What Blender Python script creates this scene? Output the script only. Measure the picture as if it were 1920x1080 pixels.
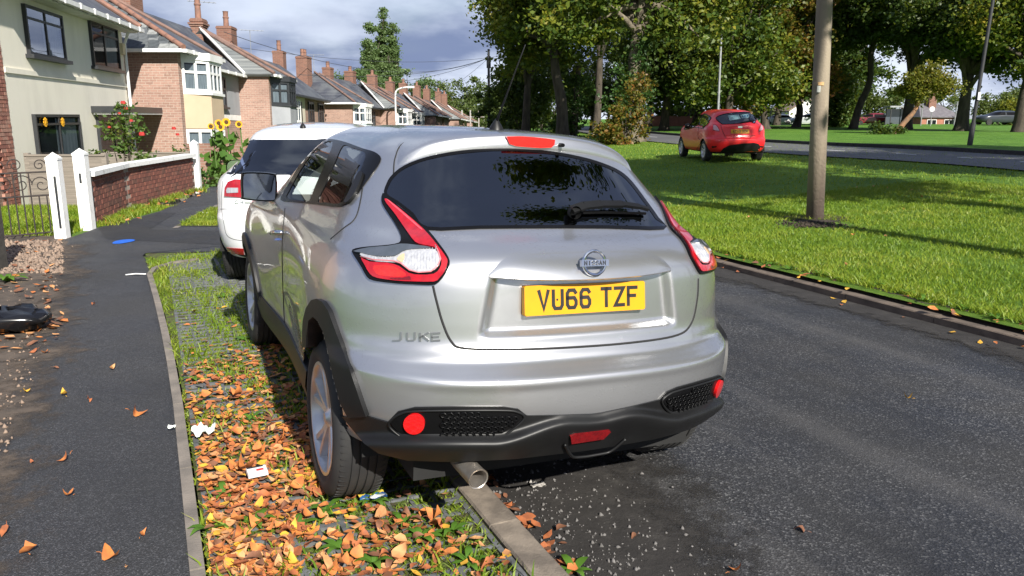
import bpy, bmesh, math, random
import numpy as np
from mathutils import Vector, Matrix, Quaternion
from mathutils.bvhtree import BVHTree
from mathutils.geometry import delaunay_2d_cdt
for o in list(bpy.data.objects): bpy.data.objects.remove(o)
SC = bpy.context.scene
COL = SC.collection
R = math.radians
# ------------------------------------------------------------------ camera
F, PITCH, H = 1483.5, .2134, 1.652          # focal length in photo pixels, downward pitch, eye height
cd = bpy.data.cameras.new('Camera'); cam = bpy.data.objects.new('Camera', cd); COL.objects.link(cam)
cam.location = (0, 0, H); cam.rotation_euler = (math.pi/2 - PITCH, 0, 0)
cd.sensor_width = 36; cd.lens = F/1920*36; cd.clip_start = .05; cd.clip_end = 3000
SC.camera = cam
SC.render.resolution_x, SC.render.resolution_y = 1024, 576
# ------------------------------------------------------------------ light
SUN_AZ, SUN_EL = R(25.5), R(33.5)               # to the right of straight behind the camera
sdir = Vector((math.sin(SUN_AZ)*math.cos(SUN_EL), -math.cos(SUN_AZ)*math.cos(SUN_EL), math.sin(SUN_EL)))
sl = bpy.data.lights.new('sun', 'SUN'); sl.energy = 5.0; sl.angle = R(.6); sl.color = (1, .95, .86)
so = bpy.data.objects.new('sun', sl); COL.objects.link(so); so.location = sdir*60
so.rotation_euler = (-sdir).to_track_quat('-Z', 'Y').to_euler()
W = bpy.data.worlds.new('World'); SC.world = W; W.use_nodes = True
wt = W.node_tree; wt.nodes.clear()
def wn(t, **k):
    n = wt.nodes.new(t)
    for a, b in k.items(): setattr(n, a, b)
    return n
wl = wt.links.new
sky = wn('ShaderNodeTexSky', sky_type='NISHITA', sun_disc=False)
sky.sun_elevation = SUN_EL; sky.sun_rotation = math.pi - SUN_AZ; sky.air_density = 1.2; sky.dust_density = .6; sky.ozone_density = 2
tc = wn('ShaderNodeTexCoord'); sep = wn('ShaderNodeSeparateXYZ'); wl(tc.outputs['Generated'], sep.inputs[0])
zz = wn('ShaderNodeMath', operation='ADD'); wl(sep.outputs['Z'], zz.inputs[0]); zz.inputs[1].default_value = .28
zc = wn('ShaderNodeMath', operation='MAXIMUM'); wl(zz.outputs[0], zc.inputs[0]); zc.inputs[1].default_value = .05
dx = wn('ShaderNodeMath', operation='DIVIDE'); wl(sep.outputs['X'], dx.inputs[0]); wl(zc.outputs[0], dx.inputs[1])
dy = wn('ShaderNodeMath', operation='DIVIDE'); wl(sep.outputs['Y'], dy.inputs[0]); wl(zc.outputs[0], dy.inputs[1])
cmb = wn('ShaderNodeCombineXYZ'); wl(dx.outputs[0], cmb.inputs[0]); wl(dy.outputs[0], cmb.inputs[1]); cmb.inputs[2].default_value = 3.7
def cloud(scale, detail, lo, hi, off):
    mp = wn('ShaderNodeMapping'); wl(cmb.outputs[0], mp.inputs[0]); mp.inputs['Location'].default_value = off
    n = wn('ShaderNodeTexNoise'); wl(mp.outputs[0], n.inputs['Vector']); n.inputs['Scale'].default_value = scale
    n.inputs['Detail'].default_value = detail; n.inputs['Roughness'].default_value = .52
    r = wn('ShaderNodeMapRange'); wl(n.outputs['Fac'], r.inputs[0]); r.inputs[1].default_value = lo; r.inputs[2].default_value = hi
    r.interpolation_type = 'SMOOTHSTEP'; return r.outputs[0]
m_cov = cloud(.55, 5, .22, .42, (3.1, 1.3, 0)); m_lit = cloud(1.05, 8, .47, .64, (.6, 2.2, 0))
def mixc(f, a, b):
    m = wn('ShaderNodeMix', data_type='RGBA'); wl(f, m.inputs[0])
    for s, v in ((6, a), (7, b)):
        if isinstance(v, tuple): m.inputs[s].default_value = v
        else: wl(v, m.inputs[s])
    return m.outputs[2]
ccol = mixc(m_lit, (2.6, 3.3, 5.4, 1), (7.4, 8.4, 10.4, 1))
lowr = wn('ShaderNodeMapRange'); wl(sep.outputs['Z'], lowr.inputs[0]); lowr.interpolation_type = 'SMOOTHSTEP'
for i_, v_ in ((1, .02), (2, .20), (3, 1.), (4, 0.)): lowr.inputs[i_].default_value = v_
lowm = wn('ShaderNodeMath', operation='MULTIPLY'); wl(lowr.outputs[0], lowm.inputs[0]); wl(cloud(1.7, 6, .36, .60, (5.2, .4, 0)), lowm.inputs[1])
ccol = mixc(lowm.outputs[0], ccol, (10.0, 10.9, 12.6, 1))     # bright cloud bank low over the horizon all round
skyc = mixc(m_cov, sky.outputs[0], ccol)
bg = wn('ShaderNodeBackground'); wl(skyc, bg.inputs[0]); bg.inputs[1].default_value = .051
wo = wn('ShaderNodeOutputWorld'); wl(bg.outputs[0], wo.inputs[0])
vs = SC.view_settings; vs.view_transform = 'Standard'; vs.look = 'None'; vs.gamma = 1; vs.exposure = .86; vs.use_curve_mapping = False
try:
    SC.cycles.max_bounces = 8; SC.cycles.transparent_max_bounces = 12
except Exception: pass
# ------------------------------------------------------------------ pixel helpers (1920x1080 photo pixels)
def ray(u, v):
    a = (u-960)/F; b = (v-540)/F
    return Vector((a, math.cos(PITCH)-b*math.sin(PITCH), -math.sin(PITCH)-b*math.cos(PITCH)))
def gp(u, v, z=0.):
    d = ray(u, v); t = (z-H)/d.z; return Vector((0, 0, H)) + d*t
def at(u, v, Y):
    d = ray(u, v); return Vector((0, 0, H)) + d*(Y/d.y)
# ------------------------------------------------------------------ materials
MATS = {}
def newmat(name):
    m = bpy.data.materials.new(name); m.use_nodes = True; MATS[name] = m
    nt = m.node_tree; b = nt.nodes['Principled BSDF']; return m, nt, b
def setp(b, **k):
    al = dict(col='Base Color', rough='Roughness', metal='Metallic', coat='Coat Weight', coatr='Coat Roughness', spec='Specular IOR Level',
              trans='Transmission Weight', ior='IOR', alpha='Alpha', emis='Emission Color', emiss='Emission Strength', sub='Subsurface Weight', sheen='Sheen Weight')
    for a, v in k.items():
        if a in ('col', 'emis') and len(v) == 3: v = (*v, 1)
        b.inputs[al[a]].default_value = v
def noise(nt, scale, detail=4, coord='Object', rough=.55, sc=None):
    t = nt.nodes.new('ShaderNodeTexCoord'); n = nt.nodes.new('ShaderNodeTexNoise')
    v = t.outputs[coord]
    if sc:
        mp = nt.nodes.new('ShaderNodeMapping'); nt.links.new(v, mp.inputs[0]); mp.inputs['Scale'].default_value = sc; v = mp.outputs[0]
    nt.links.new(v, n.inputs['Vector']); n.inputs['Scale'].default_value = scale
    n.inputs['Detail'].default_value = detail; n.inputs['Roughness'].default_value = rough
    return n.outputs['Fac']
def ramp(nt, fac, stops):
    r = nt.nodes.new('ShaderNodeValToRGB'); nt.links.new(fac, r.inputs[0]); e = r.color_ramp.elements
    while len(e) < len(stops): e.new(.5)
    for el, (p, c) in zip(e, stops): el.position = p; el.color = (*c, 1) if len(c) == 3 else c
    return r.outputs[0]
def mix(nt, fac, a, b, blend='MIX'):
    m = nt.nodes.new('ShaderNodeMix'); m.data_type = 'RGBA'; m.blend_type = blend
    for s, v in ((0, fac), (6, a), (7, b)):
        if isinstance(v, (int, float)): m.inputs[s].default_value = v
        elif isinstance(v, tuple): m.inputs[s].default_value = (*v, 1) if len(v) == 3 else v
        else: nt.links.new(v, m.inputs[s])
    return m.outputs[2]
def maprange(nt, f, a, b, c=0., d=1.):
    r = nt.nodes.new('ShaderNodeMapRange'); nt.links.new(f, r.inputs[0])
    for i, v in enumerate((a, b, c, d)): r.inputs[i+1].default_value = v
    return r.outputs[0]
def bump(nt, b, h, strength=.3, dist=.01, prev=None):
    n = nt.nodes.new('ShaderNodeBump'); nt.links.new(h, n.inputs['Height'])
    n.inputs['Strength'].default_value = strength; n.inputs['Distance'].default_value = dist
    if prev is not None: nt.links.new(prev, n.inputs['Normal'])
    nt.links.new(n.outputs[0], b.inputs['Normal']); return n.outputs[0]
def M(name, c1, c2=None, scale=8, rough=.7, bs=None, bstr=.25, bdist=.01, detail=4, lo=.35, hi=.65, sc=None, rvar=0, **k):
    """plain procedural material: two tones mixed by noise, optional fine bump"""
    if name in MATS: return MATS[name]
    m, nt, b = newmat(name); setp(b, col=c1, rough=rough, **k)
    if c2 is None: c2 = tuple(x*.8 for x in c1)
    f = noise(nt, scale, detail, sc=sc)
    nt.links.new(ramp(nt, f, [(lo, c1), (hi, c2)]), b.inputs['Base Color'])
    if rvar: nt.links.new(maprange(nt, noise(nt, scale*.7, 3), .3, .7, rough-rvar, rough+rvar), b.inputs['Roughness'])
    if bs: bump(nt, b, noise(nt, bs, 5), bstr, bdist)
    return m
def objrand(nt):
    o = nt.nodes.new('ShaderNodeObjectInfo'); return o.outputs['Random']
# ------------------------------------------------------------------ meshes and objects
class MB:
    """collects faces of one mesh"""
    def __init__(s): s.v = []; s.f = []; s.m = []
    def add(s, vs, fs, mi=0):
        n = len(s.v); s.v += [tuple(v) for v in vs]; s.f += [tuple(i+n for i in f) for f in fs]; s.m += [mi]*len(fs); return s
    def box(s, c, d, mi=0, rz=0., mat=None, top=1.):
        x, y, z = (a/2 for a in d); P = []
        for zz in (-z, z):
            k = top if zz > 0 else 1.
            P += [(-x*k, -y*k, zz), (x*k, -y*k, zz), (x*k, y*k, zz), (-x*k, y*k, zz)]
        if mat is None: mat = Matrix.Rotation(rz, 3, 'Z')
        P = [Vector(c) + mat @ Vector(p) for p in P]
        return s.add(P, [(0, 3, 2, 1), (4, 5, 6, 7), (0, 1, 5, 4), (1, 2, 6, 5), (2, 3, 7, 6), (3, 0, 4, 7)], mi)
    def bar(s, a, b, w, h, mi=0, up=Vector((0, 0, 1))):
        a = Vector(a); b = Vector(b); d = b-a; L = d.length; d.normalize()
        x = d.cross(up)
        if x.length < 1e-4: x = d.cross(Vector((0, 1, 0)))
        x.normalize(); z = x.cross(d)
        return s.box((a+b)/2, (w, L, h), mi, mat=Matrix((x, d, z)).transposed())
    def tube(s, pts, r, n=8, mi=0, caps=True, closed=False):
        pts = [Vector(p) for p in pts]; N = len(pts); rr = r if isinstance(r, (list, tuple)) else [r]*N
        base = len(s.v); prev = None
        for i, p in enumerate(pts):
            if closed: t = pts[(i+1) % N]-pts[i-1]
            else: t = pts[min(i+1, N-1)]-pts[max(i-1, 0)]
            t.normalize()
            if prev is None:
                a = t.orthogonal().normalized()
            else:
                a = prev - t*prev.dot(t); a = a.normalized() if a.length > 1e-6 else t.orthogonal().normalized()
            prev = a; b = t.cross(a)
            for j in range(n):
                q = 2*math.pi*j/n; s.v.append(tuple(p + (a*math.cos(q)+b*math.sin(q))*rr[i]))
        M_ = N if closed else N-1
        for i in range(M_):
            for j in range(n):
                k = (i+1) % N
                s.f.append((base+i*n+j, base+i*n+(j+1) % n, base+k*n+(j+1) % n, base+k*n+j)); s.m.append(mi)
        if caps and not closed:
            s.f.append(tuple(base+j for j in range(n))[::-1]); s.m.append(mi)
            s.f.append(tuple(base+(N-1)*n+j for j in range(n))); s.m.append(mi)
        return s
    def prism(s, poly, fn, t0, t1, mi=0):
        """poly 2D -> fn(a,b,t) gives 3D; extruded from t0 to t1"""
        n = len(poly); P = [fn(a, b, t0) for a, b in poly]+[fn(a, b, t1) for a, b in poly]
        return s.add(P, [tuple(range(n))[::-1], tuple(range(n, 2*n))]+[(i, (i+1) % n, n+(i+1) % n, n+i) for i in range(n)], mi)
    def lathe(s, prof, n=24, axis='Z', c=(0, 0, 0), mi=0, arc=2*math.pi):
        base = len(s.v); c = Vector(c); full = abs(arc-2*math.pi) < 1e-6; nn = n if full else n+1
        for (r, h) in prof:
            for j in range(nn):
                q = arc*j/n; x, y = r*math.cos(q), r*math.sin(q)
                p = Vector((x, y, h)) if axis == 'Z' else (Vector((h, x, y)) if axis == 'X' else Vector((y, h, x)))
                s.v.append(tuple(c+p))
        for i in range(len(prof)-1):
            for j in range(n):
                k = (j+1) % nn
                s.f.append((base+i*nn+j, base+i*nn+k, base+(i+1)*nn+k, base+(i+1)*nn+j)); s.m.append(mi)
        return s
    def mesh(s, name, mats, smooth=False, recalc=True):
        me = bpy.data.meshes.new(name); me.from_pydata(s.v, [], s.f)
        for m in mats: me.materials.append(m)
        if any(s.m): me.polygons.foreach_set('material_index', s.m)
        if recalc and len(s.f) < 60000:
            bm = bmesh.new(); bm.from_mesh(me); bmesh.ops.recalc_face_normals(bm, faces=bm.faces); bm.to_mesh(me); bm.free()
        if smooth:
            if smooth is True: me.polygons.foreach_set('use_smooth', [True]*len(me.polygons))
            else: sharp(me, smooth)
        me.update(); return me
def sharp(me, deg):
    me.polygons.foreach_set('use_smooth', [True]*len(me.polygons))
    bm = bmesh.new(); bm.from_mesh(me); a = R(deg)
    for e in bm.edges:
        if len(e.link_faces) == 2 and e.calc_face_angle(0) > a: e.smooth = False
    bm.to_mesh(me); bm.free()
def obj(name, me, mats=None, parent=None, smooth=False, loc=None, rot=None):
    if isinstance(me, MB):
        me = me.mesh(name, mats if isinstance(mats, (list, tuple)) else [mats], smooth)
    o = bpy.data.objects.new(name, me); COL.objects.link(o)
    if parent: o.parent = parent
    if loc is not None: o.location = loc
    if rot is not None: o.rotation_euler = rot
    return o
def tag(o, label=None, cat=None, group=None, kind=None):
    if label: o['label'] = label
    if cat: o['category'] = cat
    if group: o['group'] = group
    if kind: o['kind'] = kind
    return o
def thing(name, label, cat, loc=(0, 0, 0), rz=0., group=None):
    o = bpy.data.objects.new(name, None); COL.objects.link(o); o.location = loc; o.rotation_euler = (0, 0, rz)
    o.empty_display_size = .3
    return tag(o, label, cat, group)
def copy_tree(o, parent=None):
    c = o.copy(); COL.objects.link(c); c.parent = parent
    for ch in list(o.children): copy_tree(ch, c)
    return c
def np_mesh(name, V, Fc, mat, mi=None, smooth=False):
    """fast mesh from numpy arrays, Fc (n,3) or (n,4)"""
    me = bpy.data.meshes.new(name); n, k = Fc.shape
    me.vertices.add(len(V)); me.vertices.foreach_set('co', np.asarray(V, np.float32).ravel())
    me.loops.add(n*k); me.loops.foreach_set('vertex_index', Fc.ravel().astype(np.int32))
    me.polygons.add(n); me.polygons.foreach_set('loop_start', np.arange(0, n*k, k, dtype=np.int32))
    try: me.polygons.foreach_set('loop_total', np.full(n, k, np.int32))
    except Exception: pass
    for m in (mat if isinstance(mat, list) else [mat]): me.materials.append(m)
    if mi is not None: me.polygons.foreach_set('material_index', np.asarray(mi, np.int32))
    if smooth: me.polygons.foreach_set('use_smooth', np.ones(n, bool))
    me.update(calc_edges=True); me.validate(); return me
def spline(keys, n):
    """Catmull-Rom resampling of rows of numbers"""
    K = np.array(keys, float); m = len(K); out = []
    t = np.linspace(0, m-1, n)
    for q in t:
        i = min(int(q), m-2); u = q-i
        p0, p1, p2, p3 = K[max(i-1, 0)], K[i], K[i+1], K[min(i+2, m-1)]
        out.append(.5*((2*p1)+(-p0+p2)*u+(2*p0-5*p1+4*p2-p3)*u*u+(-p0+3*p1-3*p2+p3)*u**3))
    return np.array(out)
def closed_spline(pts, per=4):
    P = [np.array(p, float) for p in pts]; n = len(P); out = []
    for i in range(n):
        p0, p1, p2, p3 = P[i-1], P[i], P[(i+1) % n], P[(i+2) % n]
        for k in range(per):
            u = k/per; out.append(.5*((2*p1)+(-p0+p2)*u+(2*p0-5*p1+4*p2-p3)*u*u+(-p0+3*p1-3*p2+p3)*u**3))
    return out
# stroke lettering: each glyph is a list of polylines in a 0..1 box
GLY = {
 'V': [[(0, 1), (.5, 0), (1, 1)]], 'U': [[(0, 1), (0, .18), (.18, 0), (.82, 0), (1, .18), (1, 1)]],
 '6': [[(.95, .86), (.78, 1), (.22, 1), (0, .82), (0, .18), (.2, 0), (.8, 0), (1, .18), (1, .38), (.8, .56), (0, .56)]],
 'T': [[(0, 1), (1, 1)], [(.5, 1), (.5, 0)]], 'Z': [[(0, 1), (1, 1), (0, 0), (1, 0)]], 'F': [[(1, 1), (0, 1), (0, 0)], [(0, .52), (.8, .52)]],
 'A': [[(0, 0), (.5, 1), (1, 0)], [(.2, .33), (.8, .33)]], 'Y': [[(0, 1), (.5, .5), (1, 1)], [(.5, .5), (.5, 0)]],
 '1': [[(.5, 0), (.5, 1)]], '3': [[(.05, .86), (.25, 1), (.8, 1), (1, .85), (1, .65), (.8, .53), (.4, .53)], [(.8, .53), (1, .4), (1, .15), (.8, 0), (.2, 0), (0, .14)]],
 'X': [[(0, 0), (1, 1)], [(0, 1), (1, 0)]], 'O': [[(0, .18), (0, .82), (.2, 1), (.8, 1), (1, .82), (1, .18), (.8, 0), (.2, 0), (0, .18)]],
 'K': [[(0, 0), (0, 1)], [(1, 1), (0, .45)], [(.3, .62), (1, 0)]], 'N': [[(0, 0), (0, 1), (1, 0), (1, 1)]], 'I': [[(.5, 0), (.5, 1)]],
 'S': [[(1, .85), (.8, 1), (.2, 1), (0, .85), (0, .65), (.2, .53), (.8, .47), (1, .35), (1, .15), (.8, 0), (.2, 0), (0, .15)]],
 'J': [[(1, 1), (1, .18), (.8, 0), (0, 0)]], 'E': [[(1, 1), (0, 1), (0, 0), (1, 0)], [(0, .5), (.85, .5)]],
 'C': [[(1, .85), (.8, 1), (.2, 1), (0, .82), (0, .18), (.2, 0), (.8, 0), (1, .15)]], '4': [[(.75, 0), (.75, 1), (0, .3), (1, .3)]],
}
def glyph_strokes(ch, x, y, w, h, t, fn, mb, th, mi=0):
    """fn(a,b,d): plane coords + height -> 3D"""
    for pl in GLY[ch]:
        pts = [(x+a*w, y+b*h) for a, b in pl]; n = len(pts); L = []; Rr = []
        for i, p in enumerate(pts):
            d0 = np.array(p)-np.array(pts[i-1]) if i else None
            d1 = np.array(pts[i+1])-np.array(p) if i < n-1 else None
            ds = [d/np.linalg.norm(d) for d in (d0, d1) if d is not None]
            d = sum(ds); d = d/np.linalg.norm(d); c = max(.5, abs(float(d@ds[0]))); nn = np.array((-d[1], d[0]))*t/2/c
            e = np.zeros(2)
            if i == 0: e = -ds[0]*t*.45
            if i == n-1: e = ds[0]*t*.45
            L.append(np.array(p)+nn+e); Rr.append(np.array(p)-nn+e)
        P = [fn(a, b, th) for a, b in L]+[fn(a, b, th) for a, b in Rr]+[fn(a, b, 0) for a, b in L]+[fn(a, b, 0) for a, b in Rr]
        fs = []
        for i in range(n-1):
            fs += [(i, i+1, n+i+1, n+i), (i+1, i, 2*n+i, 2*n+i+1), (n+i, n+i+1, 3*n+i+1, 3*n+i)]
        fs += [(0, n, 3*n, 2*n), (n-1, 3*n-1, 4*n-1, 2*n-1)]
        mb.add(P, fs, mi)
# ================================================================== ground, road, verge, path
UL = Vector((-math.sin(.425), math.cos(.425), 0)); NR = Vector((math.cos(.425), math.sin(.425), 0))   # along the near road, and to its right
K0 = Vector((.06, 2.49, 0))                                  # a point on the near kerb's verge-side edge
def rp(s, d, z=0.): p = K0+UL*s+NR*d; return Vector((p.x, p.y, z))
def bend(s):                                                 # the road swings right beyond the white car
    return 0 if s < 9 else .018*(s-9)**2 if s < 21 else .018*144+.432*(s-21)
def rq(s, d, z=0.): return rp(s, d+bend(s), z)
RW = 4.62                                                    # road width
def lawn_z(x, y):
    p = Vector((x, y, 0))-K0; d = p.dot(NR)-RW-.3; s = p.dot(UL); d -= bend(max(s, -20))
    return .10+.32*float(sst_(d, 0, 11))
def sst_(x, a, b):
    t = min(1, max(0, (x-a)/(b-a))); return t*t*(3-2*t)
def left_z(y): return .075-.5*sst_(y, 13.5, 18)-.040*max(0, y-18)
# asphalt: dark binder with pale and dark aggregate, worn and dusty patches, damp sheen
def asphalt(name, base, chip, damp=.5, dust=None, cs=150, streak=False):
    m, nt, b = newmat(name)
    t = nt.nodes.new('ShaderNodeTexCoord'); v = nt.nodes.new('ShaderNodeTexVoronoi'); nt.links.new(t.outputs['Object'], v.inputs['Vector']); v.inputs['Scale'].default_value = cs
    sepc = nt.nodes.new('ShaderNodeSeparateColor'); nt.links.new(v.outputs['Color'], sepc.inputs[0])
    c = ramp(nt, sepc.outputs[0], [(0, tuple(x*.55 for x in base)), (.55, base), (.86, tuple(x*1.9 for x in base)), (1, chip)])
    big = noise(nt, .8, 6); c = mix(nt, maprange(nt, big, .38, .66, 0, .55), c, tuple(x*.55 for x in base))
    if dust is not None: c = mix(nt, maprange(nt, noise(nt, .45, 7, rough=.62), .50, .64, 0, .62), c, dust)
    if streak:                                 # tyre-worn and dusty bands that follow the road
        tcs = nt.nodes.new('ShaderNodeTexCoord'); mp = nt.nodes.new('ShaderNodeMapping'); nt.links.new(tcs.outputs['Object'], mp.inputs[0]); mp.inputs['Rotation'].default_value = (0, 0, -.425)
        mp2 = nt.nodes.new('ShaderNodeMapping'); nt.links.new(mp.outputs[0], mp2.inputs[0]); mp2.inputs['Scale'].default_value = (2.6, .16, 1)
        ns = nt.nodes.new('ShaderNodeTexNoise'); nt.links.new(mp2.outputs[0], ns.inputs['Vector']); ns.inputs['Scale'].default_value = 1.; ns.inputs['Detail'].default_value = 7
        c = mix(nt, maprange(nt, ns.outputs['Fac'], .52, .68, 0, .50), c, (.075, .072, .070)); c = mix(nt, maprange(nt, ns.outputs['Fac'], .46, .34, 0, .6), c, (.014, .014, .015))
    nt.links.new(c, b.inputs['Base Color'])
    nt.links.new(maprange(nt, noise(nt, 1.3, 5), .35, .65, damp, .88), b.inputs['Roughness'])
    bump(nt, b, v.outputs['Distance'], .55, .006); return m
M_road = asphalt('road_asphalt', (.028, .028, .030), (.14, .14, .14), .45, cs=120, streak=True)
M_path = asphalt('path_asphalt', (.033, .034, .037), (.13, .13, .14), .5, cs=210)
M_patch = asphalt('tarmac_repair', (.022, .022, .024), (.08, .08, .08), .5, cs=210)
M_broad = M('far_road_asphalt', (.105, .105, .11), (.085, .085, .09), .5, .75)
M_dirt = M('brown_grit', (.115, .085, .062), (.050, .040, .032), 5, .9, bs=70, bstr=.6, bdist=.01, detail=8)
M_soil = M('soil', (.050, .036, .024), (.024, .018, .012), 7, .95, bs=45, bstr=.8, bdist=.02, detail=8)
M_kerb = M('kerb_concrete', (.24, .20, .16), (.12, .10, .082), 9, .9, bs=110, bstr=.5, bdist=.006, detail=8)
M_edge = M('edging_concrete', (.22, .19, .16), (.13, .115, .10), 7, .9, bs=100, bstr=.4, bdist=.005, detail=8)
def turf(name, a, b_, c_, sc=9):
    m, nt, b = newmat(name); setp(b, rough=.85, spec=.2)
    c = ramp(nt, noise(nt, sc, 9, rough=.7), [(.30, a), (.52, b_), (.72, c_)])
    c = mix(nt, maprange(nt, noise(nt, .35, 4), .35, .7, 0, .5), c, tuple(x*1.25 for x in c_))
    nt.links.new(c, b.inputs['Base Color']); bump(nt, b, noise(nt, 60, 6, rough=.8), .9, .04); return m
M_turf = turf('lawn_turf', (.035, .085, .010), (.085, .175, .016), (.15, .24, .03))
M_turf2 = turf('park_turf', (.035, .095, .012), (.075, .175, .020), (.12, .22, .03), 3)
def sheet(name, fn, ns, nt_, mat, smooth=True):
    P = np.array([[fn(i/ns, j/nt_) for j in range(nt_+1)] for i in range(ns+1)], float).reshape(-1, 3); q = []
    I = np.arange((ns+1)*(nt_+1)).reshape(ns+1, nt_+1); Fq_ = np.stack([I[:-1, :-1], I[1:, :-1], I[1:, 1:], I[:-1, 1:]], -1).reshape(-1, 4)
    me = np_mesh(name, P, Fq_, mat, smooth=smooth); at_ = me.attributes.new('edge', 'FLOAT', 'POINT'); at_.data.foreach_set('value', np.tile(np.arange(nt_+1)/nt_, ns+1).astype(np.float32))
    o = obj(name, me); o['kind'] = 'structure'; return o
def lerp(a, b, t): return a+(b-a)*t
def ragged(m, sc=9., amp=2.2, bias=1.15):
    """thin deposits end in a ragged, broken edge"""
    nt = m.node_tree; out = nt.nodes['Material Output']; b = nt.nodes['Principled BSDF']; a = nt.nodes.new('ShaderNodeAttribute'); a.attribute_name = 'edge'
    n = noise(nt, sc, 9, rough=.72); n2 = noise(nt, sc*.22, 3)
    k = nt.nodes.new('ShaderNodeMath'); k.operation = 'MULTIPLY_ADD'; nt.links.new(n, k.inputs[0]); k.inputs[1].default_value = amp; nt.links.new(maprange(nt, a.outputs['Fac'], 0, 1, bias-amp/2, -1.-amp/2+.45), k.inputs[2])
    k2 = nt.nodes.new('ShaderNodeMath'); k2.operation = 'MULTIPLY_ADD'; nt.links.new(n2, k2.inputs[0]); k2.inputs[1].default_value = 1.2; nt.links.new(k.outputs[0], k2.inputs[2])
    f = maprange(nt, k2.outputs[0], .35, .95); t = nt.nodes.new('ShaderNodeBsdfTransparent'); mx = nt.nodes.new('ShaderNodeMixShader')
    nt.links.new(f, mx.inputs[0]); nt.links.new(t.outputs[0], mx.inputs[1]); nt.links.new(b.outputs[0], mx.inputs[2]); nt.links.new(mx.outputs[0], out.inputs[0]); return m
# broad ground to the horizon, lying under every other surface
def gz(x, y):
    p = Vector((x, y, 0))-K0; d = p.dot(NR)-bend(max(-20, min(60, p.dot(UL))))
    if d > RW: return lawn_z(x, y)-.06
    if d < -1: return left_z(y)-.10-1.2*0
    return min(-.06, left_z(y)-.10)
sheet('ground', lambda a, b: (lerp(-260, 260, a), lerp(-120, 420, b), gz(lerp(-260, 260, a), lerp(-120, 420, b))-.03), 104, 108, M_turf2)
def srd(s): return min(0, .9*(left_z(K0.y+s*.9)-.075))
road = sheet('road', lambda a, b: rq(lerp(-26, 60, a), lerp(.14, RW+.02, b), srd(lerp(-26, 60, a))), 172, 10, M_road)
# dirt washed along both gutters and the scraped patch of mud behind the silver car
dm, nt, b_ = newmat('gutter_silt'); setp(b_, rough=.9)
c = ramp(nt, noise(nt, 6, 8, rough=.68), [(.3, (.013, .011, .010)), (.55, (.026, .023, .021)), (.78, (.06, .055, .05))]); nt.links.new(c, b_.inputs['Base Color']); bump(nt, b_, noise(nt, 55, 6, rough=.75), .9, .012)
ragged(dm)
random.seed(4)
def wob(s, k, amp): return amp*(math.sin(s*1.7+k)+.6*math.sin(s*4.1+2*k)+.35*math.sin(s*9.3+k*3)+.4*math.sin(s*17.9+k)+.3*math.sin(s*31.7+2*k))
silt = sheet('gutter_silt', lambda a, b: rp(lerp(-2.5, 12, a), lerp(.15, .15+.30+.95*math.exp(-((lerp(-2.5, 12, a)-.55)/.95)**2)+wob(lerp(-2.5, 12, a), 1, .03), b), .003+.009*math.sin(math.pi*b)**.7*(1-.4*b)), 420, 10, dm)
silt2 = sheet('gutter_silt', lambda a, b: rq(lerp(-4, 12, a), lerp(RW-.0, RW-.55+wob(lerp(-4, 12, a), 3, .05), b), .004+.006*math.sin(math.pi*b)), 60, 4, dm)
# kerbs: single stones
def kerbstones(parent, s0, s1, L, d, w, z0, z1, mat, q=rq, seed=1):
    rnd = random.Random(seed); s = s0; meshes = {}
    while s < s1:
        a, b = q(s+.004, d), q(s+L-.004, d); c = (a+b)/2; t = (b-a).normalized(); n = Vector((t.y, -t.x, 0)); hh = z1-z0
        ln = round((b-a).length, 2)
        if ln not in meshes:
            m = MB(); bv = .018
            pr = [(-w/2, z0), (w/2, z0), (w/2, z1-bv), (w/2-bv, z1), (-w/2+.008, z1), (-w/2, z1-.008)]
            for k in range(5):
                y_ = -ln/2+ln*k/4; m.v += [(x_, y_, zz_+rnd.uniform(-.002, .002)) for x_, zz_ in pr]
            np_ = len(pr); m.f = [(k*np_+i, k*np_+(i+1) % np_, (k+1)*np_+(i+1) % np_, (k+1)*np_+i) for k in range(4) for i in range(np_)]+[tuple(range(np_))[::-1], tuple(range(4*np_, 5*np_))]; m.m = [0]*len(m.f)
            meshes[ln] = m.mesh('kerbstone', [mat])
        o = obj('kerbstone', meshes[ln], parent=parent, loc=(c.x, c.y, rnd.uniform(-.004, .004)), rot=(rnd.uniform(-.004, .004), rnd.uniform(-.012, .012), math.atan2(-t.x, t.y)))
        s += L
kroot = thing('kerb', None, None); kroot['kind'] = 'structure'; kerbstones(kroot, -4.2, 10, .915, .075, .135, -.12, .088, M_kerb)
kroot2 = thing('kerb', None, None); kroot2['kind'] = 'structure'; kerbstones(kroot2, -6.2, 24, .915, RW+.08, .14, -.12, .060, M('earthy_kerb', (.15, .115, .088), (.075, .058, .046), 6, .95, bs=90, bstr=.5, bdist=.006, detail=8), seed=3)
sheet('lawn_edge_soil', lambda a, b: rq(lerp(-8, 26, a), lerp(RW+.135, RW+.33+wob(lerp(-8, 26, a), 7, .055), b), lerp(.050, .106, b**.6)), 500, 5, M_soil)
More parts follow.
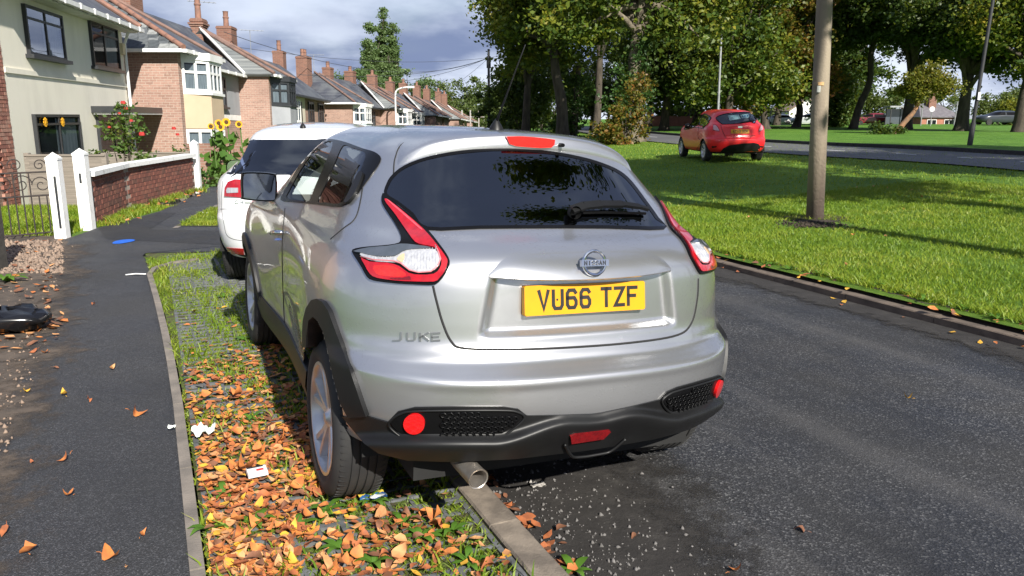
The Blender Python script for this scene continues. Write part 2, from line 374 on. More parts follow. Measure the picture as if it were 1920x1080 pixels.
# verge of grass-filled grid pavers between kerb and edging
VW = 1.02
sheet('verge', lambda a, b: rp(lerp(-4, 8.0, a), lerp(-VW-(0 if lerp(-4, 8, a) < 2 else .012*(lerp(-4, 8, a)-2)**1.6), .01, b), .066+.006*math.sin(lerp(-4, 7.75, a)*9)*math.sin(b*17)), 160, 16, None or M('verge_moss', (.085, .125, .014), (.055, .045, .022), 14, .95, bs=70, bstr=.9, bdist=.02, detail=8, lo=.42, hi=.58))
M_paver = M('grid_paver', (.125, .13, .14), (.07, .075, .075), 18, .8, bs=90, bstr=.4, bdist=.004)
pv = thing('verge_paving', None, None); pv['kind'] = 'structure'
m = MB(); S = .500; nC = 5; bw = .016
for i in range(nC+1):
    x = -S/2+.009+(S-.018)*i/nC; w = .022 if i in (0, nC) else bw
    m.box((x, 0, .060), (w, S-.004, .040), top=.999)
for j in range(nC+1):
    y = -S/2+.009+(S-.018)*j/nC; w = .022 if j in (0, nC) else bw
    m.box((0, y, .0595), (S-.006, w, .040))
pm_ = m.mesh('paver', [M_paver])
rnd = random.Random(8)
for i in range(23):
    for j in range(2):
        p = rp(-3.6+i*S, -.255-j*S, 0); o = obj('paver', pm_, parent=pv, loc=(p.x, p.y, rnd.uniform(-.006, .004)), rot=(rnd.uniform(-.008, .008), rnd.uniform(-.008, .008), .425))
# edging strip along the path, curving round at its far end
er = thing('path_edging', None, None); er['kind'] = 'structure'
ep = [rp(s, -VW-.035+(0 if s < 2 else -.012*(s-2)**1.6)) for s in np.arange(-4, 7.6, .9)]
ep[-1] = ep[-2]+(ep[-1]-ep[-2])*.6
e_end = ep[-1]; ep += [e_end+UL*.35+NR*.05, e_end+UL*.62+NR*.22, e_end+UL*.75+NR*.5]
for a, b in zip(ep[:-1], ep[1:]):
    m = MB(); d = (b-a); m.bar((a.x+d.x*.006, a.y+d.y*.006, .052), (b.x-d.x*.006, b.y-d.y*.006, .052), .05, .09); obj('edging_stone', m, M_edge, er)
# footpath, repaired tarmac, dirt strip and soil on its left
def el(s): return -VW-.06+(0 if s < 2 else -.012*(s-2)**1.6)
sheet('path', lambda a, b: rp(lerp(-4, 9.6, a), lerp(el(min(8, lerp(-4, 9.6, a)))-.84, el(min(8, lerp(-4, 9.6, a)))+.03+(1.4*sst_(lerp(-4, 9.6, a), 7.9, 8.3)), b), .075), 90, 8, M_path)
far_path = [gp(u, v, .072) for u, v in ((120, 450), (180, 428), (300, 396), (375, 362), (412, 340), (470, 352), (470, 470), (250, 475))]
m = MB(); m.add(far_path, [tuple(range(len(far_path)))]); tag(obj('path_crossing', m, M_path), kind='structure')
fb = [gp(u, v, .048) for u, v in ((190, 440), (480, 430), (480, 520), (230, 520))]
m = MB(); m.add(fb, [(0, 1, 2, 3)]); tag(obj('path_base', m, M_path), kind='structure')
rp2 = [gp(u, v, .077) for u, v in ((185, 428), (300, 398), (330, 399), (280, 430), (440, 433), (440, 460), (200, 448))]
m = MB(); m.add(rp2, [tuple(range(len(rp2)))]); tag(obj('path_repair', m, M_patch), kind='structure')
v2 = [gp(u, v, .080) for u, v in ((330, 423), (366, 405), (405, 388), (470, 386), (470, 424), (400, 424))]
m = MB(); m.add(v2, [tuple(range(len(v2)))]); tag(obj('verge', m, MATS['verge_moss']), kind='structure')
v3 = [gp(u, v, .078) for u, v in ((322, 428), (362, 404), (405, 384), (470, 381), (470, 387), (405, 390), (368, 408), (334, 427))]
m = MB(); m.add(v3, [tuple(range(len(v3)))]); tag(obj('path_edging', m, M_edge), kind='structure')
drt = [gp(u, v, .070) for u, v in ((-260, 1080), (-60, 1010), (20, 820), (75, 700), (140, 560), (205, 450), (100, 440), (-20, 440), (-500, 640))]
m = MB(); m.add(drt, [tuple(range(len(drt)))]); tag(obj('dirt_strip', m, M_dirt), kind='structure')
md = M('path_silt', (.105, .080, .060), (.050, .040, .032), 5, .9, bs=70, bstr=.6, bdist=.01, detail=8); ragged(md, 7.)
sheet('path_dirt', lambda a, b: rp(lerp(-4, 9, a), el(min(8, lerp(-4, 9, a)))+lerp(-2.6, -.42, b**.35), .0795), 90, 14, md)
# front gardens and the ground before the houses
sheet('front_gardens', lambda a, b: (lerp(-40, -5.9, b), lerp(7.5, 120, a), left_z(lerp(7.5, 120, a))-.015), 90, 10, M_turf)
# lawn on the right, rising away from the kerb
sheet('lawn', lambda a, b: (lambda p: (p.x, p.y, lawn_z(p.x, p.y)))(rq(lerp(-16, 64, a), RW+.12+46*b**1.6, 0)), 160, 60, M_turf)
# main road beyond the lawn
fr_n = [gp(u, v, .42) for u, v in ((2500, 378), (1920, 322), (1700, 304), (1440, 287.5), (1215, 265.5), (1135, 257), (1085, 247), (1060, 241))]
fr_f = [gp(u, v, .42) for u, v in ((2500, 330), (1920, 293.5), (1700, 281), (1440, 268), (1250, 253.5), (1190, 247.5), (1130, 240.5), (1100, 237.5))]
A = spline([tuple(p) for p in fr_n], 60); Bb = spline([tuple(p) for p in fr_f], 60)
def fr(t, k):
    i = min(58, int(t*59)); u = t*59-i; a = A[i]*(1-u)+A[i+1]*u; b = Bb[i]*(1-u)+Bb[i+1]*u; return a+(b-a)*k
sheet('main_road', lambda a, b: tuple(fr(a, b)[:2])+(.455,), 80, 6, M_broad)
kr3 = thing('kerb', None, None); kr3['kind'] = 'structure'
for i in range(0, 50):
    a, b = fr(i/59, 1.0), fr((i+1)/59, 1.0); m = MB(); d = b-a; m.bar((a[0]+d[0]*.01, a[1]+d[1]*.01, .48), (b[0]-d[0]*.01, b[1]-d[1]*.01, .48), .16, .22); obj('kerbstone', m, M('dark_kerb', (.05, .048, .045), (.03, .03, .03), 6, .9), kr3)
M_line = M('road_paint', (.62, .62, .60), (.4, .4, .4), 8, .7)
for t0 in np.arange(.05, .75, .075):
    m = MB(); P = [fr(t0, .47), fr(t0+.022, .47), fr(t0+.022, .50), fr(t0, .50)]; m.add([(p[0], p[1], .459) for p in P], [(0, 1, 2, 3)]); tag(obj('lane_marking', m, M_line), kind='structure')
# park grass on the far side of the main road
sheet('park_grass', lambda a, b: (lambda p, q: (lerp(p[0], q[0], b), lerp(p[1], q[1], b), .50+.25*b))(fr(a, 1.0), fr(a, 1.0)+(fr(a, 1.0)-fr(a, .0))/max(.1, np.linalg.norm((fr(a, 1.0)-fr(a, .0))[:2]))*np.array((90, 90, 0))), 60, 30, M_turf2)
# ================================================================== car machinery
def car_rings(keys, nz, y_r, y_m, y_f, drop=(1.6, .03, 1.2, 1.5), fr=(60, 60, 14), disp=None):
    """keys rows: z yr br nr wr wm wf yf bf nf -> grid of points (rings x columns) for the right half, then mirrored"""
    K = spline(keys, nz); G = []
    q = np.concatenate([np.linspace(0, .30, fr[0], endpoint=False), np.linspace(.30, .78, fr[1], endpoint=False), np.linspace(.78, 1, fr[2])])
    for z, yr, br, nr, wr, wm, wf, yf, bf, nf in K:
        if yf-bf < yr+br:
            s = (yf-yr)/(bf+br)*.999; bf *= s; br *= s
        yc, yd = yr+br, yf-bf
        def Wd(y):
            t = np.clip((y-y_r)/(y_m-y_r), 0, 1); t = t*t*(3-2*t); a = wr+(wm-wr)*t
            t = np.clip((y-y_m)/(y_f-y_m), 0, 1); t = t*t*(3-2*t); return np.where(y < y_m, a, wm+(wf-wm)*t)
        ph = np.linspace(0, math.pi/2, 260)**1.25/((math.pi/2)**.25)
        y1 = yc-br*np.cos(ph)**(2/nr); x1 = np.sin(ph)**(2/nr)
        y2 = np.linspace(yc, yd, 60)[1:-1]; x2 = np.ones(58)
        y3 = (yd+bf*np.cos(ph)**(2/nf))[::-1]; x3 = (np.sin(ph)**(2/nf))[::-1]
        y = np.concatenate([y1, y2, y3]); x = np.concatenate([x1, x2, x3])*Wd(y)
        s = np.concatenate([[0], np.cumsum(np.hypot(np.diff(x), np.diff(y)))]); s /= s[-1]
        X = np.interp(q, s, x); Y = np.interp(q, s, y); X[0] = X[-1] = 0
        k = np.clip((z-drop[2])/(drop[3]-drop[2]), 0, 1)
        Z = z-drop[1]*k*(Y-drop[0])**2
        G.append(np.stack([X, Y, Z], 1))
    G = np.array(G)
    if disp is not None: G = disp(G)
    n = G.shape[1]; L = G[:, 1:-1][:, ::-1].copy(); L[..., 0] *= -1
    full = np.concatenate([G, L], 1); nz, nc = full.shape[:2]
    idx = np.arange(nz*nc).reshape(nz, nc); nx = np.roll(idx, -1, 1)
    Fq = np.stack([idx[:-1], nx[:-1], nx[1:], idx[1:]], -1).reshape(-1, 4)
    V = full.reshape(-1, 3)
    top = idx[-1]; Ft = np.array([[top[i], top[i+1], top[(-i-2) % nc], top[(-i-1) % nc]] for i in range(0, n-2)])
    Ft = Ft[[len(set(r)) == 4 for r in Ft.tolist()]]
    return V, np.concatenate([Fq, Ft])
def glass(name, tint, r0=.05, ior=1.5, rmax=1.):
    m, nt, b = newmat(name); nt.nodes.remove(b); out = nt.nodes['Material Output']
    t = nt.nodes.new('ShaderNodeBsdfTransparent'); t.inputs[0].default_value = (*tint, 1)
    g = nt.nodes.new('ShaderNodeBsdfGlossy'); g.inputs['Roughness'].default_value = .015; g.inputs[0].default_value = (.95, .97, 1, 1)
    lw = nt.nodes.new('ShaderNodeFresnel'); lw.inputs[0].default_value = ior
    geo = nt.nodes.new('ShaderNodeNewGeometry')
    mp = nt.nodes.new('ShaderNodeMapRange'); nt.links.new(lw.outputs[0], mp.inputs[0]); mp.inputs[3].default_value = r0; mp.inputs[4].default_value = rmax
    mx = nt.nodes.new('ShaderNodeMixShader'); nt.links.new(mp.outputs[0], mx.inputs[0]); nt.links.new(t.outputs[0], mx.inputs[1]); nt.links.new(g.outputs[0], mx.inputs[2])
    nt.links.new(mx.outputs[0], out.inputs[0]); return m
def paint(name, c, metal=.0, rough=.35, beads=False, dirt=.0, coat=1.):
    m, nt, b = newmat(name); setp(b, col=c, metal=metal, rough=rough, coat=coat, coatr=.03)
    f = noise(nt, 3, 5); d = noise(nt, 40, 3)
    nt.links.new(mix(nt, maprange(nt, f, .35, .75, 0, dirt), c, tuple(x*.62 for x in c)), b.inputs['Base Color'])
    if metal > .3:
        fl = noise(nt, 900, 2); nb = bump(nt, b, fl, .04, .001)
    if beads:                                  # rain beads on the clear coat
        t = nt.nodes.new('ShaderNodeTexCoord'); v = nt.nodes.new('ShaderNodeTexVoronoi'); nt.links.new(t.outputs['Object'], v.inputs['Vector'])
        v.inputs['Scale'].default_value = 80; v.inputs['Randomness'].default_value = 1
        w = nt.nodes.new('ShaderNodeMapRange'); nt.links.new(v.outputs['Distance'], w.inputs[0]); w.inputs[1].default_value = .18; w.inputs[2].default_value = .42
        w.inputs[3].default_value = 1; w.inputs[4].default_value = 0; w.interpolation_type = 'SMOOTHSTEP'
        g = nt.nodes.new('ShaderNodeSeparateColor'); nt.links.new(v.outputs['Color'], g.inputs[0])
        k = nt.nodes.new('ShaderNodeMath'); k.operation = 'MULTIPLY'; nt.links.new(w.outputs[0], k.inputs[0])
        big = maprange(nt, noise(nt, 4, 3), .42, .62); gate = nt.nodes.new('ShaderNodeMath'); gate.operation = 'GREATER_THAN'; nt.links.new(g.outputs[0], gate.inputs[0]); gate.inputs[1].default_value = .55
        k2 = nt.nodes.new('ShaderNodeMath'); k2.operation = 'MULTIPLY'; nt.links.new(gate.outputs[0], k2.inputs[0]); nt.links.new(big, k2.inputs[1])
        nt.links.new(k2.outputs[0], k.inputs[1])
        n = nt.nodes.new('ShaderNodeBump'); nt.links.new(k.outputs[0], n.inputs['Height']); n.inputs['Strength'].default_value = .8; n.inputs['Distance'].default_value = .004
        nt.links.new(n.outputs[0], b.inputs['Coat Normal'])
    return m
M_rubber = M('tyre_rubber', (.016, .016, .017), (.030, .029, .027), 6, .8, bs=60, bstr=.15, bdist=.003)
M_rim = M('alloy_rim', (.60, .61, .63), (.5, .5, .5), 14, .36, metal=.8)
M_black = M('black_plastic', (.009, .0093, .0098), (.006, .006, .0065), 5, .45, spec=.35, bs=500, bstr=.12, bdist=.001)
M_gloss = M('gloss_black', (.006, .006, .0065), (.004, .004, .0045), 5, .22, spec=.14)
M_dark = M('dark_cavity', (.012, .012, .012), (.006, .006, .006), 6, .9)
M_seam = M('panel_gap', (.012, .012, .013), (.008, .008, .008), 6, .8)
M_redl = M('red_lens', (.40, .005, .010), (.30, .004, .008), 45, .12, coat=1., bs=120, bstr=.25, bdist=.003, sc=(1, 1, .2))
M_redb = M('bright_red_lens', (.66, .010, .012), (.58, .008, .010), 60, .12, coat=1.)
M_clear = M('clear_lens', (.60, .60, .61), (.44, .44, .46), 30, .2, metal=.4, bs=60, bstr=.2, bdist=.003, coat=1., sc=(3, 3, .25))
M_amber = M('amber_lens', (.62, .40, .24), (.50, .34, .22), 90, .15, coat=1.)
M_smoke = M('smoked_lens', (.07, .08, .10), (.05, .06, .07), 20, .08, coat=1.)
M_chrome = M('chrome', (.75, .76, .78), (.65, .65, .68), 10, .10, metal=1.)
M_yplate = M('yellow_plate', (.64, .29, .003), (.60, .265, .003), 12, .38)
M_pblack = M('plate_black', (.012, .011, .010), (.02, .02, .02), 12, .4)
M_exh = M('exhaust_steel', (.50, .46, .41), (.40, .36, .32), 30, .35, metal=.8)
M_seat = M('seat_cloth', (.03, .03, .033), (.05, .05, .05), 30, .9)
M_lamp = M('lamp_glass', (.7, .72, .75), (.5, .5, .52), 30, .1, coat=1.)
G_dark = glass('privacy_glass', (.07, .08, .085)); G_clear = glass('door_glass', (.50, .58, .57)); G_back = glass('tinted_rear_glass', (.045, .05, .055), .10)

def wheel(parent, x, y, r, w, rim_r, side, spokes=5, z=None, double=True):
    """one wheel; side -1 left, +1 right; tyre > rim"""
    z = r if z is None else z
    p = MB(); h = w/2; pr = [(rim_r-.02, -h*.78), (rim_r, -h*.9), (rim_r+.03, -h*1.0), (r-.035, -h*.99), (r-.012, -h*.88), (r-.002, -h*.72)]
    for g in (-.45, -.15, .15, .45):
        pr += [(r, h*(g-.045)), (r-.008, h*(g-.03)), (r-.008, h*(g+.03)), (r, h*(g+.045))]
    pr += [(r-.002, h*.72), (r-.012, h*.88), (r-.035, h*.99), (rim_r+.03, h), (rim_r, h*.9), (rim_r-.02, h*.78)]
    p.lathe(pr, 72, 'X')
    for k in range(72):                                      # sipes across the shoulder blocks
        a = 2*math.pi*k/72
        for s in (-1, 1):
            p.box((s*h*.66, (r-.002)*math.cos(a), (r-.002)*math.sin(a)), (h*.34, .0035, .004), mat=Matrix.Rotation(a-math.pi/2, 3, 'X') @ Matrix.Rotation(.35*s, 3, 'Z'))
    t = obj('tyre', p, M_rubber, parent, 40, (x, y, z))
    m = MB(); fx = side*h                                     # rim face near the outer side
    m.lathe([(rim_r+.004, fx*.86), (rim_r+.002, fx*.93), (rim_r-.012, fx*.93), (rim_r-.022, fx*.80), (rim_r-.026, fx*.2), (rim_r-.03, -fx*.7)], 60, 'X')
    m.lathe([(.0, fx*.80), (.022, fx*.80), (.030, fx*.72), (.058, fx*.60), (.065, fx*.3)], 24, 'X')
    for k in range(spokes):
        for off in ((-.17, .17) if double else (0,)):
            a = 2*math.pi*k/spokes+.3
            P = []
            for rr, aa, ww, xx, dd in ((.045, a+off*.55, .021, fx*.66, .02), (.12, a+off*.85, .017, fx*.74, .026), (rim_r-.012, a+off*1.25, .019, fx*.86, .03)):
                c = Vector((0, rr*math.cos(aa), rr*math.sin(aa))); tn = Vector((0, -math.sin(aa), math.cos(aa)))
                P += [Vector((xx, 0, 0))+c-tn*ww*.6, Vector((xx, 0, 0))+c+tn*ww*.6, Vector((xx-side*dd, 0, 0))+c+tn*ww, Vector((xx-side*dd, 0, 0))+c-tn*ww]
            m.add(P, [(4*i+j, 4*i+(j+1) % 4, 4*i+4+(j+1) % 4, 4*i+4+j) for i in (0, 1) for j in range(4)])
    ri = obj('rim', m, M_rim, t, 35)
    d = MB(); d.lathe([(.0, fx*.12), (.15, fx*.12), (.16, fx*.02), (rim_r-.03, -fx*.1), (rim_r-.028, -fx*.6)], 40, 'X'); obj('brake_disc', d, M_dark, t)
    return t
class Body:
    """body shell with helpers that lay parts on its surface"""
    def __init__(s, root, V, Fq):
        s.root, s.V, s.F = root, V, Fq
        s.mat = root.matrix_basis.copy(); s.inv = s.mat.inverted()
        s.bvh = BVHTree.FromPolygons([Vector(v) for v in V], [tuple(f) for f in Fq.tolist()])
        s.o = s.inv @ Vector((0, 0, H))
        A = V[Fq]; n = np.cross(A[:, 2]-A[:, 0], A[:, 3]-A[:, 1]); n /= np.linalg.norm(n, axis=1)[:, None]+1e-9; s.N = n
        vn = np.zeros_like(V)
        for i in range(4): np.add.at(vn, Fq[:, i], n)
        vn /= np.linalg.norm(vn, axis=1)[:, None]+1e-9; s.vn = vn
    def hit(s, u, v):
        d = (s.inv.to_3x3() @ ray(u, v)).normalized(); h = s.bvh.ray_cast(s.o, d)
        if h[0] is None:
            t = 3.2
            for _ in range(4):
                h = s.bvh.find_nearest(s.o+d*t); t = (h[0]-s.o).dot(d)
        p = h[0]; f = s.F[h[2]]; w = 1/(np.linalg.norm(s.V[f]-np.array(p), axis=1)+1e-4); n = Vector((s.vn[f]*w[:, None]).sum(0)).normalized()
        if n.dot(s.o-p) < -.4: n = -n
        return p, n
    def side(s, y, z, sg=-1):
        h = s.bvh.ray_cast(Vector((sg*2, y, z)), Vector((-sg, 0, 0))); return h[0].x if h[0] is not None else sg*.8
    def pix(s, P):
        Q = np.array(P) @ np.array(s.mat.to_3x3()).T + np.array(s.mat.translation)-np.array((0, 0, H))
        d = Q[:, 1]*math.cos(PITCH)-Q[:, 2]*math.sin(PITCH); v = -Q[:, 1]*math.sin(PITCH)-Q[:, 2]*math.cos(PITCH)
        return np.stack([960+F*Q[:, 0]/d, 540+F*v/d], 1)
    def patch(s, name, out, off, mat, parent=None, step=6, skirt=.006, mirror=0, smooth=True, ang=45, per=3, holes=(), only_mesh=False, curve=True):
        """a plate lying on the body whose outline is seen at these photo pixels; mirror 1 = also its twin, 2 = only the twin"""
        def dense(o):
            o = closed_spline(o, per) if curve else [np.array(p, float) for p in o]
            r = []
            for i in range(len(o)):
                a, b = o[i], o[(i+1) % len(o)]; k = max(1, int(np.linalg.norm(b-a)/step))
                r += [a+(b-a)*j/k for j in range(k)]
            return r
        o = dense(out); n = len(o); pts = list(o); edges = [(i, (i+1) % n) for i in range(n)]
        hl = [dense(h) for h in holes]
        for h in hl: k = len(pts); pts += h; edges += [(k+i, k+(i+1) % len(h)) for i in range(len(h))]
        A = np.array(o); lo, hi = A.min(0), A.max(0)
        g = [np.array((x+((j % 2)*step/2), y)) for j, y in enumerate(np.arange(lo[1]+step/2, hi[1], step)) for x in np.arange(lo[0]+step/2, hi[0], step)]
        def inside(p, Q):
            x, y = p; c = False; j = len(Q)-1
            for i in range(len(Q)):
                if (Q[i][1] > y) != (Q[j][1] > y) and x < (Q[j][0]-Q[i][0])*(y-Q[i][1])/(Q[j][1]-Q[i][1]+1e-12)+Q[i][0]: c = not c
                j = i
            return c
        for p in g:
            if inside(p, o) and not any(inside(p, h) for h in hl) and np.min(np.linalg.norm(A-p, axis=1)) > step*.45: pts.append(p)
        r = delaunay_2d_cdt([Vector(p) for p in pts], edges, [], 1, 1e-6)
        P2, fs, ov = r[0], r[2], r[3]
        if hl: fs = [f for f in fs if not any(inside(sum((np.array(P2[i]) for i in f), np.zeros(2))/len(f), h) for h in hl)]
        ed = {}
        for f in fs:
            for i in range(len(f)):
                k = (f[i], f[(i+1) % len(f)]); ed[k] = 1
        bnd = [e for e in ed if (e[1], e[0]) not in ed]
        V = []; low = []
        for p in P2:
            k = off(p.x, p.y) if callable(off) else off; h, nn = s.hit(p.x, p.y); h00 = h.copy()
            if abs(k) > .006:                              # keep the raised plate where the photo shows it
                du = dv = 0.
                for _ in range(3):
                    q = s.pix([tuple(h+nn*k)])[0]; du += p.x-q[0]; dv += p.y-q[1]
                    if abs(du) > 40 or abs(dv) > 40: du = dv = 0; h, nn = s.hit(p.x, p.y); break
                    h, nn = s.hit(p.x+du, p.y+dv)
            P3, L3 = h+nn*k, h-nn*skirt
            if mirror == 3 and abs(h00.x) < .012: P3.x = 0; L3.x = 0
            V.append(P3); low.append(L3)
        m = MB(); m.add(V, fs); idx = {}
        for a, b in bnd:
            for q in (a, b):
                if q not in idx: idx[q] = len(m.v); m.v.append(tuple(low[q]))
        for a, b in bnd: m.f.append((b, a, idx[a], idx[b])); m.m.append(0)
        res = []
        par = parent or s.root
        if mirror == 3:                                    # left half traced up to the middle: weld the twin to it
            nv = len(m.v); m.v = [(0 if abs(x) < 1e-5 else min(x, -.0001), y, z) for x, y, z in m.v]
            m.v += [(-x, y, z) for x, y, z in m.v]; m.f += [tuple(i+nv for i in f)[::-1] for f in m.f]; m.m *= 2
            me = bpy.data.meshes.new(name); me.from_pydata(m.v, [], m.f); me.materials.append(mat); bm = bmesh.new(); bm.from_mesh(me)
            bmesh.ops.remove_doubles(bm, verts=bm.verts, dist=.0008)
            bad = [f for f in bm.faces if all(abs(v.co.x) < 1e-6 for v in f.verts)]; bmesh.ops.delete(bm, geom=bad, context='FACES_ONLY')
            bmesh.ops.recalc_face_normals(bm, faces=bm.faces); bm.to_mesh(me); bm.free(); sharp(me, ang)
            return obj(name, me, parent=par)
        for mi in ((0, 1) if mirror == 1 else ((1,) if mirror == 2 else (0,))):
            q = MB(); q.v = [(-x, y, z) if mi else (x, y, z) for x, y, z in m.v]; q.f = [f[::-1] if mi else f for f in m.f]; q.m = list(m.m)
            pr = par[mi] if isinstance(par, (list, tuple)) else par
            res.append(obj(name, q, mat, pr, ang if smooth else False))
        return res if mirror == 1 else res[0]
    def mid(s, v, lo=850, hi=1200):
        for _ in range(30):
            c = (lo+hi)/2
            if s.hit(c, v)[0].x < 0: lo = c
            else: hi = c
        return (lo+hi)/2
    def seam(s, path, r=.003, mat=None, name='panel_gap', parent=None, mirror=False, lift=0., per=6):
        P = spline(path, len(path)*per); pts = []
        for u, v in P:
            h, n = s.hit(u, v); pts.append(h+n*lift)
        for k in ((0, 1) if mirror else (0,)):
            m = MB(); m.tube([(-p.x, p.y, p.z) if k else p for p in pts], r, 6); obj(name, m, mat or M_seam, parent or s.root, True)
def zc(sc, ox, oy, pts): return [(ox+a/sc, oy+b/sc) for a, b in pts]
def inpoly(P, Q):
    x, y = P[:, 0], P[:, 1]; c = np.zeros(len(P), bool); j = len(Q)-1
    for i in range(len(Q)):
        (xi, yi), (xj, yj) = Q[i], Q[j]
        k = ((yi > y) != (yj > y)) & (x < (xj-xi)*(y-yi)/(yj-yi+1e-12)+xi); c ^= k; j = i
    return c

# ================================================================== silver crossover, seen from behind
M_silver = paint('silver_metallic', (.515, .519, .53), .85, .32, beads=True, dirt=.12)
jk = thing('parked_car', 'silver compact crossover with tinted rear window parked half on the leafy verge', 'car', (.2896, 2.7812, .0416))
jk.rotation_euler = (0, .0482, .4238)
jk.matrix_basis = Matrix.Translation((.2896, 2.7812, .0416)) @ (Matrix.Rotation(.4238, 4, 'Z') @ Matrix.Rotation(.0482, 4, 'Y'))
JK = [  # z    yr    br   nr   wr    wm    wf    yf   bf   nf
 (.30, .120, .62, 2.7, .800, .800, .800, 3.98, .80, 2.3), (.34, .075, .63, 2.7, .830, .815, .830, 4.02, .80, 2.3), (.40, .040, .64, 2.7, .858, .832, .850, 4.06, .80, 2.3),
 (.47, .015, .65, 2.7, .874, .842, .866, 4.10, .80, 2.3), (.54, .000, .65, 2.7, .884, .848, .874, 4.12, .80, 2.3), (.61, -.004, .65, 2.7, .888, .850, .878, 4.13, .80, 2.3),
 (.665, -.002, .65, 2.7, .889, .850, .880, 4.13, .80, 2.3), (.684, .005, .65, 2.7, .889, .850, .880, 4.13, .80, 2.3), (.702, .030, .65, 2.7, .889, .850, .880, 4.12, .80, 2.3), (.722, .060, .65, 2.7, .889, .850, .880, 4.12, .80, 2.3), (.738, .072, .65, 2.7, .889, .850, .880, 4.12, .80, 2.3),
 (.762, .080, .65, 2.7, .889, .850, .880, 4.11, .80, 2.3), (.80, .092, .65, 2.7, .889, .850, .880, 4.10, .80, 2.3), (.87, .098, .65, 2.7, .888, .852, .878, 4.06, .80, 2.3),
 (.95, .104, .65, 2.7, .882, .852, .868, 4.00, .80, 2.3), (1.01, .110, .65, 2.7, .868, .848, .850, 3.90, .85, 2.3), (1.06, .122, .65, 2.7, .843, .834, .800, 3.66, .85, 2.3),
 (1.10, .150, .65, 2.7, .814, .816, .760, 3.40, .80, 2.3), (1.135, .205, .64, 2.7, .792, .802, .735, 3.22, .75, 2.3), (1.165, .280, .62, 2.7, .775, .790, .720, 3.10, .70, 2.3),
 (1.20, .335, .60, 2.7, .756, .775, .70, 3.00, .70, 2.3), (1.26, .395, .60, 2.7, .727, .748, .68, 2.86, .70, 2.3), (1.33, .475, .58, 2.7, .692, .714, .65, 2.68, .65, 2.3),
 (1.40, .548, .55, 2.7, .652, .676, .62, 2.50, .6, 2.3), (1.46, .608, .5, 2.7, .608, .632, .58, 2.35, .55, 2.3), (1.50, .655, .5, 2.7, .560, .580, .54, 2.24, .5, 2.3),
 (1.53, .712, .45, 2.6, .488, .505, .47, 2.14, .45, 2.3), (1.55, .80, .4, 2.5, .38, .395, .37, 2.02, .4, 2.3), (1.560, 1.0, .3, 2.3, .22, .23, .22, 1.88, .3, 2.3), (1.565, 1.2, .2, 2.2, .02, .02, .02, 1.7, .2, 2.2)]
def sst(x, a, b):
    t = np.clip((x-a)/(b-a), 0, 1); return t*t*(3-2*t)
def jk_disp(G):
    X, Y, Z = G[..., 0], G[..., 1], G[..., 2]
    rear = Y < .45
    rec = (1-sst(np.abs(X)+(Z-.9)*.18, .368, .418))*sst(Z, .805, .838)*(1-sst(Z, 1.03, 1.055))     # number plate recess
    G[..., 1] += np.where(rear, .036*rec, 0)
    soft = np.exp(-((Z-.665)/.018)**2)*np.where(Y < .5, 1, 0)*(1-sst(np.abs(X), .55, .80))          # crease under the tailgate
    G[..., 1] -= .006*soft
    # rear haunch over the wheel, pinched waist between the wheels
    h = np.exp(-((Y-.80)/.42)**2)*np.exp(-((Z-.74)/.24)**2); G[..., 0] += .012*h*np.sign(X)
    f = np.exp(-((Y-3.25)/.42)**2)*np.exp(-((Z-.80)/.22)**2); G[..., 0] += .012*f*np.sign(X)
    d = np.exp(-((Y-2.0)/.55)**2)*np.exp(-((Z-.52)/.12)**2); G[..., 0] -= .030*d*np.sign(X)
    return G
V, Fq = car_rings(JK, 230, .85, 2.0, 3.25, (1.6, .03, 1.2, 1.5), (120, 90, 22), jk_disp)
B = Body(jk, V, Fq)
Z5 = lambda p: zc(2.454, 400, 220, p)
o_glass = [(723.5, 365), (728, 345), (738, 330), (760, 313), (803, 297), (868, 285.5), (950, 280.5), (1031, 287), (1088, 297), (1129, 309), (1160, 323), (1182, 342), (1210, 379), (1232, 410), (1244, 428), (1140, 426.5), (1023, 426), (900, 427), (801, 429), (774, 403), (746, 381)]
o_side = Z5([(312, 382), (340, 322), (400, 218), (468, 125), (510, 102), (590, 110), (690, 145), (745, 162), (772, 190), (745, 245), (700, 305), (655, 362), (590, 412), (480, 402), (380, 392)])
o_front = Z5([(338, 374), (352, 330), (400, 243), (470, 145), (520, 112), (552, 112), (548, 150), (508, 245), (475, 320), (446, 388), (400, 388)])
o_rear = Z5([(480, 388), (520, 300), (560, 205), (596, 130), (640, 138), (705, 165), (690, 230), (662, 300), (625, 370), (578, 402), (520, 396)])
fc = V[Fq].mean(1); px = B.pix(fc); pxm = B.pix(fc*np.array((-1, 1, 1)))
g_in = inpoly(px, o_glass) & (fc[:, 1] < .9) & (fc[:, 2] > 1.1)
s_in = (inpoly(px, o_front) | inpoly(px, o_rear)) & (fc[:, 0] < -.3)
w_in = (fc[:, 1] > 2.32) & (fc[:, 2] > 1.10) & (B.N[:, 1] > .55) & (fc[:, 2] < 1.47)
arch = np.zeros(len(fc), bool)
ar_hole = [(652, 800), (638, 758), (624, 707), (614, 657), (605, 621), (595, 601), (586, 594), (578, 601), (572, 629), (566, 720), (560, 860), (640, 860)]
arch = (inpoly(px, ar_hole) & (fc[:, 0] < -.45)) | (inpoly(pxm, ar_hole) & (fc[:, 0] > .45)) | (np.hypot(fc[:, 1]-3.285, fc[:, 2]-.335) < .395) & (np.abs(fc[:, 0]) > .45)
keep = ~(g_in | s_in | w_in | arch | ((fc[:, 1] < .55) & (fc[:, 2] < .375)))
bo = obj('body', np_mesh('body', V, Fq[keep], M_silver, smooth=True), parent=jk)
grow = lambda o: [tuple(np.array(o).mean(0)+(np.array(p)-np.array(o).mean(0))*1.10) for p in o]
s_out = (inpoly(px, grow(o_front)) | inpoly(px, grow(o_rear))) & (fc[:, 0] < -.3)
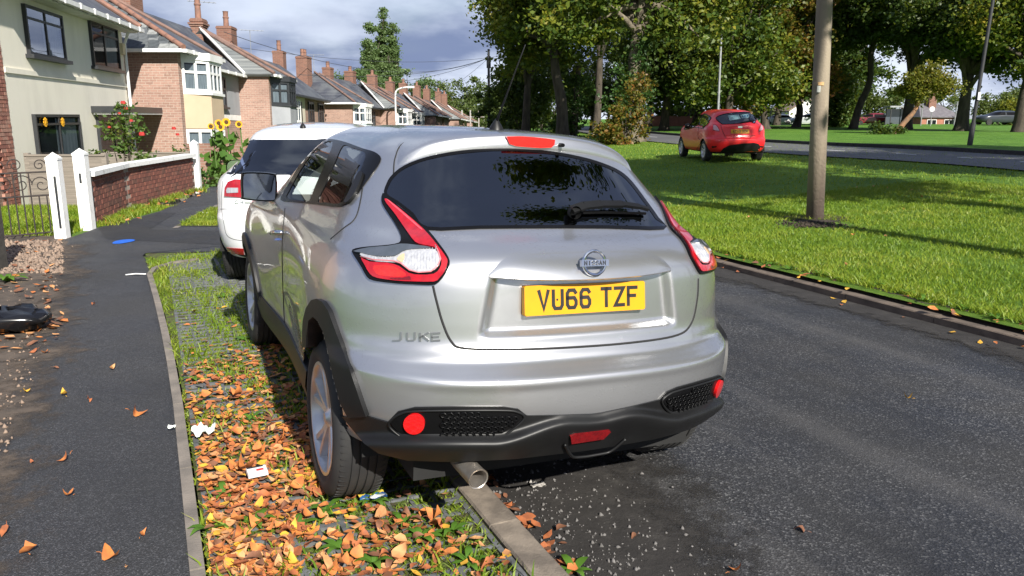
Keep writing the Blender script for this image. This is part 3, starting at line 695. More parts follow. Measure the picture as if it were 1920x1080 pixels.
li = V-B.vn*.03; lk = ~(g_in | s_out | w_in) & (fc[:, 2] > .88)
obj('interior_trim', np_mesh('interior_trim', li, Fq[lk][:, ::-1], M_seat, smooth=True), parent=jk)
obj('windscreen', np_mesh('windscreen', V, Fq[w_in], G_clear, smooth=True), parent=jk)
# glass
rg = B.patch('rear_window', o_glass, .002, G_back, step=9, skirt=0)
B.patch('rear_window_border', zc(1, 0, 0, o_glass), .001, M_gloss, step=9, skirt=.0) if False else None
for ps, nm, gm in ((o_front, 'door_window', G_clear), (o_rear, 'door_window', G_dark)): B.patch(nm, ps, .001, gm, step=6, skirt=0); B.patch(nm, ps, .002, M_gloss, step=6, skirt=0, mirror=2)
def ribbon(path, w, name, mat, lift=.004, closed=True, mirror=False, parent=None, th=None):
    """thin rounded strip following photo pixels on the body"""
    P = closed_spline(path, 5) if closed else list(spline(path, len(path)*5)); pts = [B.hit(*p) for p in P]
    for k in ((0, 1) if mirror else (0,)):
        m = MB(); m.tube([Vector((-h.x if k else h.x, h.y, h.z))+Vector((-n.x if k else n.x, n.y, n.z))*lift for h, n in pts], w, 6, closed=closed); obj(name, m, mat, parent or jk, True)
def shrink(o, k):
    A = np.array(o); n = len(A); out = []
    ar = sum(A[i][0]*A[(i+1) % n][1]-A[(i+1) % n][0]*A[i][1] for i in range(n))
    for i in range(n):
        t = A[(i+1) % n]-A[i-1]; t = t/np.linalg.norm(t); nn = np.array((-t[1], t[0]))*(1 if ar > 0 else -1); out.append(tuple(A[i]+nn*k))
    return out
B.patch('rear_window_border', shrink(o_glass, -2.5), .0035, M_gloss, step=8, skirt=.004, holes=[shrink(o_glass, 3)])
B.patch('window_frame', o_side, .004, M_gloss, step=6, mirror=1, skirt=.012, holes=[shrink(o_front, 1.5), shrink(o_rear, 1.5)])
dh = B.patch('rear_door_handle', Z5([(600, 385), (615, 355), (662, 258), (682, 250), (680, 275), (650, 345), (615, 388)]), .014, M_black, step=5, mirror=1)
# spoiler over the glass
def sp_y(x): return .652+.086*(abs(x)/.58)**2.4
def on_lip(u, v, dy=0.):
    d = (B.inv.to_3x3() @ ray(u, v)); y = .68
    for _ in range(12): p = B.o+d*((y-B.o.y)/d.y); y = sp_y(p.x)+dy
    return B.o+d*((y-B.o.y)/d.y)
tp = spline([(738.5, 326), (741, 316), (747, 306), (762, 290), (791, 274), (823, 264.5), (868, 257.5), (920, 254), (962, 252.8), (1010, 255)], 60)
bt = spline([(740, 334), (746, 326), (754, 318.5), (768, 309.5), (798, 297.5), (830, 290.5), (872, 284), (922, 280), (962, 279.6), (1010, 282)], 60)
T = [on_lip(u, v, .014) for u, v in tp]; Lw_ = [on_lip(u, v) for u, v in bt]
def cut0(P):                                                  # keep the left half and end it on the centre line
    out = []
    for a, b in zip(P[:-1], P[1:]):
        out.append(a)
        if a.x < 0 <= b.x: out.append(a.lerp(b, -a.x/(b.x-a.x))); break
    return out
def resamp(P, n):
    P = [np.array(p) for p in P]; sg = np.concatenate([[0], np.cumsum([np.linalg.norm(b-a) for a, b in zip(P[:-1], P[1:])])]); q = np.linspace(0, sg[-1], n)
    return [Vector([np.interp(t, sg, [p[k] for p in P]) for k in range(3)]) for t in q]
T, Lw_ = resamp(cut0(T), 40), resamp(cut0(Lw_), 40); rows = []
for i, (t, l) in enumerate(zip(T, Lw_)):
    f_ = min(1, i/14); yb = t.y+.06+.20*f_; r_ = B.bvh.ray_cast(Vector((t.x*.96, yb, 2.2)), Vector((0, 0, -1))); e_ = r_[0] if r_[0] is not None else t+Vector((0, .1, 0))
    e_ = e_+Vector((0, 0, .001)); mid_ = t.lerp(e_, .45)+Vector((0, 0, .012*f_)); un = B.bvh.ray_cast(l+Vector((0, -.3, -.010)), Vector((0, 1, 0)))[0] or l+Vector((0, .05, 0))
    rows.append([e_, mid_, t.lerp(e_, .12)+Vector((0, 0, .006*f_)), t, t.lerp(l, .12)+Vector((0, -.004, 0)), t.lerp(l, .5)+Vector((0, -.006, 0)), t.lerp(l, .9)+Vector((0, -.003, 0)), l, l+Vector((0, .012, -.006)), un+Vector((0, .004, 0))])
full = rows+[[Vector((-p.x, p.y, p.z)) for p in r_] for r_ in rows[-2::-1]]; k = len(rows[0]); nr_ = len(full)
m = MB(); m.add([p for r_ in full for p in r_], [(i*k+j, i*k+j+1, (i+1)*k+j+1, (i+1)*k+j) for i in range(nr_-1) for j in range(k-1)]); spo = obj('spoiler', m, M_silver, jk, 50)
def lip_plate(name, pts, dy, mat, parent):
    P = [on_lip(u, v, dy) for u, v in pts]; n_ = len(P); m = MB(); m.add(P+[p+Vector((0, .03, 0)) for p in P], [tuple(range(n_))]+[(i, (i+1) % n_, n_+(i+1) % n_, n_+i) for i in range(n_)]); return obj(name, m, mat, parent, 40)
lip_plate('brake_light', [(950, 256), (975, 255.5), (1000, 257), (1025, 259.5), (1041, 262), (1040, 271), (1034, 276.5), (1015, 277.5), (990, 276), (968, 274), (956, 270)], -.010, M_redb, spo)
p_ = on_lip(1050, 272); m = MB(); m.lathe([(0, -.03), (.008, -.03), (.009, -.02), (.009, .01)], 12, 'Y', p_); obj('washer_nozzle', m, M_gloss, spo, 40)
# tail lamps
Z4 = lambda p: zc(4.909, 640, 340, p)
lamp_out = Z4([(380, 105), (420, 135), (520, 220), (640, 310), (790, 435), (900, 570), (965, 660), (998, 730), (985, 800), (930, 890), (870, 945), (800, 955), (650, 948), (500, 940), (300, 915), (235, 880), (190, 800), (140, 720), (95, 645), (130, 615), (250, 598), (430, 583), (530, 562), (548, 520), (530, 450), (470, 350), (400, 250), (368, 180)])
tl = B.patch('tail_light', lamp_out, .010, M_gloss, step=5, mirror=1, per=2)
B.patch('red_lens', Z4([(398, 160), (440, 172), (600, 300), (760, 440), (880, 580), (960, 690), (978, 740), (950, 825), (900, 890), (850, 922), (650, 920), (500, 912), (330, 888), (262, 850), (215, 770), (180, 700), (260, 738), (420, 748), (530, 778), (620, 842), (720, 858), (850, 850), (905, 800), (922, 730), (890, 645), (850, 600), (750, 580), (680, 555), (620, 480), (540, 365), (480, 280), (415, 200)]), .017, M_redl, parent=tl, step=4, mirror=1, per=2)
B.patch('clear_lens', Z4([(175, 655), (320, 692), (490, 690), (560, 648), (640, 626), (760, 622), (862, 624), (896, 680), (912, 730), (880, 790), (830, 828), (720, 836), (640, 820), (560, 764), (500, 746), (320, 735), (200, 700)]), .016, M_clear, parent=tl, step=4, mirror=1, per=2)
B.patch('indicator_lens', Z4([(510, 710), (545, 675), (580, 662), (575, 720), (560, 742), (535, 735)]), .0185, M_amber, parent=tl, step=4, mirror=1, per=2)
B.patch('smoked_cover', Z4([(110, 640), (250, 606), (430, 592), (548, 572), (660, 580), (830, 606), (640, 620), (560, 640), (490, 682), (320, 684), (190, 655)]), .020, M_smoke, parent=tl, step=4, mirror=1, per=2)
B.patch('stop_lamp_cell', Z4([(300, 775), (440, 772), (520, 800), (590, 850), (560, 878), (400, 870), (315, 845)]), .0178, M('lamp_cell_red', (.60, .020, .012), (.48, .012, .010), 60, .2, coat=1., bs=150, bstr=.4, bdist=.003), parent=tl, step=4, mirror=1, per=2)
B.patch('fog_lamp_cell', Z4([(450, 886), (560, 886), (625, 870), (640, 896), (620, 908), (470, 902)]), .0178, M('lamp_cell_dark', (.16, .004, .006), (.10, .003, .005), 60, .2, coat=1.), parent=tl, step=4, mirror=1, per=2)
B.patch('painted_lens_highlight', Z4([(420, 168), (445, 178), (600, 306), (740, 432), (725, 436), (590, 320)]), .0178, M('lens_highlight_tint', (.55, .07, .09), (.48, .05, .07), 30, .15, coat=1.), parent=tl, step=4, mirror=1, per=2)  # sky reflection on the upper lens arm, put into a pinker colour
# moulded ribs and dividing lines inside the lamps
M_rib = M('lens_rib', (.17, .003, .006), None, 9, .2, coat=1.); M_pink = M('lens_divider', (.60, .20, .22), None, 9, .2, coat=1.)
for k_ in (0, 1):
    mb_ = MB(); mc_ = MB(); md_ = MB()
    def rib(mb, path, r_, lift):
        pts = [B.hit(*q) for q in Z4(path)]; mb.tube([Vector((-h.x if k_ else h.x, h.y, h.z))+Vector((-n.x if k_ else n.x, n.y, n.z))*lift for h, n in pts], r_, 5)
    for i in range(9): x = 655+i*27; rib(mc_, [(x, 640), (x+2, 730), (x+4, 815)], .0013, .0165)
    for i in range(5): x = 330+i*34; rib(mc_, [(x, 698), (x+1, 734)], .0012, .0165)
    rib(md_, [(200, 712), (320, 741), (500, 752), (560, 770), (640, 828), (720, 846), (830, 838), (890, 795), (917, 735), (898, 680), (866, 618)], .0030, .0165)
    tag(obj('clear_lens_ribs', mc_, M_clear, tl[k_]), kind='stuff'); obj('lens_divider', md_, M_pink, tl[k_], True)
# panel gaps
B.seam([(812, 536), (818, 562), (830, 605), (846, 640), (868, 653), (950, 655.5), (1060, 652), (1180, 643), (1268, 629), (1296, 606), (1307, 560), (1309, 522)], .0045)
B.seam(Z5([(690, 305), (678, 380), (662, 445), (640, 480), (600, 510), (540, 560)]), .003, mirror=True)
B.seam(Z5([(330, 420), (318, 560), (318, 700), (325, 900), (332, 965)]), .003, mirror=True)
B.seam([(738, 326), (741, 296), (757, 268), (812, 250)], .003)
# tailgate handle trim, plate, badge, lettering
def body_y(x, z):
    h = B.bvh.ray_cast(Vector((x, -1, z)), Vector((0, 1, 0))); return h[0].y
rows = []
for i in range(61):
    x = -.392+.784*i/60; e = abs(x/.392); zt = 1.128-.085*e**5; zl = 1.024+.010*e*e; yl = .074+.066*e**2.4
    top = Vector((x, body_y(x, zt)-.0005, zt)); lip = Vector((x, min(yl, body_y(x, zl)-.001), zl)); row = []
    for k in range(9):
        t = k/8; p = top.lerp(lip, t); p.y -= .016*math.sin(math.pi*t)*(1-e**4); row.append(p)
    row += [lip+Vector((0, .004, -.005)), Vector((x, body_y(x, zl-.012)+.002, zl-.010))]; rows.append(row)
m = MB(); k = len(rows[0]); m.add([p for r_ in rows for p in r_], [(i*k+j, i*k+j+1, (i+1)*k+j+1, (i+1)*k+j) for i in range(60) for j in range(k-1)])
obj('tailgate_trim', m, M_silver, jk, 50)
bn = Vector((0, -1, .16)).normalized(); bu = Vector((0, .16, 1)).normalized(); bx = Vector((1, 0, 0))
pcn = Vector((0, .122, .942))                                  # number plate, flat and upright in the recess
pf = lambda a, b, d: pcn+bx*a+bu*b+bn*d
m = MB(); r_ = .006
m.prism([(-.26+r_, -.0555), (.26-r_, -.0555), (.26, -.0555+r_), (.26, .0555-r_), (.26-r_, .0555), (-.26+r_, .0555), (-.26, .0555-r_), (-.26, -.0555+r_)], pf, -.02, .004)
pl = obj('number_plate', m, M_yplate, jk)
m = MB(); x0 = -.208
for i, ch in enumerate('VU66 TZF'):
    if ch != ' ': glyph_strokes(ch, x0+.007, -.0325, .037, .065, .0135, pf, m, .0052)
    x0 += .033 if ch == ' ' else .0585
m.lathe([(0, 0), (.0045, 0), (.0045, .001)], 12, 'Y', (0, 0, 0)) if False else None
m.prism([(-.1265+.004*math.cos(q), .0+.004*math.sin(q)) for q in np.linspace(0, 2*math.pi, 12, endpoint=False)], pf, 0, .006)
obj('plate_lettering', m, M_pblack, pl)
lc = Vector((0, .082, 1.083)); lf = lambda a, b, d: lc+bx*a+bu*b+bn*d
m = MB(); m.tube([lf(.046*math.cos(q), .044*math.sin(q), .002) for q in np.linspace(0, 2*math.pi, 40, endpoint=False)], .0065, 8, closed=True)
m.prism([(-.058, -.012), (.058, -.012), (.058, .012), (-.058, .012)], lf, -.004, .009)
em = obj('badge', m, M_chrome, jk, 40)
m = MB()
for i, ch in enumerate('NISSAN'): glyph_strokes(ch, -.045+i*.0157, -.007, .0095, .014, .0028, lf, m, .0104)
obj('badge_lettering', m, M_pblack, em)
lt = MB()
for ch, u0, w in (('J', 736, 17), ('U', 762, 17), ('K', 786, 18), ('E', 808, 17)):
    a, an = B.hit(u0, 639); b, _ = B.hit(u0+w, 638); c, _ = B.hit(u0, 624)
    ex = (b-a); ey = c-a
    glyph_strokes(ch, .1, 0, .85, .92, .22, lambda p, q, d: a+ex*p+ey*q+an*(d*.014+.001), lt, .3)
obj('model_lettering', lt, M('dark_chrome', (.32, .33, .34), (.25, .25, .26), 10, .3, metal=.8), jk)
# wiper
hb, nb = B.hit(1072, 404)
m = MB(); m.lathe([(0, .012), (.022, .012), (.026, .0), (.026, -.02)], 16, 'Y', hb+nb*.02)
wp = [B.hit(u, v) for u, v in ((1066, 404), (1090, 396), (1120, 393), (1160, 393), (1190, 397), (1207, 402))]
for (a, na), (b, nb2), w in zip(wp[:-1], wp[1:], (.036, .034, .030, .022, .015)): m.bar(a+na*.032, b+nb2*.032, w, .014, up=na)
wo_ = obj('rear_wiper', m, M_black, jk, 40)
m = MB(); m.tube([p+n*.012 for p, n in (B.hit(u, v) for u, v in ((1090, 403), (1130, 402), (1170, 403), (1207, 404)))], .006, 6); obj('wiper_blade', m, M_gloss, wo_)
# black lower bumper with pockets
Z7 = lambda p: zc(2.2326, 540, 560, p)
cl_out = [(641, 782), (683, 779.5), (726, 792), (745, 772), (777, 764), (853, 762.5), (943, 762.5), (972, 767), (988, 779.5), (1059.6, 779), (B.mid(777), 777), (B.mid(815), 815), (B.mid(846), 846), (965.5, 861), (853.5, 866.6), (764, 864), (710, 851), (683, 832), (661, 806)]
def cl_off(u, v):
    k = max(0, min(1, (u-925)/150)); k = k*k*(3-2*k); v0 = 808-32*k; w = 30-8*k; sm = lambda t: (lambda q: q*q*(3-2*q))(max(0., min(1., t)))
    return .007+(.046-.016*k)*sm((v-v0)/w)-(.034-.02*k)*sm((v-v0-w-2)/34)
cl = B.patch('bumper_lower', cl_out, cl_off, M_black, step=4, skirt=.05, curve=False, ang=40, mirror=3)
pk = [(732.6, 793), (741, 781), (755, 773), (777, 768.5), (853.5, 767), (943, 767), (968, 770), (981, 778.6), (970, 793), (943, 812), (920, 819), (853.5, 824.5), (791, 825.5), (764, 819.5), (744, 807)]
pks = B.patch('fog_lamp_pocket', pk, .012, M_gloss, step=6, mirror=1, skirt=-.004)
ribbon(pk, .0045, 'pocket_rim', M_black, .014, mirror=True)
B.patch('reflector', [(776+20*math.cos(q), 796+19*math.sin(q)) for q in np.linspace(0, 2*math.pi, 16, endpoint=False)], .024, M_redb, parent=pks, step=5, mirror=1, per=2)
cells = []
for j in range(6):
    for i in range(13):
        u = 832+i*12.5+(6.2 if j % 2 else 0); v = 775+j*9.0-(u-832)*.02
        hexa = [(u+6.0*math.cos(q), v+4.3*math.sin(q)) for q in np.linspace(0, 2*math.pi, 6, endpoint=False)]
        if all(inpoly(np.array(hexa), [(826, 770), (940, 770), (966, 773), (976, 779), (966, 791), (940, 809), (918, 815), (826, 820)])): cells.append(hexa)
for k in (0, 1):
    m = MB()
    for hx in cells:
        pts = [B.hit(*p) for p in hx]
        m.tube([Vector((-p.x if k else p.x, p.y, p.z))+Vector((-n.x if k else n.x, n.y, n.z))*.017 for p, n in pts], .0035, 4, closed=True)
    obj('honeycomb_grille', m, M_gloss, pks[k], True)
fl = B.patch('fog_lamp', [(1070, 819), (1078, 815), (1143, 807), (1146, 810), (1132, 824), (1072, 833)], .040, MATS['lamp_cell_dark'], step=5, skirt=-.03, curve=False)
ribbon([(1052, 822), (1062, 838), (1075, 844), (1120, 838), (1140, 832), (1165, 812)], .006, 'fog_lamp_surround', M_black, .034, closed=False)
# wheel arch cladding, sills, liners
ar_out = [(566, 652), (566, 625), (567.5, 600), (573, 578), (583, 562.5), (593, 560), (603, 565), (615, 583), (630, 624), (644, 660), (661, 710), (677, 757), (686, 782)]
ar_in = [(652, 784), (638, 758), (624, 707), (614, 657), (605, 621), (595, 601), (586, 594), (578, 601), (574, 629), (573, 652)]
for k, o_ in enumerate(B.patch('wheel_arch_trim', ar_out+ar_in, .020, M_black, step=5, mirror=1, skirt=.05, curve=False)): pass
for sg in (-1, 1):
    for ya, a0, a1 in ((.765, -22, 200), (3.285, -8, 188)):
        if ya > 2:
            m = MB(); n = 44; prof = []
            for i in range(n+1):
                a = R(a0+(a1-a0)*i/n); c, s_ = math.cos(a), math.sin(a); row = []
                for r_, o_ in ((.372, -.09), (.372, .012), (.380, .020), (.425, .022), (.448, .016), (.452, -.004)):
                    q = B.side(ya-c*max(r_, .40), max(.335+s_*max(r_, .40), .305), sg)
                    row.append((q+sg*o_, ya-c*r_, .335+s_*r_))
                prof.append(row)
            k = len(prof[0]); P = [p for row in prof for p in row]
            m.add(P, [(i*k+j, i*k+j+1, (i+1)*k+j+1, (i+1)*k+j) for i in range(n) for j in range(k-1)])
            obj('wheel_arch_trim', m, M_black, jk, 40)
        m = MB(); xs = [sg*.45, sg*.80]; q_ = np.linspace(-.05, math.pi+.05, 30)
        m.add([(x_, ya+.43*math.cos(q), .345+.43*math.sin(q)) for x_ in xs for q in q_], [(i, i+1, 30+i+1, 30+i) for i in range(29)]); m.f.append(tuple(range(30))); m.m.append(0)
        obj('wheel_arch_liner', m, M_dark, jk)
    m = MB()
    rows = []
    for i in range(25):
        y_ = 1.12+(2.93-1.12)*i/24; xs = abs(B.side(y_, .40, sg))
        rows.append([(sg*(xs-.02), y_, .44), (sg*(xs+.012), y_, .43), (sg*(xs+.018), y_, .36), (sg*(xs-.005), y_, .27), (sg*(xs-.12), y_, .23)])
    m.add([p for r_ in rows for p in r_], [(i*5+j, i*5+j+1, i*5+6+j, i*5+5+j) for i in range(24) for j in range(4)])
    obj('sill_trim', m, M_black, jk, 40)
    for ya in (.765, 3.285): wheel(jk, sg*.765, ya, .330, .222, .236, sg, 5, .332)
m = MB(); m.box((0, 2.0, .32), (1.25, 3.5, .16)); m.box((0, .5, .40), (1.3, .5, .10)); m.box((0, .765, .32), (1.3, .1, .1)); obj('underbody', m, M_dark, jk)
ex = B.inv @ (Vector((0, 0, H)))
ec = Vector((-.452, .03, .318)); m = MB(); dr = Vector((.10, -1, -.10)).normalized()
pts = [ec-dr*.16, ec-dr*.02, ec]; m.tube(pts, [.036, .038, .039], 20, caps=False); m.tube([ec, ec-dr*.10], [.034, .033], 20, caps=False); m.tube([ec-dr*.004, ec+dr*.0], [.034, .0395], 20, caps=False)
obj('exhaust_pipe', m, M_exh, jk, 40)
m = MB(); m.lathe([(0, 0), (.034, 0)], 20, 'Y', ec-dr*.10); obj('exhaust_bore', m, M_dark, jk)
# mirrors, handle, aerial, seats
hm = B.hit(517, 372)[0]
for sg in (-1, 1):
    mo = Vector((sg*.895, 2.47, 1.162)); m = MB()
    o = closed_spline([(-.085, -.075), (.075, -.085), (.098, -.06), (.100, .05), (.08, .08), (-.07, .085), (-.098, .06), (-.098, -.05)], 4)
    for (s0, y0), (s1, y1) in (((1, 0), (1.03, .03)), ((1.03, .03), (.85, .10)), ((.85, .10), (.4, .14))):
        n_ = len(o); m.add([mo+Vector((-sg*p[0]*s0, y0, p[1]*s0)) for p in o]+[mo+Vector((-sg*p[0]*s1, y1, p[1]*s1)) for p in o], [(i, (i+1) % n_, n_+(i+1) % n_, n_+i) for i in range(n_)])
    m.bar(mo+Vector((-sg*.06, .07, -.05)), mo+Vector((-sg*.16, .09, -.09)), .07, .05)
    mr = obj('door_mirror', m, M_gloss, jk, 50)
    g = MB(); n_ = len(o); g.add([mo+Vector((-sg*p[0]*.9, .004, p[1]*.9)) for p in o], [tuple(range(n_))]); obj('mirror_glass', g, M('mirror_silvering', (.30, .32, .34), (.24, .25, .27), 6, .04, metal=1.), mr)
    fl_ = MB(); fl_.add([mo+Vector((-sg*p[0], .012, p[1])) for p in o], [tuple(range(n_))]); obj('mirror_back', fl_, M_gloss, mr)
for k in (0, 1):
    p0, n0 = B.hit(518, 437); p1, _ = B.hit(533, 436); f = lambda p: Vector((-p.x if k else p.x, p.y, p.z)); nn = f(n0)
    m = MB(); m.tube([f(p1)+nn*.012, f(p1).lerp(f(p0), .3)+nn*.035, f(p1).lerp(f(p0), .7)+nn*.035, f(p0)+nn*.012], [.012, .014, .014, .012], 8); obj('door_handle', m, M_chrome, jk, True)
p0 = B.hit(928, 242)[0]; p0 = Vector((0, 1.05, B.bvh.ray_cast(Vector((0, 1.05, 3)), Vector((0, 0, -1)))[0].z))
m = MB(); m.lathe([(.035, -.004), (.030, .012), (.012, .04), (.006, .05)], 16, 'Z', p0); m.tube([p0+Vector((0, -.005, .04)), p0+Vector((0, -.28, .36))], [.006, .0025], 6); obj('aerial', m, M_black, jk, True)
for sg in (-1, 1):
    for y_, z_ in ((2.05, .55), (1.15, .58)):
        m = MB()
        m.box((sg*.36, y_+.22, z_), (.50, .50, .16)); m.box((sg*.36, y_-.06, z_+.34), (.48, .14, .62), mat=Matrix.Rotation(.22, 3, 'X')); m.box((sg*.36, y_-.15, z_+.72), (.26, .09, .17))
        obj('seat', m, M_seat, jk)
m = MB(); m.box((0, 2.85, .92), (1.4, .45, .3)); obj('dashboard', m, M_seat, jk); m = MB(); m.box((0, .75, .75), (1.2, .5, .3)); obj('luggage_cover', m, M_seat, jk)
for sg in (-1, 1):
    m = MB(); m.lathe([(0, .02), (.07, .015), (.11, -.01)], 20, 'Y', (sg*.62, 3.93, .72)); obj('headlight', m, M_lamp, jk, True)
# ================================================================== other cars
def keys_from(sx, sy, sz, rake=1., ybody=1., top=1.):
    out = []
    for z, yr, br, nr, wr, wm, wf, yf, bf, nf in JK:
        k = max(0, min(1, (z-1.05)/.15))
        out.append((z*sz, yr*(rake*k+ybody*(1-k)), br*.9, nr, wr*sx*(1+(top-1)*k), wm*sx*(1+.03*(1-k))*(1+(top-1)*k), wf*sx, yf*sy, bf*sy, nf))
    return out
def place(root, loc, yaw, roll=0.):
    root.rotation_euler = (0, roll, yaw); root.matrix_basis = Matrix.Translation(loc) @ (Matrix.Rotation(yaw, 4, 'Z') @ Matrix.Rotation(roll, 4, 'Y'))
def shell(root, keys, axles, pm_, ym=2.0, glassz=None, r=.33, holes=(), nz=90, fr=(60, 50, 16), drop=(1.6, .03, 1.2, 1.5), trim=M_black, liner=True, ztop=1.5):
    V_, Fq_ = car_rings(keys, nz, axles[0], ym, axles[1], drop, fr); b = Body(root, V_, Fq_); fc_ = V_[Fq_].mean(1)
    cut = np.zeros(len(fc_), bool)
    for ya in axles: cut |= (np.hypot(fc_[:, 1]-ya, fc_[:, 2]-r) < r+.045) & (np.abs(fc_[:, 0]) > .4)
    px_ = b.pix(fc_); pm2 = b.pix(fc_*np.array((-1, 1, 1)))
    for q, side in holes:
        cut |= inpoly(px_, q) & ((fc_[:, 0] < -.3) if side else (fc_[:, 1] < 1.0))
        if side: cut |= inpoly(pm2, q) & (fc_[:, 0] > .3)
    ws = (fc_[:, 1] > ym) & (fc_[:, 2] > ztop*.70) & (b.N[:, 1] > .55) & (fc_[:, 2] < ztop*.95)
    obj('body', np_mesh('body', V_, Fq_[~(cut | ws)], pm_, smooth=True), parent=root)
    obj('windscreen', np_mesh('windscreen', V_, Fq_[ws], G_clear, smooth=True), parent=root)
    lw = V_-b.vn*.03; obj('interior_trim', np_mesh('interior_trim', lw, Fq_[~(cut | ws) & (fc_[:, 2] > .5)][:, ::-1], M_seat, smooth=True), parent=root)
    for sg in (-1, 1):
        for ya in axles:
            m = MB(); q_ = np.linspace(-.02, math.pi+.02, 24); R_ = r+.055
            m.add([(x_, ya+R_*math.cos(q), r+R_*math.sin(q)) for x_ in (sg*.42, sg*(abs(b.side(ya, r+R_+.02, sg))-.02)) for q in q_], [(i, i+1, 25+i, 24+i) for i in range(23)]); m.f.append(tuple(range(24))); m.m.append(0); obj('wheel_arch_liner', m, M_dark, root)
    m = MB(); m.box((0, (axles[0]+axles[1])/2, .30), (1.2, axles[1]-axles[0]+.9, .14)); obj('underbody', m, M_dark, root)
    for sg in (-1, 1):
        for y_, z_ in ((ym+.1, .52), (ym-.85, .55)):
            m = MB(); m.box((sg*.36, y_+.2, z_), (.5, .5, .16)); m.box((sg*.36, y_-.08, z_+.34), (.48, .14, .62), mat=Matrix.Rotation(.22, 3, 'X')); m.box((sg*.36, y_-.17, z_+.70), (.26, .09, .17)); obj('seat', m, M_seat, root)
    return b
def plate(b, root, c, txt, w=.26, th=.0):
    pf_ = lambda a, q, d: Vector(c)+Vector((1, 0, 0))*a+Vector((0, .12, .99))*q+Vector((0, -.99, .12))*d
    m = MB(); m.prism([(-w, -.0555), (w, -.0555), (w, .0555), (-w, .0555)], pf_, -.02, .004); p = obj('number_plate', m, M_yplate, root)
    m = MB(); x0 = -.208
    for ch in txt:
        if ch != ' ': glyph_strokes(ch, x0+.007, -.0325, .037, .065, .0135, pf_, m, .0055)
        x0 += .033 if ch == ' ' else .0585
    obj('plate_lettering', m, M_pblack, p)
# ---- white people carrier ahead of the silver car
M_wht = paint('white_car_paint', (.80, .81, .82), 0, .35)
wc = thing('parked_car', 'white family hatchback parked on the verge ahead of the silver crossover', 'car'); place(wc, (-1.80, 7.12, .083), R(10.5))
o_wg = [(441, 326), (446, 300), (457, 272), (470, 263), (520, 262), (590, 262), (640, 264), (652, 330), (540, 328)]
wk = keys_from(1.02, 1.07, .965, .62, .8, .92)
WB = shell(wc, wk, (.80, 3.58), M_wht, 2.1, r=.335, holes=[(o_wg, 0)], ztop=1.6, drop=(1.7, .03, 1.2, 1.55))
WB.patch('rear_window', o_wg, .003, G_back, step=8, skirt=0)
WB.patch('side_window_trim', [(421, 322), (428, 300), (441, 275), (452, 266), (456, 272), (446, 298), (438, 326)], .003, M_gloss, step=6, mirror=1)
0 and WB.patch('rear_spoiler', [(447, 268), (452, 252), (468, 244), (520, 241), (590, 241), (640, 243), (640, 262), (590, 261), (520, 261), (470, 262), (455, 270)], .02, M_wht, step=8)
WL = WB.patch('tail_light', [(420, 368), (421, 352), (427, 341), (440, 336), (462, 337), (520, 340), (520, 371), (462, 371)], .012, M_redl, step=5, mirror=1, curve=False)
WB.patch('clear_lens', [(424, 357), (426, 352), (446, 352), (446, 361), (425, 362)], .016, M_clear, parent=WL, step=4, mirror=1, curve=False)
WB.patch('reflector', [(425, 464), (457, 466), (458, 477), (430, 475)], .006, M_redl, step=4, mirror=1, curve=False)
WB.seam([(413, 392), (440, 392), (560, 394)], .0025, M_seam); WB.seam([(418, 340), (415, 380), (420, 420), (430, 445), (470, 452), (560, 454)], .0025)
WB.patch('bumper_lower', [(412, 488), (440, 490), (560, 494), (560, 512), (440, 508), (420, 500)], .004, M_black, step=6, curve=False)
lt = MB()
for ch, u0 in (('C', 441), ('4', 451)):
    a, an = WB.hit(u0, 381.5); b_2, _ = WB.hit(u0+6, 381.5); c2, _ = WB.hit(u0, 376); ex_, ey_ = b_2-a, c2-a
    glyph_strokes(ch, .05, 0, .9, .95, .2, lambda p, q, d: a+ex_*p+ey_*q+an*(d*.01+.001), lt, .3)
obj('model_lettering', lt, M_chrome, wc)
a, an = WB.hit(460, 380); b_2, _ = WB.hit(472, 380); m = MB(); m.bar(a+an*.004, b_2+an*.004, .008, .008); obj('badge_bar', m, M_chrome, wc)
for sg in (-1, 1):
    for ya in (.80, 3.58): wheel(wc, sg*.785, ya, .335, .215, .22, sg, 5)
    mo = WB.inv @ at(421, 312, 9.38); mo = Vector((sg*1.0, mo.y, mo.z)); m = MB(); o = closed_spline([(-.10, -.065), (.09, -.07), (.11, -.02), (.09, .065), (-.06, .07), (-.115, .02)], 4); n_ = len(o)
    for (s0, y0), (s1, y1) in (((1, 0), (1.0, .06)), ((1.0, .06), (.6, .13))): m.add([mo+Vector((-sg*p[0]*s0, y0, p[1]*s0)) for p in o]+[mo+Vector((-sg*p[0]*s1, y1, p[1]*s1)) for p in o], [(i, (i+1) % n_, n_+(i+1) % n_, n_+i) for i in range(n_)])
    m.bar(mo+Vector((-sg*.05, .05, -.04)), mo+Vector((-sg*.25, .06, -.08)), .06, .045); mr = obj('door_mirror', m, M_gloss, wc, 50)
    g = MB(); g.add([mo+Vector((-sg*p[0]*.9, .003, p[1]*.9)) for p in o], [tuple(range(n_))]); obj('mirror_glass', g, M_chrome, mr)
p0 = WB.hit(568, 240)[0]; m = MB(); m.lathe([(.03, -.01), (.025, .02), (.006, .045)], 12, 'Z', p0); m.tube([p0+Vector((0, 0, .04)), p0+Vector((0, -.03, .24))], .005, 6); obj('aerial', m, M_black, wc)
plate(WB, wc, (0, .02, .85), 'XO', .26)if False else None
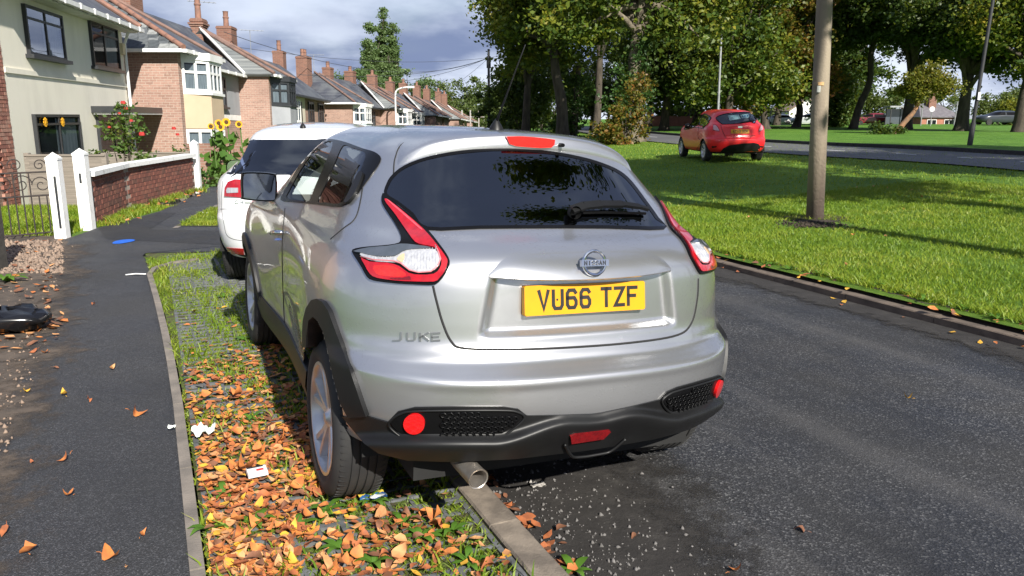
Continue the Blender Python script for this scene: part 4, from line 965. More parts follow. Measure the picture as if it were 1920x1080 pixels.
# ---- red three door hatchback on the lawn
M_redc = paint('red_car_paint', (.74, .014, .018), .0, .35, coat=.5)
rc = thing('parked_car', 'red three door hatchback with paper signs in its rear window parked on the lawn', 'car'); rcx, rcy = 6.42, 22.6; place(rc, (rcx, rcy, lawn_z(rcx, rcy+1.5)+.005), R(3.0))
Z3 = lambda p: zc(7.385, 1220, 180, p)
o_rg = Z3([(905, 310), (960, 270), (1060, 245), (1200, 228), (1320, 225), (1400, 235), (1440, 270), (1468, 325), (1430, 345), (1240, 378), (1020, 390), (970, 375)])
o_rs1 = Z3([(470, 465), (510, 390), (570, 310), (640, 268), (706, 255), (660, 400)]); o_rs2 = Z3([(722, 257), (780, 262), (835, 300), (815, 340), (740, 385), (672, 402)])
rk = keys_from(.97, .955, .945, .8, .9, .97)
RB = shell(rc, rk, (.72, 3.21), M_redc, 2.0, r=.30, holes=[(o_rg, 0), (o_rs1, 1), (o_rs2, 1)], ztop=1.45, drop=(1.6, .05, 1.15, 1.42), nz=110)
RB.patch('rear_window', o_rg, .003, G_clear, step=3, skirt=0); RB.patch('side_window', o_rs1, .003, G_clear, step=3, skirt=0, mirror=1); RB.patch('side_window', o_rs2, .003, G_clear, step=3, skirt=0, mirror=1)
def ring_strip(b, path, r_, name, mat, root, lift=0., mirror=False):
    pts = [b.hit(*p) for p in closed_spline(path, 3)]
    for k in ((0, 1) if mirror else (0,)):
        m = MB(); m.tube([Vector((-h.x if k else h.x, h.y, h.z))+Vector((-n.x if k else n.x, n.y, n.z))*lift for h, n in pts], r_, 5, closed=True); obj(name, m, mat, root, True)
ring_strip(RB, o_rg, .016, 'window_seal', M_gloss, rc); ring_strip(RB, o_rs1, .016, 'window_seal', M_gloss, rc, 0, True); ring_strip(RB, o_rs2, .016, 'window_seal', M_gloss, rc, 0, True)
M_paper = M('paper_sign', (.62, .74, .78), (.55, .68, .74), 9, .8); M_ink = M('blue_ink', (.03, .16, .42), None, 9, .8)
for k, q in enumerate((Z3([(1070, 270), (1220, 255), (1245, 315), (1095, 340)]), Z3([(1240, 262), (1385, 240), (1400, 300), (1265, 310)]))):
    sg_ = RB.patch('paper_sign', q, -.012, M_paper, step=3, skirt=.013, curve=False)
    if k:
        for u in (1262, 1295, 1330, 1362): RB.patch('sign_lettering', Z3([(u, 268), (u+22, 264), (u+24, 284), (u+3, 288)]), -.009, M_ink, parent=sg_, step=3, skirt=.010, curve=False)
rl = RB.patch('tail_light', Z3([(862, 385), (905, 392), (940, 430), (962, 488), (925, 490), (862, 475)]), .012, M_redl, step=2.5, mirror=1, curve=False)
RB.patch('clear_lens', Z3([(866, 405), (905, 405), (935, 445), (950, 480), (900, 475), (868, 462)]), .015, M('pink_lens', (.55, .30, .32), (.42, .22, .24), 60, .2, coat=1.), parent=rl, step=2.5, mirror=1, curve=False)
hp, hn = RB.hit(*Z3([(1245, 490)])[0]); plate(RB, rc, (0, hp.y-.012, hp.z), 'AY13 XOK')
RB.patch('bumper_lower', Z3([(940, 800), (1010, 720), (1100, 680), (1250, 660), (1430, 648), (1490, 660), (1520, 700), (1500, 760), (1250, 800), (1000, 830)]), .006, M_black, step=4, curve=False)
RB.patch('bumper_insert', Z3([(845, 695), (920, 692), (905, 712), (850, 720)]), .004, M_black, step=3, mirror=1, curve=False)
bp_, bn_ = RB.hit(*Z3([(1245, 430)])[0]); m = MB(); m.box((0, bp_.y-.005, bp_.z), (.12, .02, .05)); obj('badge', m, M_chrome, rc)
RB.seam(Z3([(970, 400), (990, 470), (1030, 560), (1050, 585), (1250, 570), (1450, 545)]), .006); RB.seam(Z3([(665, 410), (655, 560), (690, 640), (600, 790)]), .005, mirror=True)
m = MB(); wpt = [RB.hit(*q) for q in Z3([(1235, 378), (1330, 355), (1430, 342)])]; m.tube([p+n*.02 for p, n in wpt], .012, 5); obj('rear_wiper', m, M_black, rc)
for sg in (-1, 1):
    for ya in (.72, 3.21): wheel(rc, sg*.745, ya, .30, .20, .20, sg, 7, double=False)
    mo = RB.inv @ at(1276, 243, 24.9); mo = Vector((sg*.88, 2.38, .98)); m = MB(); m.lathe([(.0, -.07), (.06, -.06), (.085, 0), (.075, .05)], 12, 'Y', mo); m.bar(mo, mo+Vector((-sg*.14, .02, -.03)), .05, .04); obj('door_mirror', m, M_gloss, rc, True)
# ---- cars far off across the park
def far_car(label, u, v, Y, yaw, col, L=4.2):
    q = at(u, v, Y); t = thing('distant_car', label, 'car', (q.x, q.y, q.z), yaw, 'cars across the park'); pm2 = paint('paint_'+str(u), col, 0, .3)
    V_, Fq_ = car_rings(keys_from(.98, L/4.13, .96), 40, .8, 2., 3.2, (1.6, .03, 1.2, 1.5), (16, 18, 8)); fc_ = V_[Fq_].mean(1); A = V_[Fq_]; n = np.cross(A[:, 2]-A[:, 0], A[:, 3]-A[:, 1]); n /= np.linalg.norm(n, axis=1)[:, None]+1e-9
    gl_ = (fc_[:, 2] > 1.04) & (fc_[:, 2] < 1.36) & ~((np.abs(fc_[:, 1]-1.9) < .05)); V_ = V_-np.array((0, L/2, 0))
    obj('body', np_mesh('body', V_, Fq_[~gl_], pm2, smooth=True), parent=t); obj('windows', np_mesh('windows', V_, Fq_[gl_], M_gloss, smooth=True), parent=t)
    for sg in (-1, 1):
        for ya in (.8, L-.85):
            m = MB(); m.lathe([(0, .1*sg), (.2, .1*sg), (.21, .09*sg), (.31, .09*sg), (.32, 0), (.31, -.1*sg)], 18, 'X'); obj('wheel', m, M_rubber, t, 40, (sg*.80, ya-L/2, .32))
        m = MB(); m.box((sg*.62, -L/2+.12, .85), (.22, .12, .16)); obj('tail_light', m, M_redl, t)
far_car('small maroon car parked beyond the park trees', 1630, 236, 96, R(80), (.16, .008, .02)); far_car('dark estate car parked before the far bungalow', 1868, 234.5, 86, R(95), (.02, .025, .03), 4.6)
far_car('pale silver car parked before the far brown gable', 1513, 235, 104, R(85), (.42, .45, .46)); far_car('white car parked beyond the dark tree trunks', 1455, 235.5, 108, R(88), (.7, .7, .7))
# ================================================================== houses
def brickmat(name, c1, c2, mortar, var=.5):
    m, nt, b = newmat(name); setp(b, rough=.88)
    t = nt.nodes.new('ShaderNodeTexCoord'); sx = nt.nodes.new('ShaderNodeSeparateXYZ'); nt.links.new(t.outputs['Object'], sx.inputs[0])
    sn = nt.nodes.new('ShaderNodeSeparateXYZ'); nt.links.new(t.outputs['Normal'], sn.inputs[0])
    ab = nt.nodes.new('ShaderNodeMath'); ab.operation = 'ABSOLUTE'; nt.links.new(sn.outputs[0], ab.inputs[0])
    gt = nt.nodes.new('ShaderNodeMath'); gt.operation = 'GREATER_THAN'; nt.links.new(ab.outputs[0], gt.inputs[0]); gt.inputs[1].default_value = .7
    mf = nt.nodes.new('ShaderNodeMix'); nt.links.new(gt.outputs[0], mf.inputs[0]); nt.links.new(sx.outputs[0], mf.inputs[2]); nt.links.new(sx.outputs[1], mf.inputs[3])
    cv = nt.nodes.new('ShaderNodeCombineXYZ'); nt.links.new(mf.outputs[0], cv.inputs[0]); nt.links.new(sx.outputs[2], cv.inputs[1])
    br = nt.nodes.new('ShaderNodeTexBrick'); nt.links.new(cv.outputs[0], br.inputs['Vector'])
    for k, v in (('Color1', (*c1, 1)), ('Color2', (*c2, 1)), ('Mortar', (*mortar, 1)), ('Scale', 1.), ('Mortar Size', .008), ('Brick Width', .225), ('Row Height', .075), ('Bias', -.1), ('Mortar Smooth', .3)): br.inputs[k].default_value = v
    c = mix(nt, maprange(nt, noise(nt, .7, 5), .3, .7, 0, var), br.outputs['Color'], tuple(x*.6 for x in c1))
    c = mix(nt, maprange(nt, noise(nt, 14, 3), .55, .75, 0, .5), c, (.07, .04, .035))
    nt.links.new(c, b.inputs['Base Color']); bump(nt, b, br.outputs['Fac'], -.5, .01); return m
M_brick = brickmat('house_brick', (.37, .225, .175), (.26, .155, .12), (.42, .35, .30))
M_brick2 = brickmat('dark_brick', (.28, .15, .11), (.19, .10, .075), (.30, .25, .21))
M_brick3 = brickmat('chimney_brick', (.23, .105, .072), (.16, .075, .055), (.24, .18, .14))
def slatemat(name, c1, c2, w=.30, h=.20):
    m, nt, b = newmat(name); setp(b, rough=.55)
    t = nt.nodes.new('ShaderNodeTexCoord'); sx = nt.nodes.new('ShaderNodeSeparateXYZ'); nt.links.new(t.outputs['Object'], sx.inputs[0])
    ad = nt.nodes.new('ShaderNodeMath'); ad.operation = 'ADD'; nt.links.new(sx.outputs[0], ad.inputs[0]); nt.links.new(sx.outputs[1], ad.inputs[1])
    cv = nt.nodes.new('ShaderNodeCombineXYZ'); nt.links.new(sx.outputs[1], cv.inputs[0]); nt.links.new(sx.outputs[2], cv.inputs[1])
    br = nt.nodes.new('ShaderNodeTexBrick'); nt.links.new(cv.outputs[0], br.inputs['Vector'])
    for k, v in (('Color1', (*c1, 1)), ('Color2', (*c2, 1)), ('Mortar', (.02, .02, .022, 1)), ('Scale', 1.), ('Mortar Size', .007), ('Brick Width', w), ('Row Height', h*.55), ('Bias', 0)): br.inputs[k].default_value = v
    c = mix(nt, maprange(nt, noise(nt, 1.1, 6), .40, .70, 0, .6), br.outputs['Color'], (.17, .18, .18))
    nt.links.new(c, b.inputs['Base Color']); bump(nt, b, br.outputs['Fac'], -.6, .012); return m
M_slate = slatemat('slate_roof', (.075, .08, .095), (.045, .05, .065)); M_slate2 = slatemat('brown_slate_roof', (.10, .085, .08), (.06, .052, .05))
M_slate3 = slatemat('mottled_slate_roof', (.22, .23, .22), (.09, .10, .105), .26, .30)
M_slates = []
for i, c in enumerate(((.11, .12, .125), (.19, .20, .20), (.075, .085, .09), (.28, .29, .28))): M_slates.append(M('slate_%s' % 'abcd'[i], c, tuple(x*.6 for x in c), 6, .6, bs=30, bstr=.3, bdist=.01))
M_terra = M('terracotta', (.27, .135, .092), (.17, .095, .075), 5, .8, bs=20, bstr=.3, bdist=.01)
M_terra2 = M('weathered_terracotta', (.20, .12, .095), (.13, .085, .072), 4, .85)
M_cream = M('cream_render', (.81, .77, .655), (.69, .655, .555), 1.6, .9, sc=(1, 1, .45), lo=.45, hi=.80, detail=7, bs=90, bstr=.2, bdist=.004)
M_tan = M('tan_render', (.50, .385, .265), (.45, .35, .24), 1.5, .9, bs=90, bstr=.2, bdist=.004)
M_greyp = M('grey_panel', (.30, .31, .33), (.26, .27, .29), 2, .8); M_pblue = M('pale_blue_panel', (.46, .53, .58), (.42, .48, .53), 2, .8)
M_ivory = M('ivory_render', (.62, .56, .45), (.55, .50, .41), 1.5, .9)
M_white = M('white_paint', (.78, .78, .77), (.66, .66, .64), 4, .5); M_anth = M('anthracite_frame', (.022, .024, .028), (.03, .032, .035), 6, .4)
M_gloom = M('room_gloom', (.030, .032, .036), (.012, .013, .015), 1.6, .9); M_curt = M('net_curtain', (.42, .44, .45), (.22, .24, .26), 9, .95, sc=(1, 8, .2))
G_win = glass('window_glass', (.55, .60, .63), .02, 1.35, .40); M_alarm = M('alarm_box', (.62, .52, .32), (.5, .42, .28), 6, .6)
G_gut = M_white
class House:
    def __init__(s, name, label, p, yaw, z0, group=None):
        s.r = thing(name, label, 'house', (p[0], p[1], z0), yaw, group)          # local x = towards the street, y = along it, z up
    def wall(s, poly, z0, z1, mat, name='wall'):
        m = MB(); m.prism(poly, lambda a, b, t: (a, b, t), z0, z1); return obj(name, m, mat, s.r)
    def face(s, pts, mat, name, th=.12):
        pts = [Vector(p) for p in pts]; n = (pts[1]-pts[0]).cross(pts[2]-pts[0]).normalized()
        if n.z < 0: n = -n
        m = MB(); k = len(pts); m.add([p for p in pts]+[p-n*th for p in pts], [tuple(range(k)), tuple(range(k, 2*k))[::-1]]+[(i, (i+1) % k, k+(i+1) % k, k+i) for i in range(k)]); return obj(name, m, mat, s.r)
    def tiles(s, a, b, r=.085, parts=True, L=.42, mat=None):
        a, b = Vector(a), Vector(b); n = max(1, int((b-a).length/L)); d = (b-a)/n
        if parts:
            m = MB(); dn = d.normalized(); m.tube([Vector((0, 0, 0)), d*.97, d*.985], [r, r*.93, r*.90], 10)
            me = m.mesh('ridge_tile', [mat or M_terra], 40)
            for i in range(n): obj('ridge_tile', me, parent=s.r, loc=a+d*i)
        else:
            m = MB(); m.tube([a, b], r*.8, 8); obj('ridge_tiles', m, mat or M_terra2, s.r)
    def window(s, p0, p1, z0, z1, fm, cols=(.5,), rows=(.72,), curtain=True, sill=None, fw=.06, out=.0, parent=None, bars=True):
        p0, p1 = Vector((*p0, 0)), Vector((*p1, 0)); d = p1-p0; L = d.length; d.normalize(); n = Vector((d.y, -d.x, 0)); rz = math.atan2(d.y, d.x)
        P = lambda a, z, o: p0+d*a+n*(o+out)+Vector((0, 0, z))
        def bx(m, a0, a1, zz0, zz1, o0, o1): m.box(P((a0+a1)/2, (zz0+zz1)/2, (o0+o1)/2), (a1-a0, o1-o0, zz1-zz0), rz=rz)
        f = MB(); bx(f, 0, fw, z0, z1, -.02, .075); bx(f, L-fw, L, z0, z1, -.02, .075); bx(f, fw, L-fw, z0, z0+fw, -.02, .073); bx(f, fw, L-fw, z1-fw, z1, -.02, .073)
        for c in cols: bx(f, L*c-fw*.45, L*c+fw*.45, z0+fw, z1-fw, -.01, .070)
        for r_ in rows: bx(f, fw, L-fw, z0+(z1-z0)*r_-fw*.4, z0+(z1-z0)*r_+fw*.4, -.01, .067)
        w = obj('window', f, fm, parent or s.r)
        g = MB(); g.add([P(fw*.8, z0+fw*.8, .05), P(L-fw*.8, z0+fw*.8, .05), P(L-fw*.8, z1-fw*.8, .05), P(fw*.8, z1-fw*.8, .05)], [(0, 1, 2, 3)]); obj('pane', g, G_win, w)
        k = MB(); k.add([P(.01, z0+.01, .008), P(L-.01, z0+.01, .008), P(L-.01, z1-.01, .008), P(.01, z1-.01, .008)], [(0, 1, 2, 3)]); obj('room_gloom_panel', k, M_gloom, w)  # flat dark panel on the wall, its colour stands in for indoor shade
        if curtain:
            for a0, a1 in ((.45, .93),) if curtain == 1 else ((.06, .3), (.7, .94)) if curtain == 2 else ((.06, .94),):
                c = MB(); nn = 18; c.add([P(L*lerp(a0, a1, i/nn), z, .020+.007*math.sin(i*2.1)) for z in (z0+fw, z1-fw*1.5) for i in range(nn+1)], [(i, i+1, nn+2+i, nn+1+i) for i in range(nn)]); obj('curtain', c, M_curt, w, True)
        if sill: 
            q = MB(); bx(q, -.08, L+.08, z0-.07, z0+.01, -.02, .16); obj('sill', q, sill, w)
        return w
    def gutter(s, a, b, mat=None, br=True):
        a, b = Vector(a), Vector(b); m = MB(); m.bar(a, b, .12, .10); o = obj('gutter', m, mat or M_white, s.r)
        if br:
            k = MB(); n = int((b-a).length/.9)
            for i in range(n):
                p = a.lerp(b, (i+.5)/n); q = MB(); q.box(p, (.16, .09, .13)); obj('gutter_bracket', q, mat or M_white, o)
    def pipe(s, x, y, z0, z1, mat=None):
        m = MB(); m.tube([(x+.22, y, z1), (x+.16, y, z1-.12), (x+.05, y, z1-.4), (x+.05, y, z0)], .04, 8); obj('downpipe', m, mat or M_white, s.r)
def chimney(par, p, w, d, z0, z1, pots, yaw=0, pot=M_terra, mat=None, corb=True):
    """brick stack with oversailing courses, a cap and pots"""
    m = MB(); m.box((p[0], p[1], (z0+z1)/2), (w, d, z1-z0)); c = obj('chimney', m, mat or M_brick3, par)
    for k, g in ((.30, .04), (.22, .08), (.10, .03)) if corb else ((.08, .025),):
        q = MB(); q.box((p[0], p[1], z1-k), (w+2*g, d+2*g, .085)); obj('brick_course', q, mat or M_brick3, c)
    for i, h in enumerate(pots):
        q = MB(); y_ = p[1]+(i-(len(pots)-1)/2)*.34; q.lathe([(.13, z1), (.12, z1+h*.55), (.145, z1+h*.57), (.145, z1+h*.63), (.115, z1+h*.66), (.12, z1+h*.96), (.14, z1+h), (.09, z1+h), (.085, z1)], 12, 'Z', (p[0], y_, 0)); obj('chimney_pot', q, pot, c, 40)
    return c
def aerial(par, p, h, rz=0.):
    m = MB(); m.tube([p, (p[0], p[1], p[2]+h)], .018, 6); t = Vector((math.cos(rz), math.sin(rz), 0)); b = Vector((p[0], p[1], p[2]+h))
    m.tube([b-t*.5, b+t*.7], .014, 5)
    for k in range(6): c = b+t*(-.4+k*.2); m.tube([c-Vector((-t.y, t.x, 0))*.22, c+Vector((-t.y, t.x, 0))*.22], .008, 4)
    obj('tv_aerial', m, M('aerial_metal', (.35, .36, .38), None, 5, .5, metal=.5), par)
# ---- cream house with the dark frames; its wall runs 12 degrees off the street behind it
YW = R(10.5)
Hh = House('rendered_house', 'cream rendered house with anthracite windows behind the timber fence', (-9.62, 15.5), YW, -.45)
Lw, ev = 8.15, 4.62
Hh.wall([(0, .02), (-7.5, .02), (-7.5, Lw), (0, Lw)], -.6, ev, M_cream)
Hh.wall([(.03, .02), (0, .02), (0, Lw+.003), (.03, Lw+.003)], 2.92, 3.02, M_cream, 'string_course')
o1 = Hh.face([(.42, -.3, ev-.05), (.42, Lw+.35, ev-.05), (-3.7, Lw+.35, ev+2.75), (-3.7, -.3, ev+2.75)], M_slate, 'roof')
Hh.face([(-8, -.3, ev-.05), (-8, Lw+.35, ev-.05), (-3.7, Lw+.35, ev+2.75), (-3.7, -.3, ev+2.75)], M_slate, 'roof')
m = MB(); m.box((.2, Lw/2, ev-.16), (.36, Lw+.5, .03)); obj('soffit', m, M_white, Hh.r)
Hh.gutter((.48, -.3, ev-.10), (.48, Lw+.35, ev-.10))
m = MB(); m.tube([(.45, Lw+.33, ev+.02), (-3.7, Lw+.33, ev+2.80)], .07, 8); obj('verge_tiles', m, M_terra, Hh.r)
def wy(u, v=120):                                              # distance along this facade seen at photo column u
    d = ray(u, v); A0 = Vector((-9.62, 15.5, 0)); t = Vector((-math.sin(YW), math.cos(YW), 0)); n = Vector((t.y, -t.x, 0))
    k = A0.dot(n)/d.dot(n); p = d*k; return (Vector((p.x, p.y, 0))-A0).dot(t), H+p.z+.45
a0, zt = wy(42, 2); a1, zb = wy(122, 112)
Hh.window((0, wy(44, 50)[0]), (0, wy(114, 60)[0]), wy(55, 103)[1], min(ev-.3, wy(40, -6)[1]), M_anth, (.5,), (.74,), 1, M_anth)
Hh.window((0, wy(168, 80)[0]), (0, wy(219, 90)[0]), wy(178, 125)[1], wy(166, 36)[1], M_anth, (.45,), (.74,), 1, M_anth)
Hh.window((0, wy(63, 250)[0]), (0, wy(147, 250)[0]), wy(66, 288)[1]-.15, wy(62, 214)[1], M_anth, (.5,), (.78,), 1, None)
dw = Hh.window((0, wy(182, 250)[0]), (0, wy(232, 250)[0]), .05, wy(182, 214)[1], M_anth, (.55,), (.82,), 0, None)
m = MB(); y0, y1 = wy(170, 200)[0], wy(262, 200)[0]; zc_ = wy(172, 205)[1]; m.box((.35, (y0+y1)/2, zc_), (.7, y1-y0, .16)); cp = obj('door_canopy', m, M_anth, Hh.r)
q = MB(); q.box((.36, (y0+y1)/2, zc_-.10), (.66, y1-y0-.1, .04)); obj('canopy_soffit', q, M_white, cp)
Hh.pipe(.03, Lw-.08, -.4, ev-.1)
m = MB(); ya_, za_ = wy(226, 92); m.box((.05, ya_, za_), (.10, .28, .30)); obj('alarm_box', m, M_alarm, Hh.r)
for uu in (77, 110):                                           # sunflower ornaments in the top lights of the ground floor window
    yy, zz_ = wy(uu, 229); q = MB()
    for k in range(10): a = k*.628; q.box((.085, yy+.07*math.cos(a), zz_+.06*math.sin(a)), (.012, .07, .035), mat=Matrix.Rotation(a, 3, 'X'))
    q.box((.09, yy, zz_), (.016, .06, .06)); obj('sunflower_ornament', q, M('sunflower_yellow', (.80, .42, .01), (.7, .34, .01), 9, .8), Hh.r)
# ---- brick end of the neighbouring house: single bricks
nb = House('brick_house', 'old pink brick house wall joining the cream rendered house', (-9.62, 15.5), YW, -.45)
nb.wall([(-.045, -.015), (-7.5, -.015), (-7.5, -5), (-.045, -5)], -.6, 4.9, (M('mortar', (.36, .30, .25), (.27, .22, .19), 8, .95), M_brick)[1], 'wall')
bm_ = []
for c in ((.40, .17, .12), (.34, .16, .12), (.44, .24, .18), (.30, .12, .09)): bm_.append(M('pink_brick_%s' % 'abcd'[len(bm_)], c, tuple(x*.72 for x in c), 9, .9, bs=60, bstr=.4, bdist=.006))
bme = []
for k in bm_:
    m = MB(); m.box((0, 0, 0), (.10, .215, .065), top=.99); bme.append(m.mesh('brick', [k]))
    m = MB(); m.box((0, 0, 0), (.10, .1025, .065), top=.99); bme.append(m.mesh('half_brick', [k]))
rnd = random.Random(3)
for c in range(56):
    z = .35+c*.075
    if z > 4.45: break
    y = -.004
    first = c % 2
    for k in range(3):
        L = .1025 if (k == 0 and first) else .215
        obj('brick', bme[rnd.randrange(4)*2+(1 if L < .2 else 0)], parent=nb.r, loc=(-.045+rnd.uniform(0, .008), y-L/2, z)); y -= L+.010
nb.face([(.42, -5, 4.85), (.42, -.3, 4.85), (-3.7, -.3, 7.6), (-3.7, -5, 7.6)], M_slate, 'roof')
# ---- terrace blocks beyond
def block(p0, p1, he, nm, lab, wings=(1, 1), spec=(), roof=M_slate, wallm=None, fine=False, g='terraced houses down the street', D=6.4):
    a, b = Vector((*p0, 0)), Vector((*p1, 0)); L = (b-a).length; t = (b-a)/L; yaw = math.atan2(-t.x, t.y); z0 = he-4.65
    h = House(nm, lab, p0, yaw, z0, g); h.r.rotation_euler[0] = -.026; wm = wallm or M_brick; e = 4.65; rz_ = e+1.85; ov = .30; wp, ww = 1.25, 2.75; hs = 2.2
    h.wall([(-wp, 0), (-D, 0), (-D, L), (-wp, L)], -.8, e, wm)
    x0 = 0 if wings[0] else -wp
    # main roof slopes (front one set back between the wings)
    h.face([(-wp+ov, ww*wings[0]-.0, e-.12), (-wp+ov, L-ww*wings[1], e-.12), (-wp-2.0, L-ww*wings[1]+(0 if wings[1] else -hs+.3), rz_), (-wp-2.0, ww*wings[0]+(0 if wings[0] else hs-.3), rz_)] if 0 else
           [(-wp+ov, -ov*(1-wings[0])+ww*wings[0], e-.10), (-wp+ov, L+ov*(1-wings[1])-ww*wings[1], e-.10), (-wp-2.0, L-hs if not wings[1] else L-ww, rz_), (-wp-2.0, hs if not wings[0] else ww, rz_)], roof, 'roof')
    h.face([(-D-ov, -ov, e-.1), (-D-ov, L+ov, e-.1), (-wp-2.0, L-hs, rz_), (-wp-2.0, hs, rz_)], roof, 'roof')
    if not wings[0]: h.face([(-wp+ov, -ov, e-.1), (-D-ov, -ov, e-.1), (-wp-2.0, hs, rz_)], roof, 'roof'); h.tiles((-wp+ov, -ov, e), (-wp-2.0, hs, rz_+.05), parts=fine)
    if not wings[1]: h.face([(-wp+ov, L+ov, e-.1), (-D-ov, L+ov, e-.1), (-wp-2.0, L-hs, rz_)], roof, 'roof')
    for k in (0, 1):
        if not wings[k]: continue
        f = (lambda y: y) if k == 0 else (lambda y: L-y)
        h.wall([(0, f(.003)), (-wp-.01, f(.003)), (-wp-.01, f(ww)), (0, f(ww))], -.8, e-.002, wm)
        ap = hs if k == 0 else 1.2
        fr_ = [(ov, f(-ov), e-.06), (ov, f(ww+.25), e-.06), (-wp-2.0, f(ww+.25 if k == 0 else ap), rz_+.10), (-wp-2.0, f(ap), rz_+.10)]
        if k: fr_ = fr_[:3]
        h.face(fr_ if k == 0 else fr_[::-1], roof, 'roof')
        sd = [(ov, f(-ov), e-.06), (-D-ov, f(-ov), e-.06), (-wp-2.0, f(ap), rz_+.10)]
        so_ = h.face(sd, M_slates[0] if fine else roof, 'roof')
        if k == 0:
            m = MB(); m.add([(ov-.05, f(ww+.22), e-.1), (-wp-2.0, f(ww+.22), rz_+.05), (-wp+ov, f(ww+.22), e-.15)], [(0, 1, 2)]); obj('cheek', m, wm, h.r)
        else:
            h.face([(ov, f(ww+.25), e-.06), (-wp+ov+.02, f(ww+.25), e-.06), (-wp-2.0, f(ap), rz_+.10)], M_slate3, 'roof')
            m = MB(); m.tube([(-wp+ov+.05, f(ww+.25), e-.02), (-wp-2.0, f(ap), rz_+.16)], .06, 6); obj('valley_flashing', m, M_white, h.r)
        h.tiles((ov+.02, f(-ov), e+.0), (-wp-2.0, f(ap), rz_+.16), parts=fine and k == 0)
        h.tiles((ov+.02, f(ww+.22), e+.0), (-wp-2.0, f(ww+.22 if k == 0 else ap), rz_+.14), .07 if k == 0 else .09, parts=False)
        h.gutter((ov+.06, f(-ov), e-.10), (ov+.06, f(ww+.25), e-.10), br=fine)
        h.gutter((ov, f(-ov-.06), e-.10), (-D, f(-ov-.06), e-.10), br=False)
        if fine and k == 0:                                   # single slates on the hip that faces us
            A, Bk, T = (Vector(q) for q in sd); nrm = (Bk-A).cross(T-A).normalized(); nrm = -nrm if nrm.z < 0 else nrm
            up = (T-(A+(Bk-A)*((T-A).dot(Bk-A)/(Bk-A).length_squared))); Hs = up.length; up.normalize(); al = (Bk-A).normalized(); r2 = random.Random(5)
            sm = []
            for mt in M_slates:
                q = MB(); q.box((0, 0, 0), (.292, .26, .014)); sm.append(q.mesh('slate', [mt]))
            rot = Matrix((al, up, al.cross(up))).transposed().to_euler(); foot = (T-A).dot(al)
            for rw in range(int(Hs/.19)):
                v_ = rw*.19+.10; lo_ = foot*(v_/Hs); n_ = 0
                x = lo_+.02+(.15 if rw % 2 else 0)
                while x < min(lo_+4.6, (Bk-A).length-(((Bk-A).length-foot)*(v_/Hs)))-.1 and n_ < 16:
                    obj('slate', sm[r2.choice((0, 0, 1, 2, 2, 3)) if r2.random() < .9 else 0], parent=so_, loc=A+al*(x+.146)+up*v_+nrm*(.030+r2.uniform(0, .006)), rot=rot); x += .30; n_ += 1
    h.gutter((-wp+ov+.06, ww*wings[0]+.1, e-.13), (-wp+ov+.06, L-ww*wings[1]-.1, e-.13), br=fine, mat=M_white if fine else M_anth)
    for sp in spec:
        k = sp[0]
        if k == 'win': _, y, w_, z, hh_, fm, x_, cu = sp; h.window((x_, y), (x_, y+w_), z, z+hh_, fm, (.5,), (.6,), cu, M_white if fm is M_white else M_anth, fw=.08)
        elif k == 'panel': _, y, w_, z, hh_, mt, x_ = sp; h.wall([(x_+.02, y), (x_-.05, y), (x_-.05, y+w_), (x_+.02, y+w_)], z, z+hh_, mt, 'rendered_panel')
        elif k == 'bay':
            _, y, w_, zs, zt_, fm, pm2, x_ = sp; c = .62 if w_ > 2 else .45; q = [(x_, y), (x_+c, y+c), (x_+c, y+w_-c), (x_, y+w_)]
            bw_ = h.wall(q, 2.3 if pm2 else zs-.02, zs, pm2 or fm, 'bay_panel')
            h.wall([(x_-.02, y-.02), (x_+c+.05, y+c-.04), (x_+c+.05, y+w_-c+.04), (x_-.02, y+w_+.02)], zt_, zt_+.22, fm, 'bay_head')
            h.wall([(x_-.02, y-.02), (x_+c+.06, y+c-.04), (x_+c+.06, y+w_-c+.04), (x_-.02, y+w_+.02)], zs-.02, zs+.06, fm, 'bay_sill')
            for i in range(3): h.window(q[i], q[i+1], zs+.06, zt_, fm, (.5,) if i != 1 else (.33, .66), (.62,), 3 if fine else 2, None, fw=.09, out=-.075)
            if pm2: 
                for i in range(3): h.window(q[i], q[i+1], 1.05, 2.28, fm, (.5,), (.6,), 3, None, fw=.09, out=-.075)
                h.wall([(x_-.02, y+.05), (x_+c-.05, y+c), (x_+c-.05, y+w_-c), (x_-.02, y+w_-.05)], -.6, 1.05, wm, 'bay_base')
        elif k == 'pipe': h.pipe(sp[2], sp[1], -.5, e-.15)
        elif k == 'chim': _, x_, y, w_, d_, zt_, pots = sp; chimney(h.r, (x_, y), w_*.82, d_*.8, rz_-1.2, zt_+.15, pots, corb=len(pots) == 1 and pots[0] > .9)
        elif k == 'aer': aerial(h.r, (sp[1], sp[2], sp[3]), sp[4], sp[5])
        elif k == 'porch':
            m = MB(); m.box((sp[2]+.4, sp[1]+.6, 2.2), (.9, 1.5, .10)); obj('door_canopy', m, M_white, h.r); h.wall([(sp[2]+.03, sp[1]+.15), (sp[2]-.02, sp[1]+.15), (sp[2]-.02, sp[1]+1.05), (sp[2]+.03, sp[1]+1.05)], -.3, 2.0, M_anth, 'door')
    return h
WP = -1.25
W_, A_ = M_white, M_anth
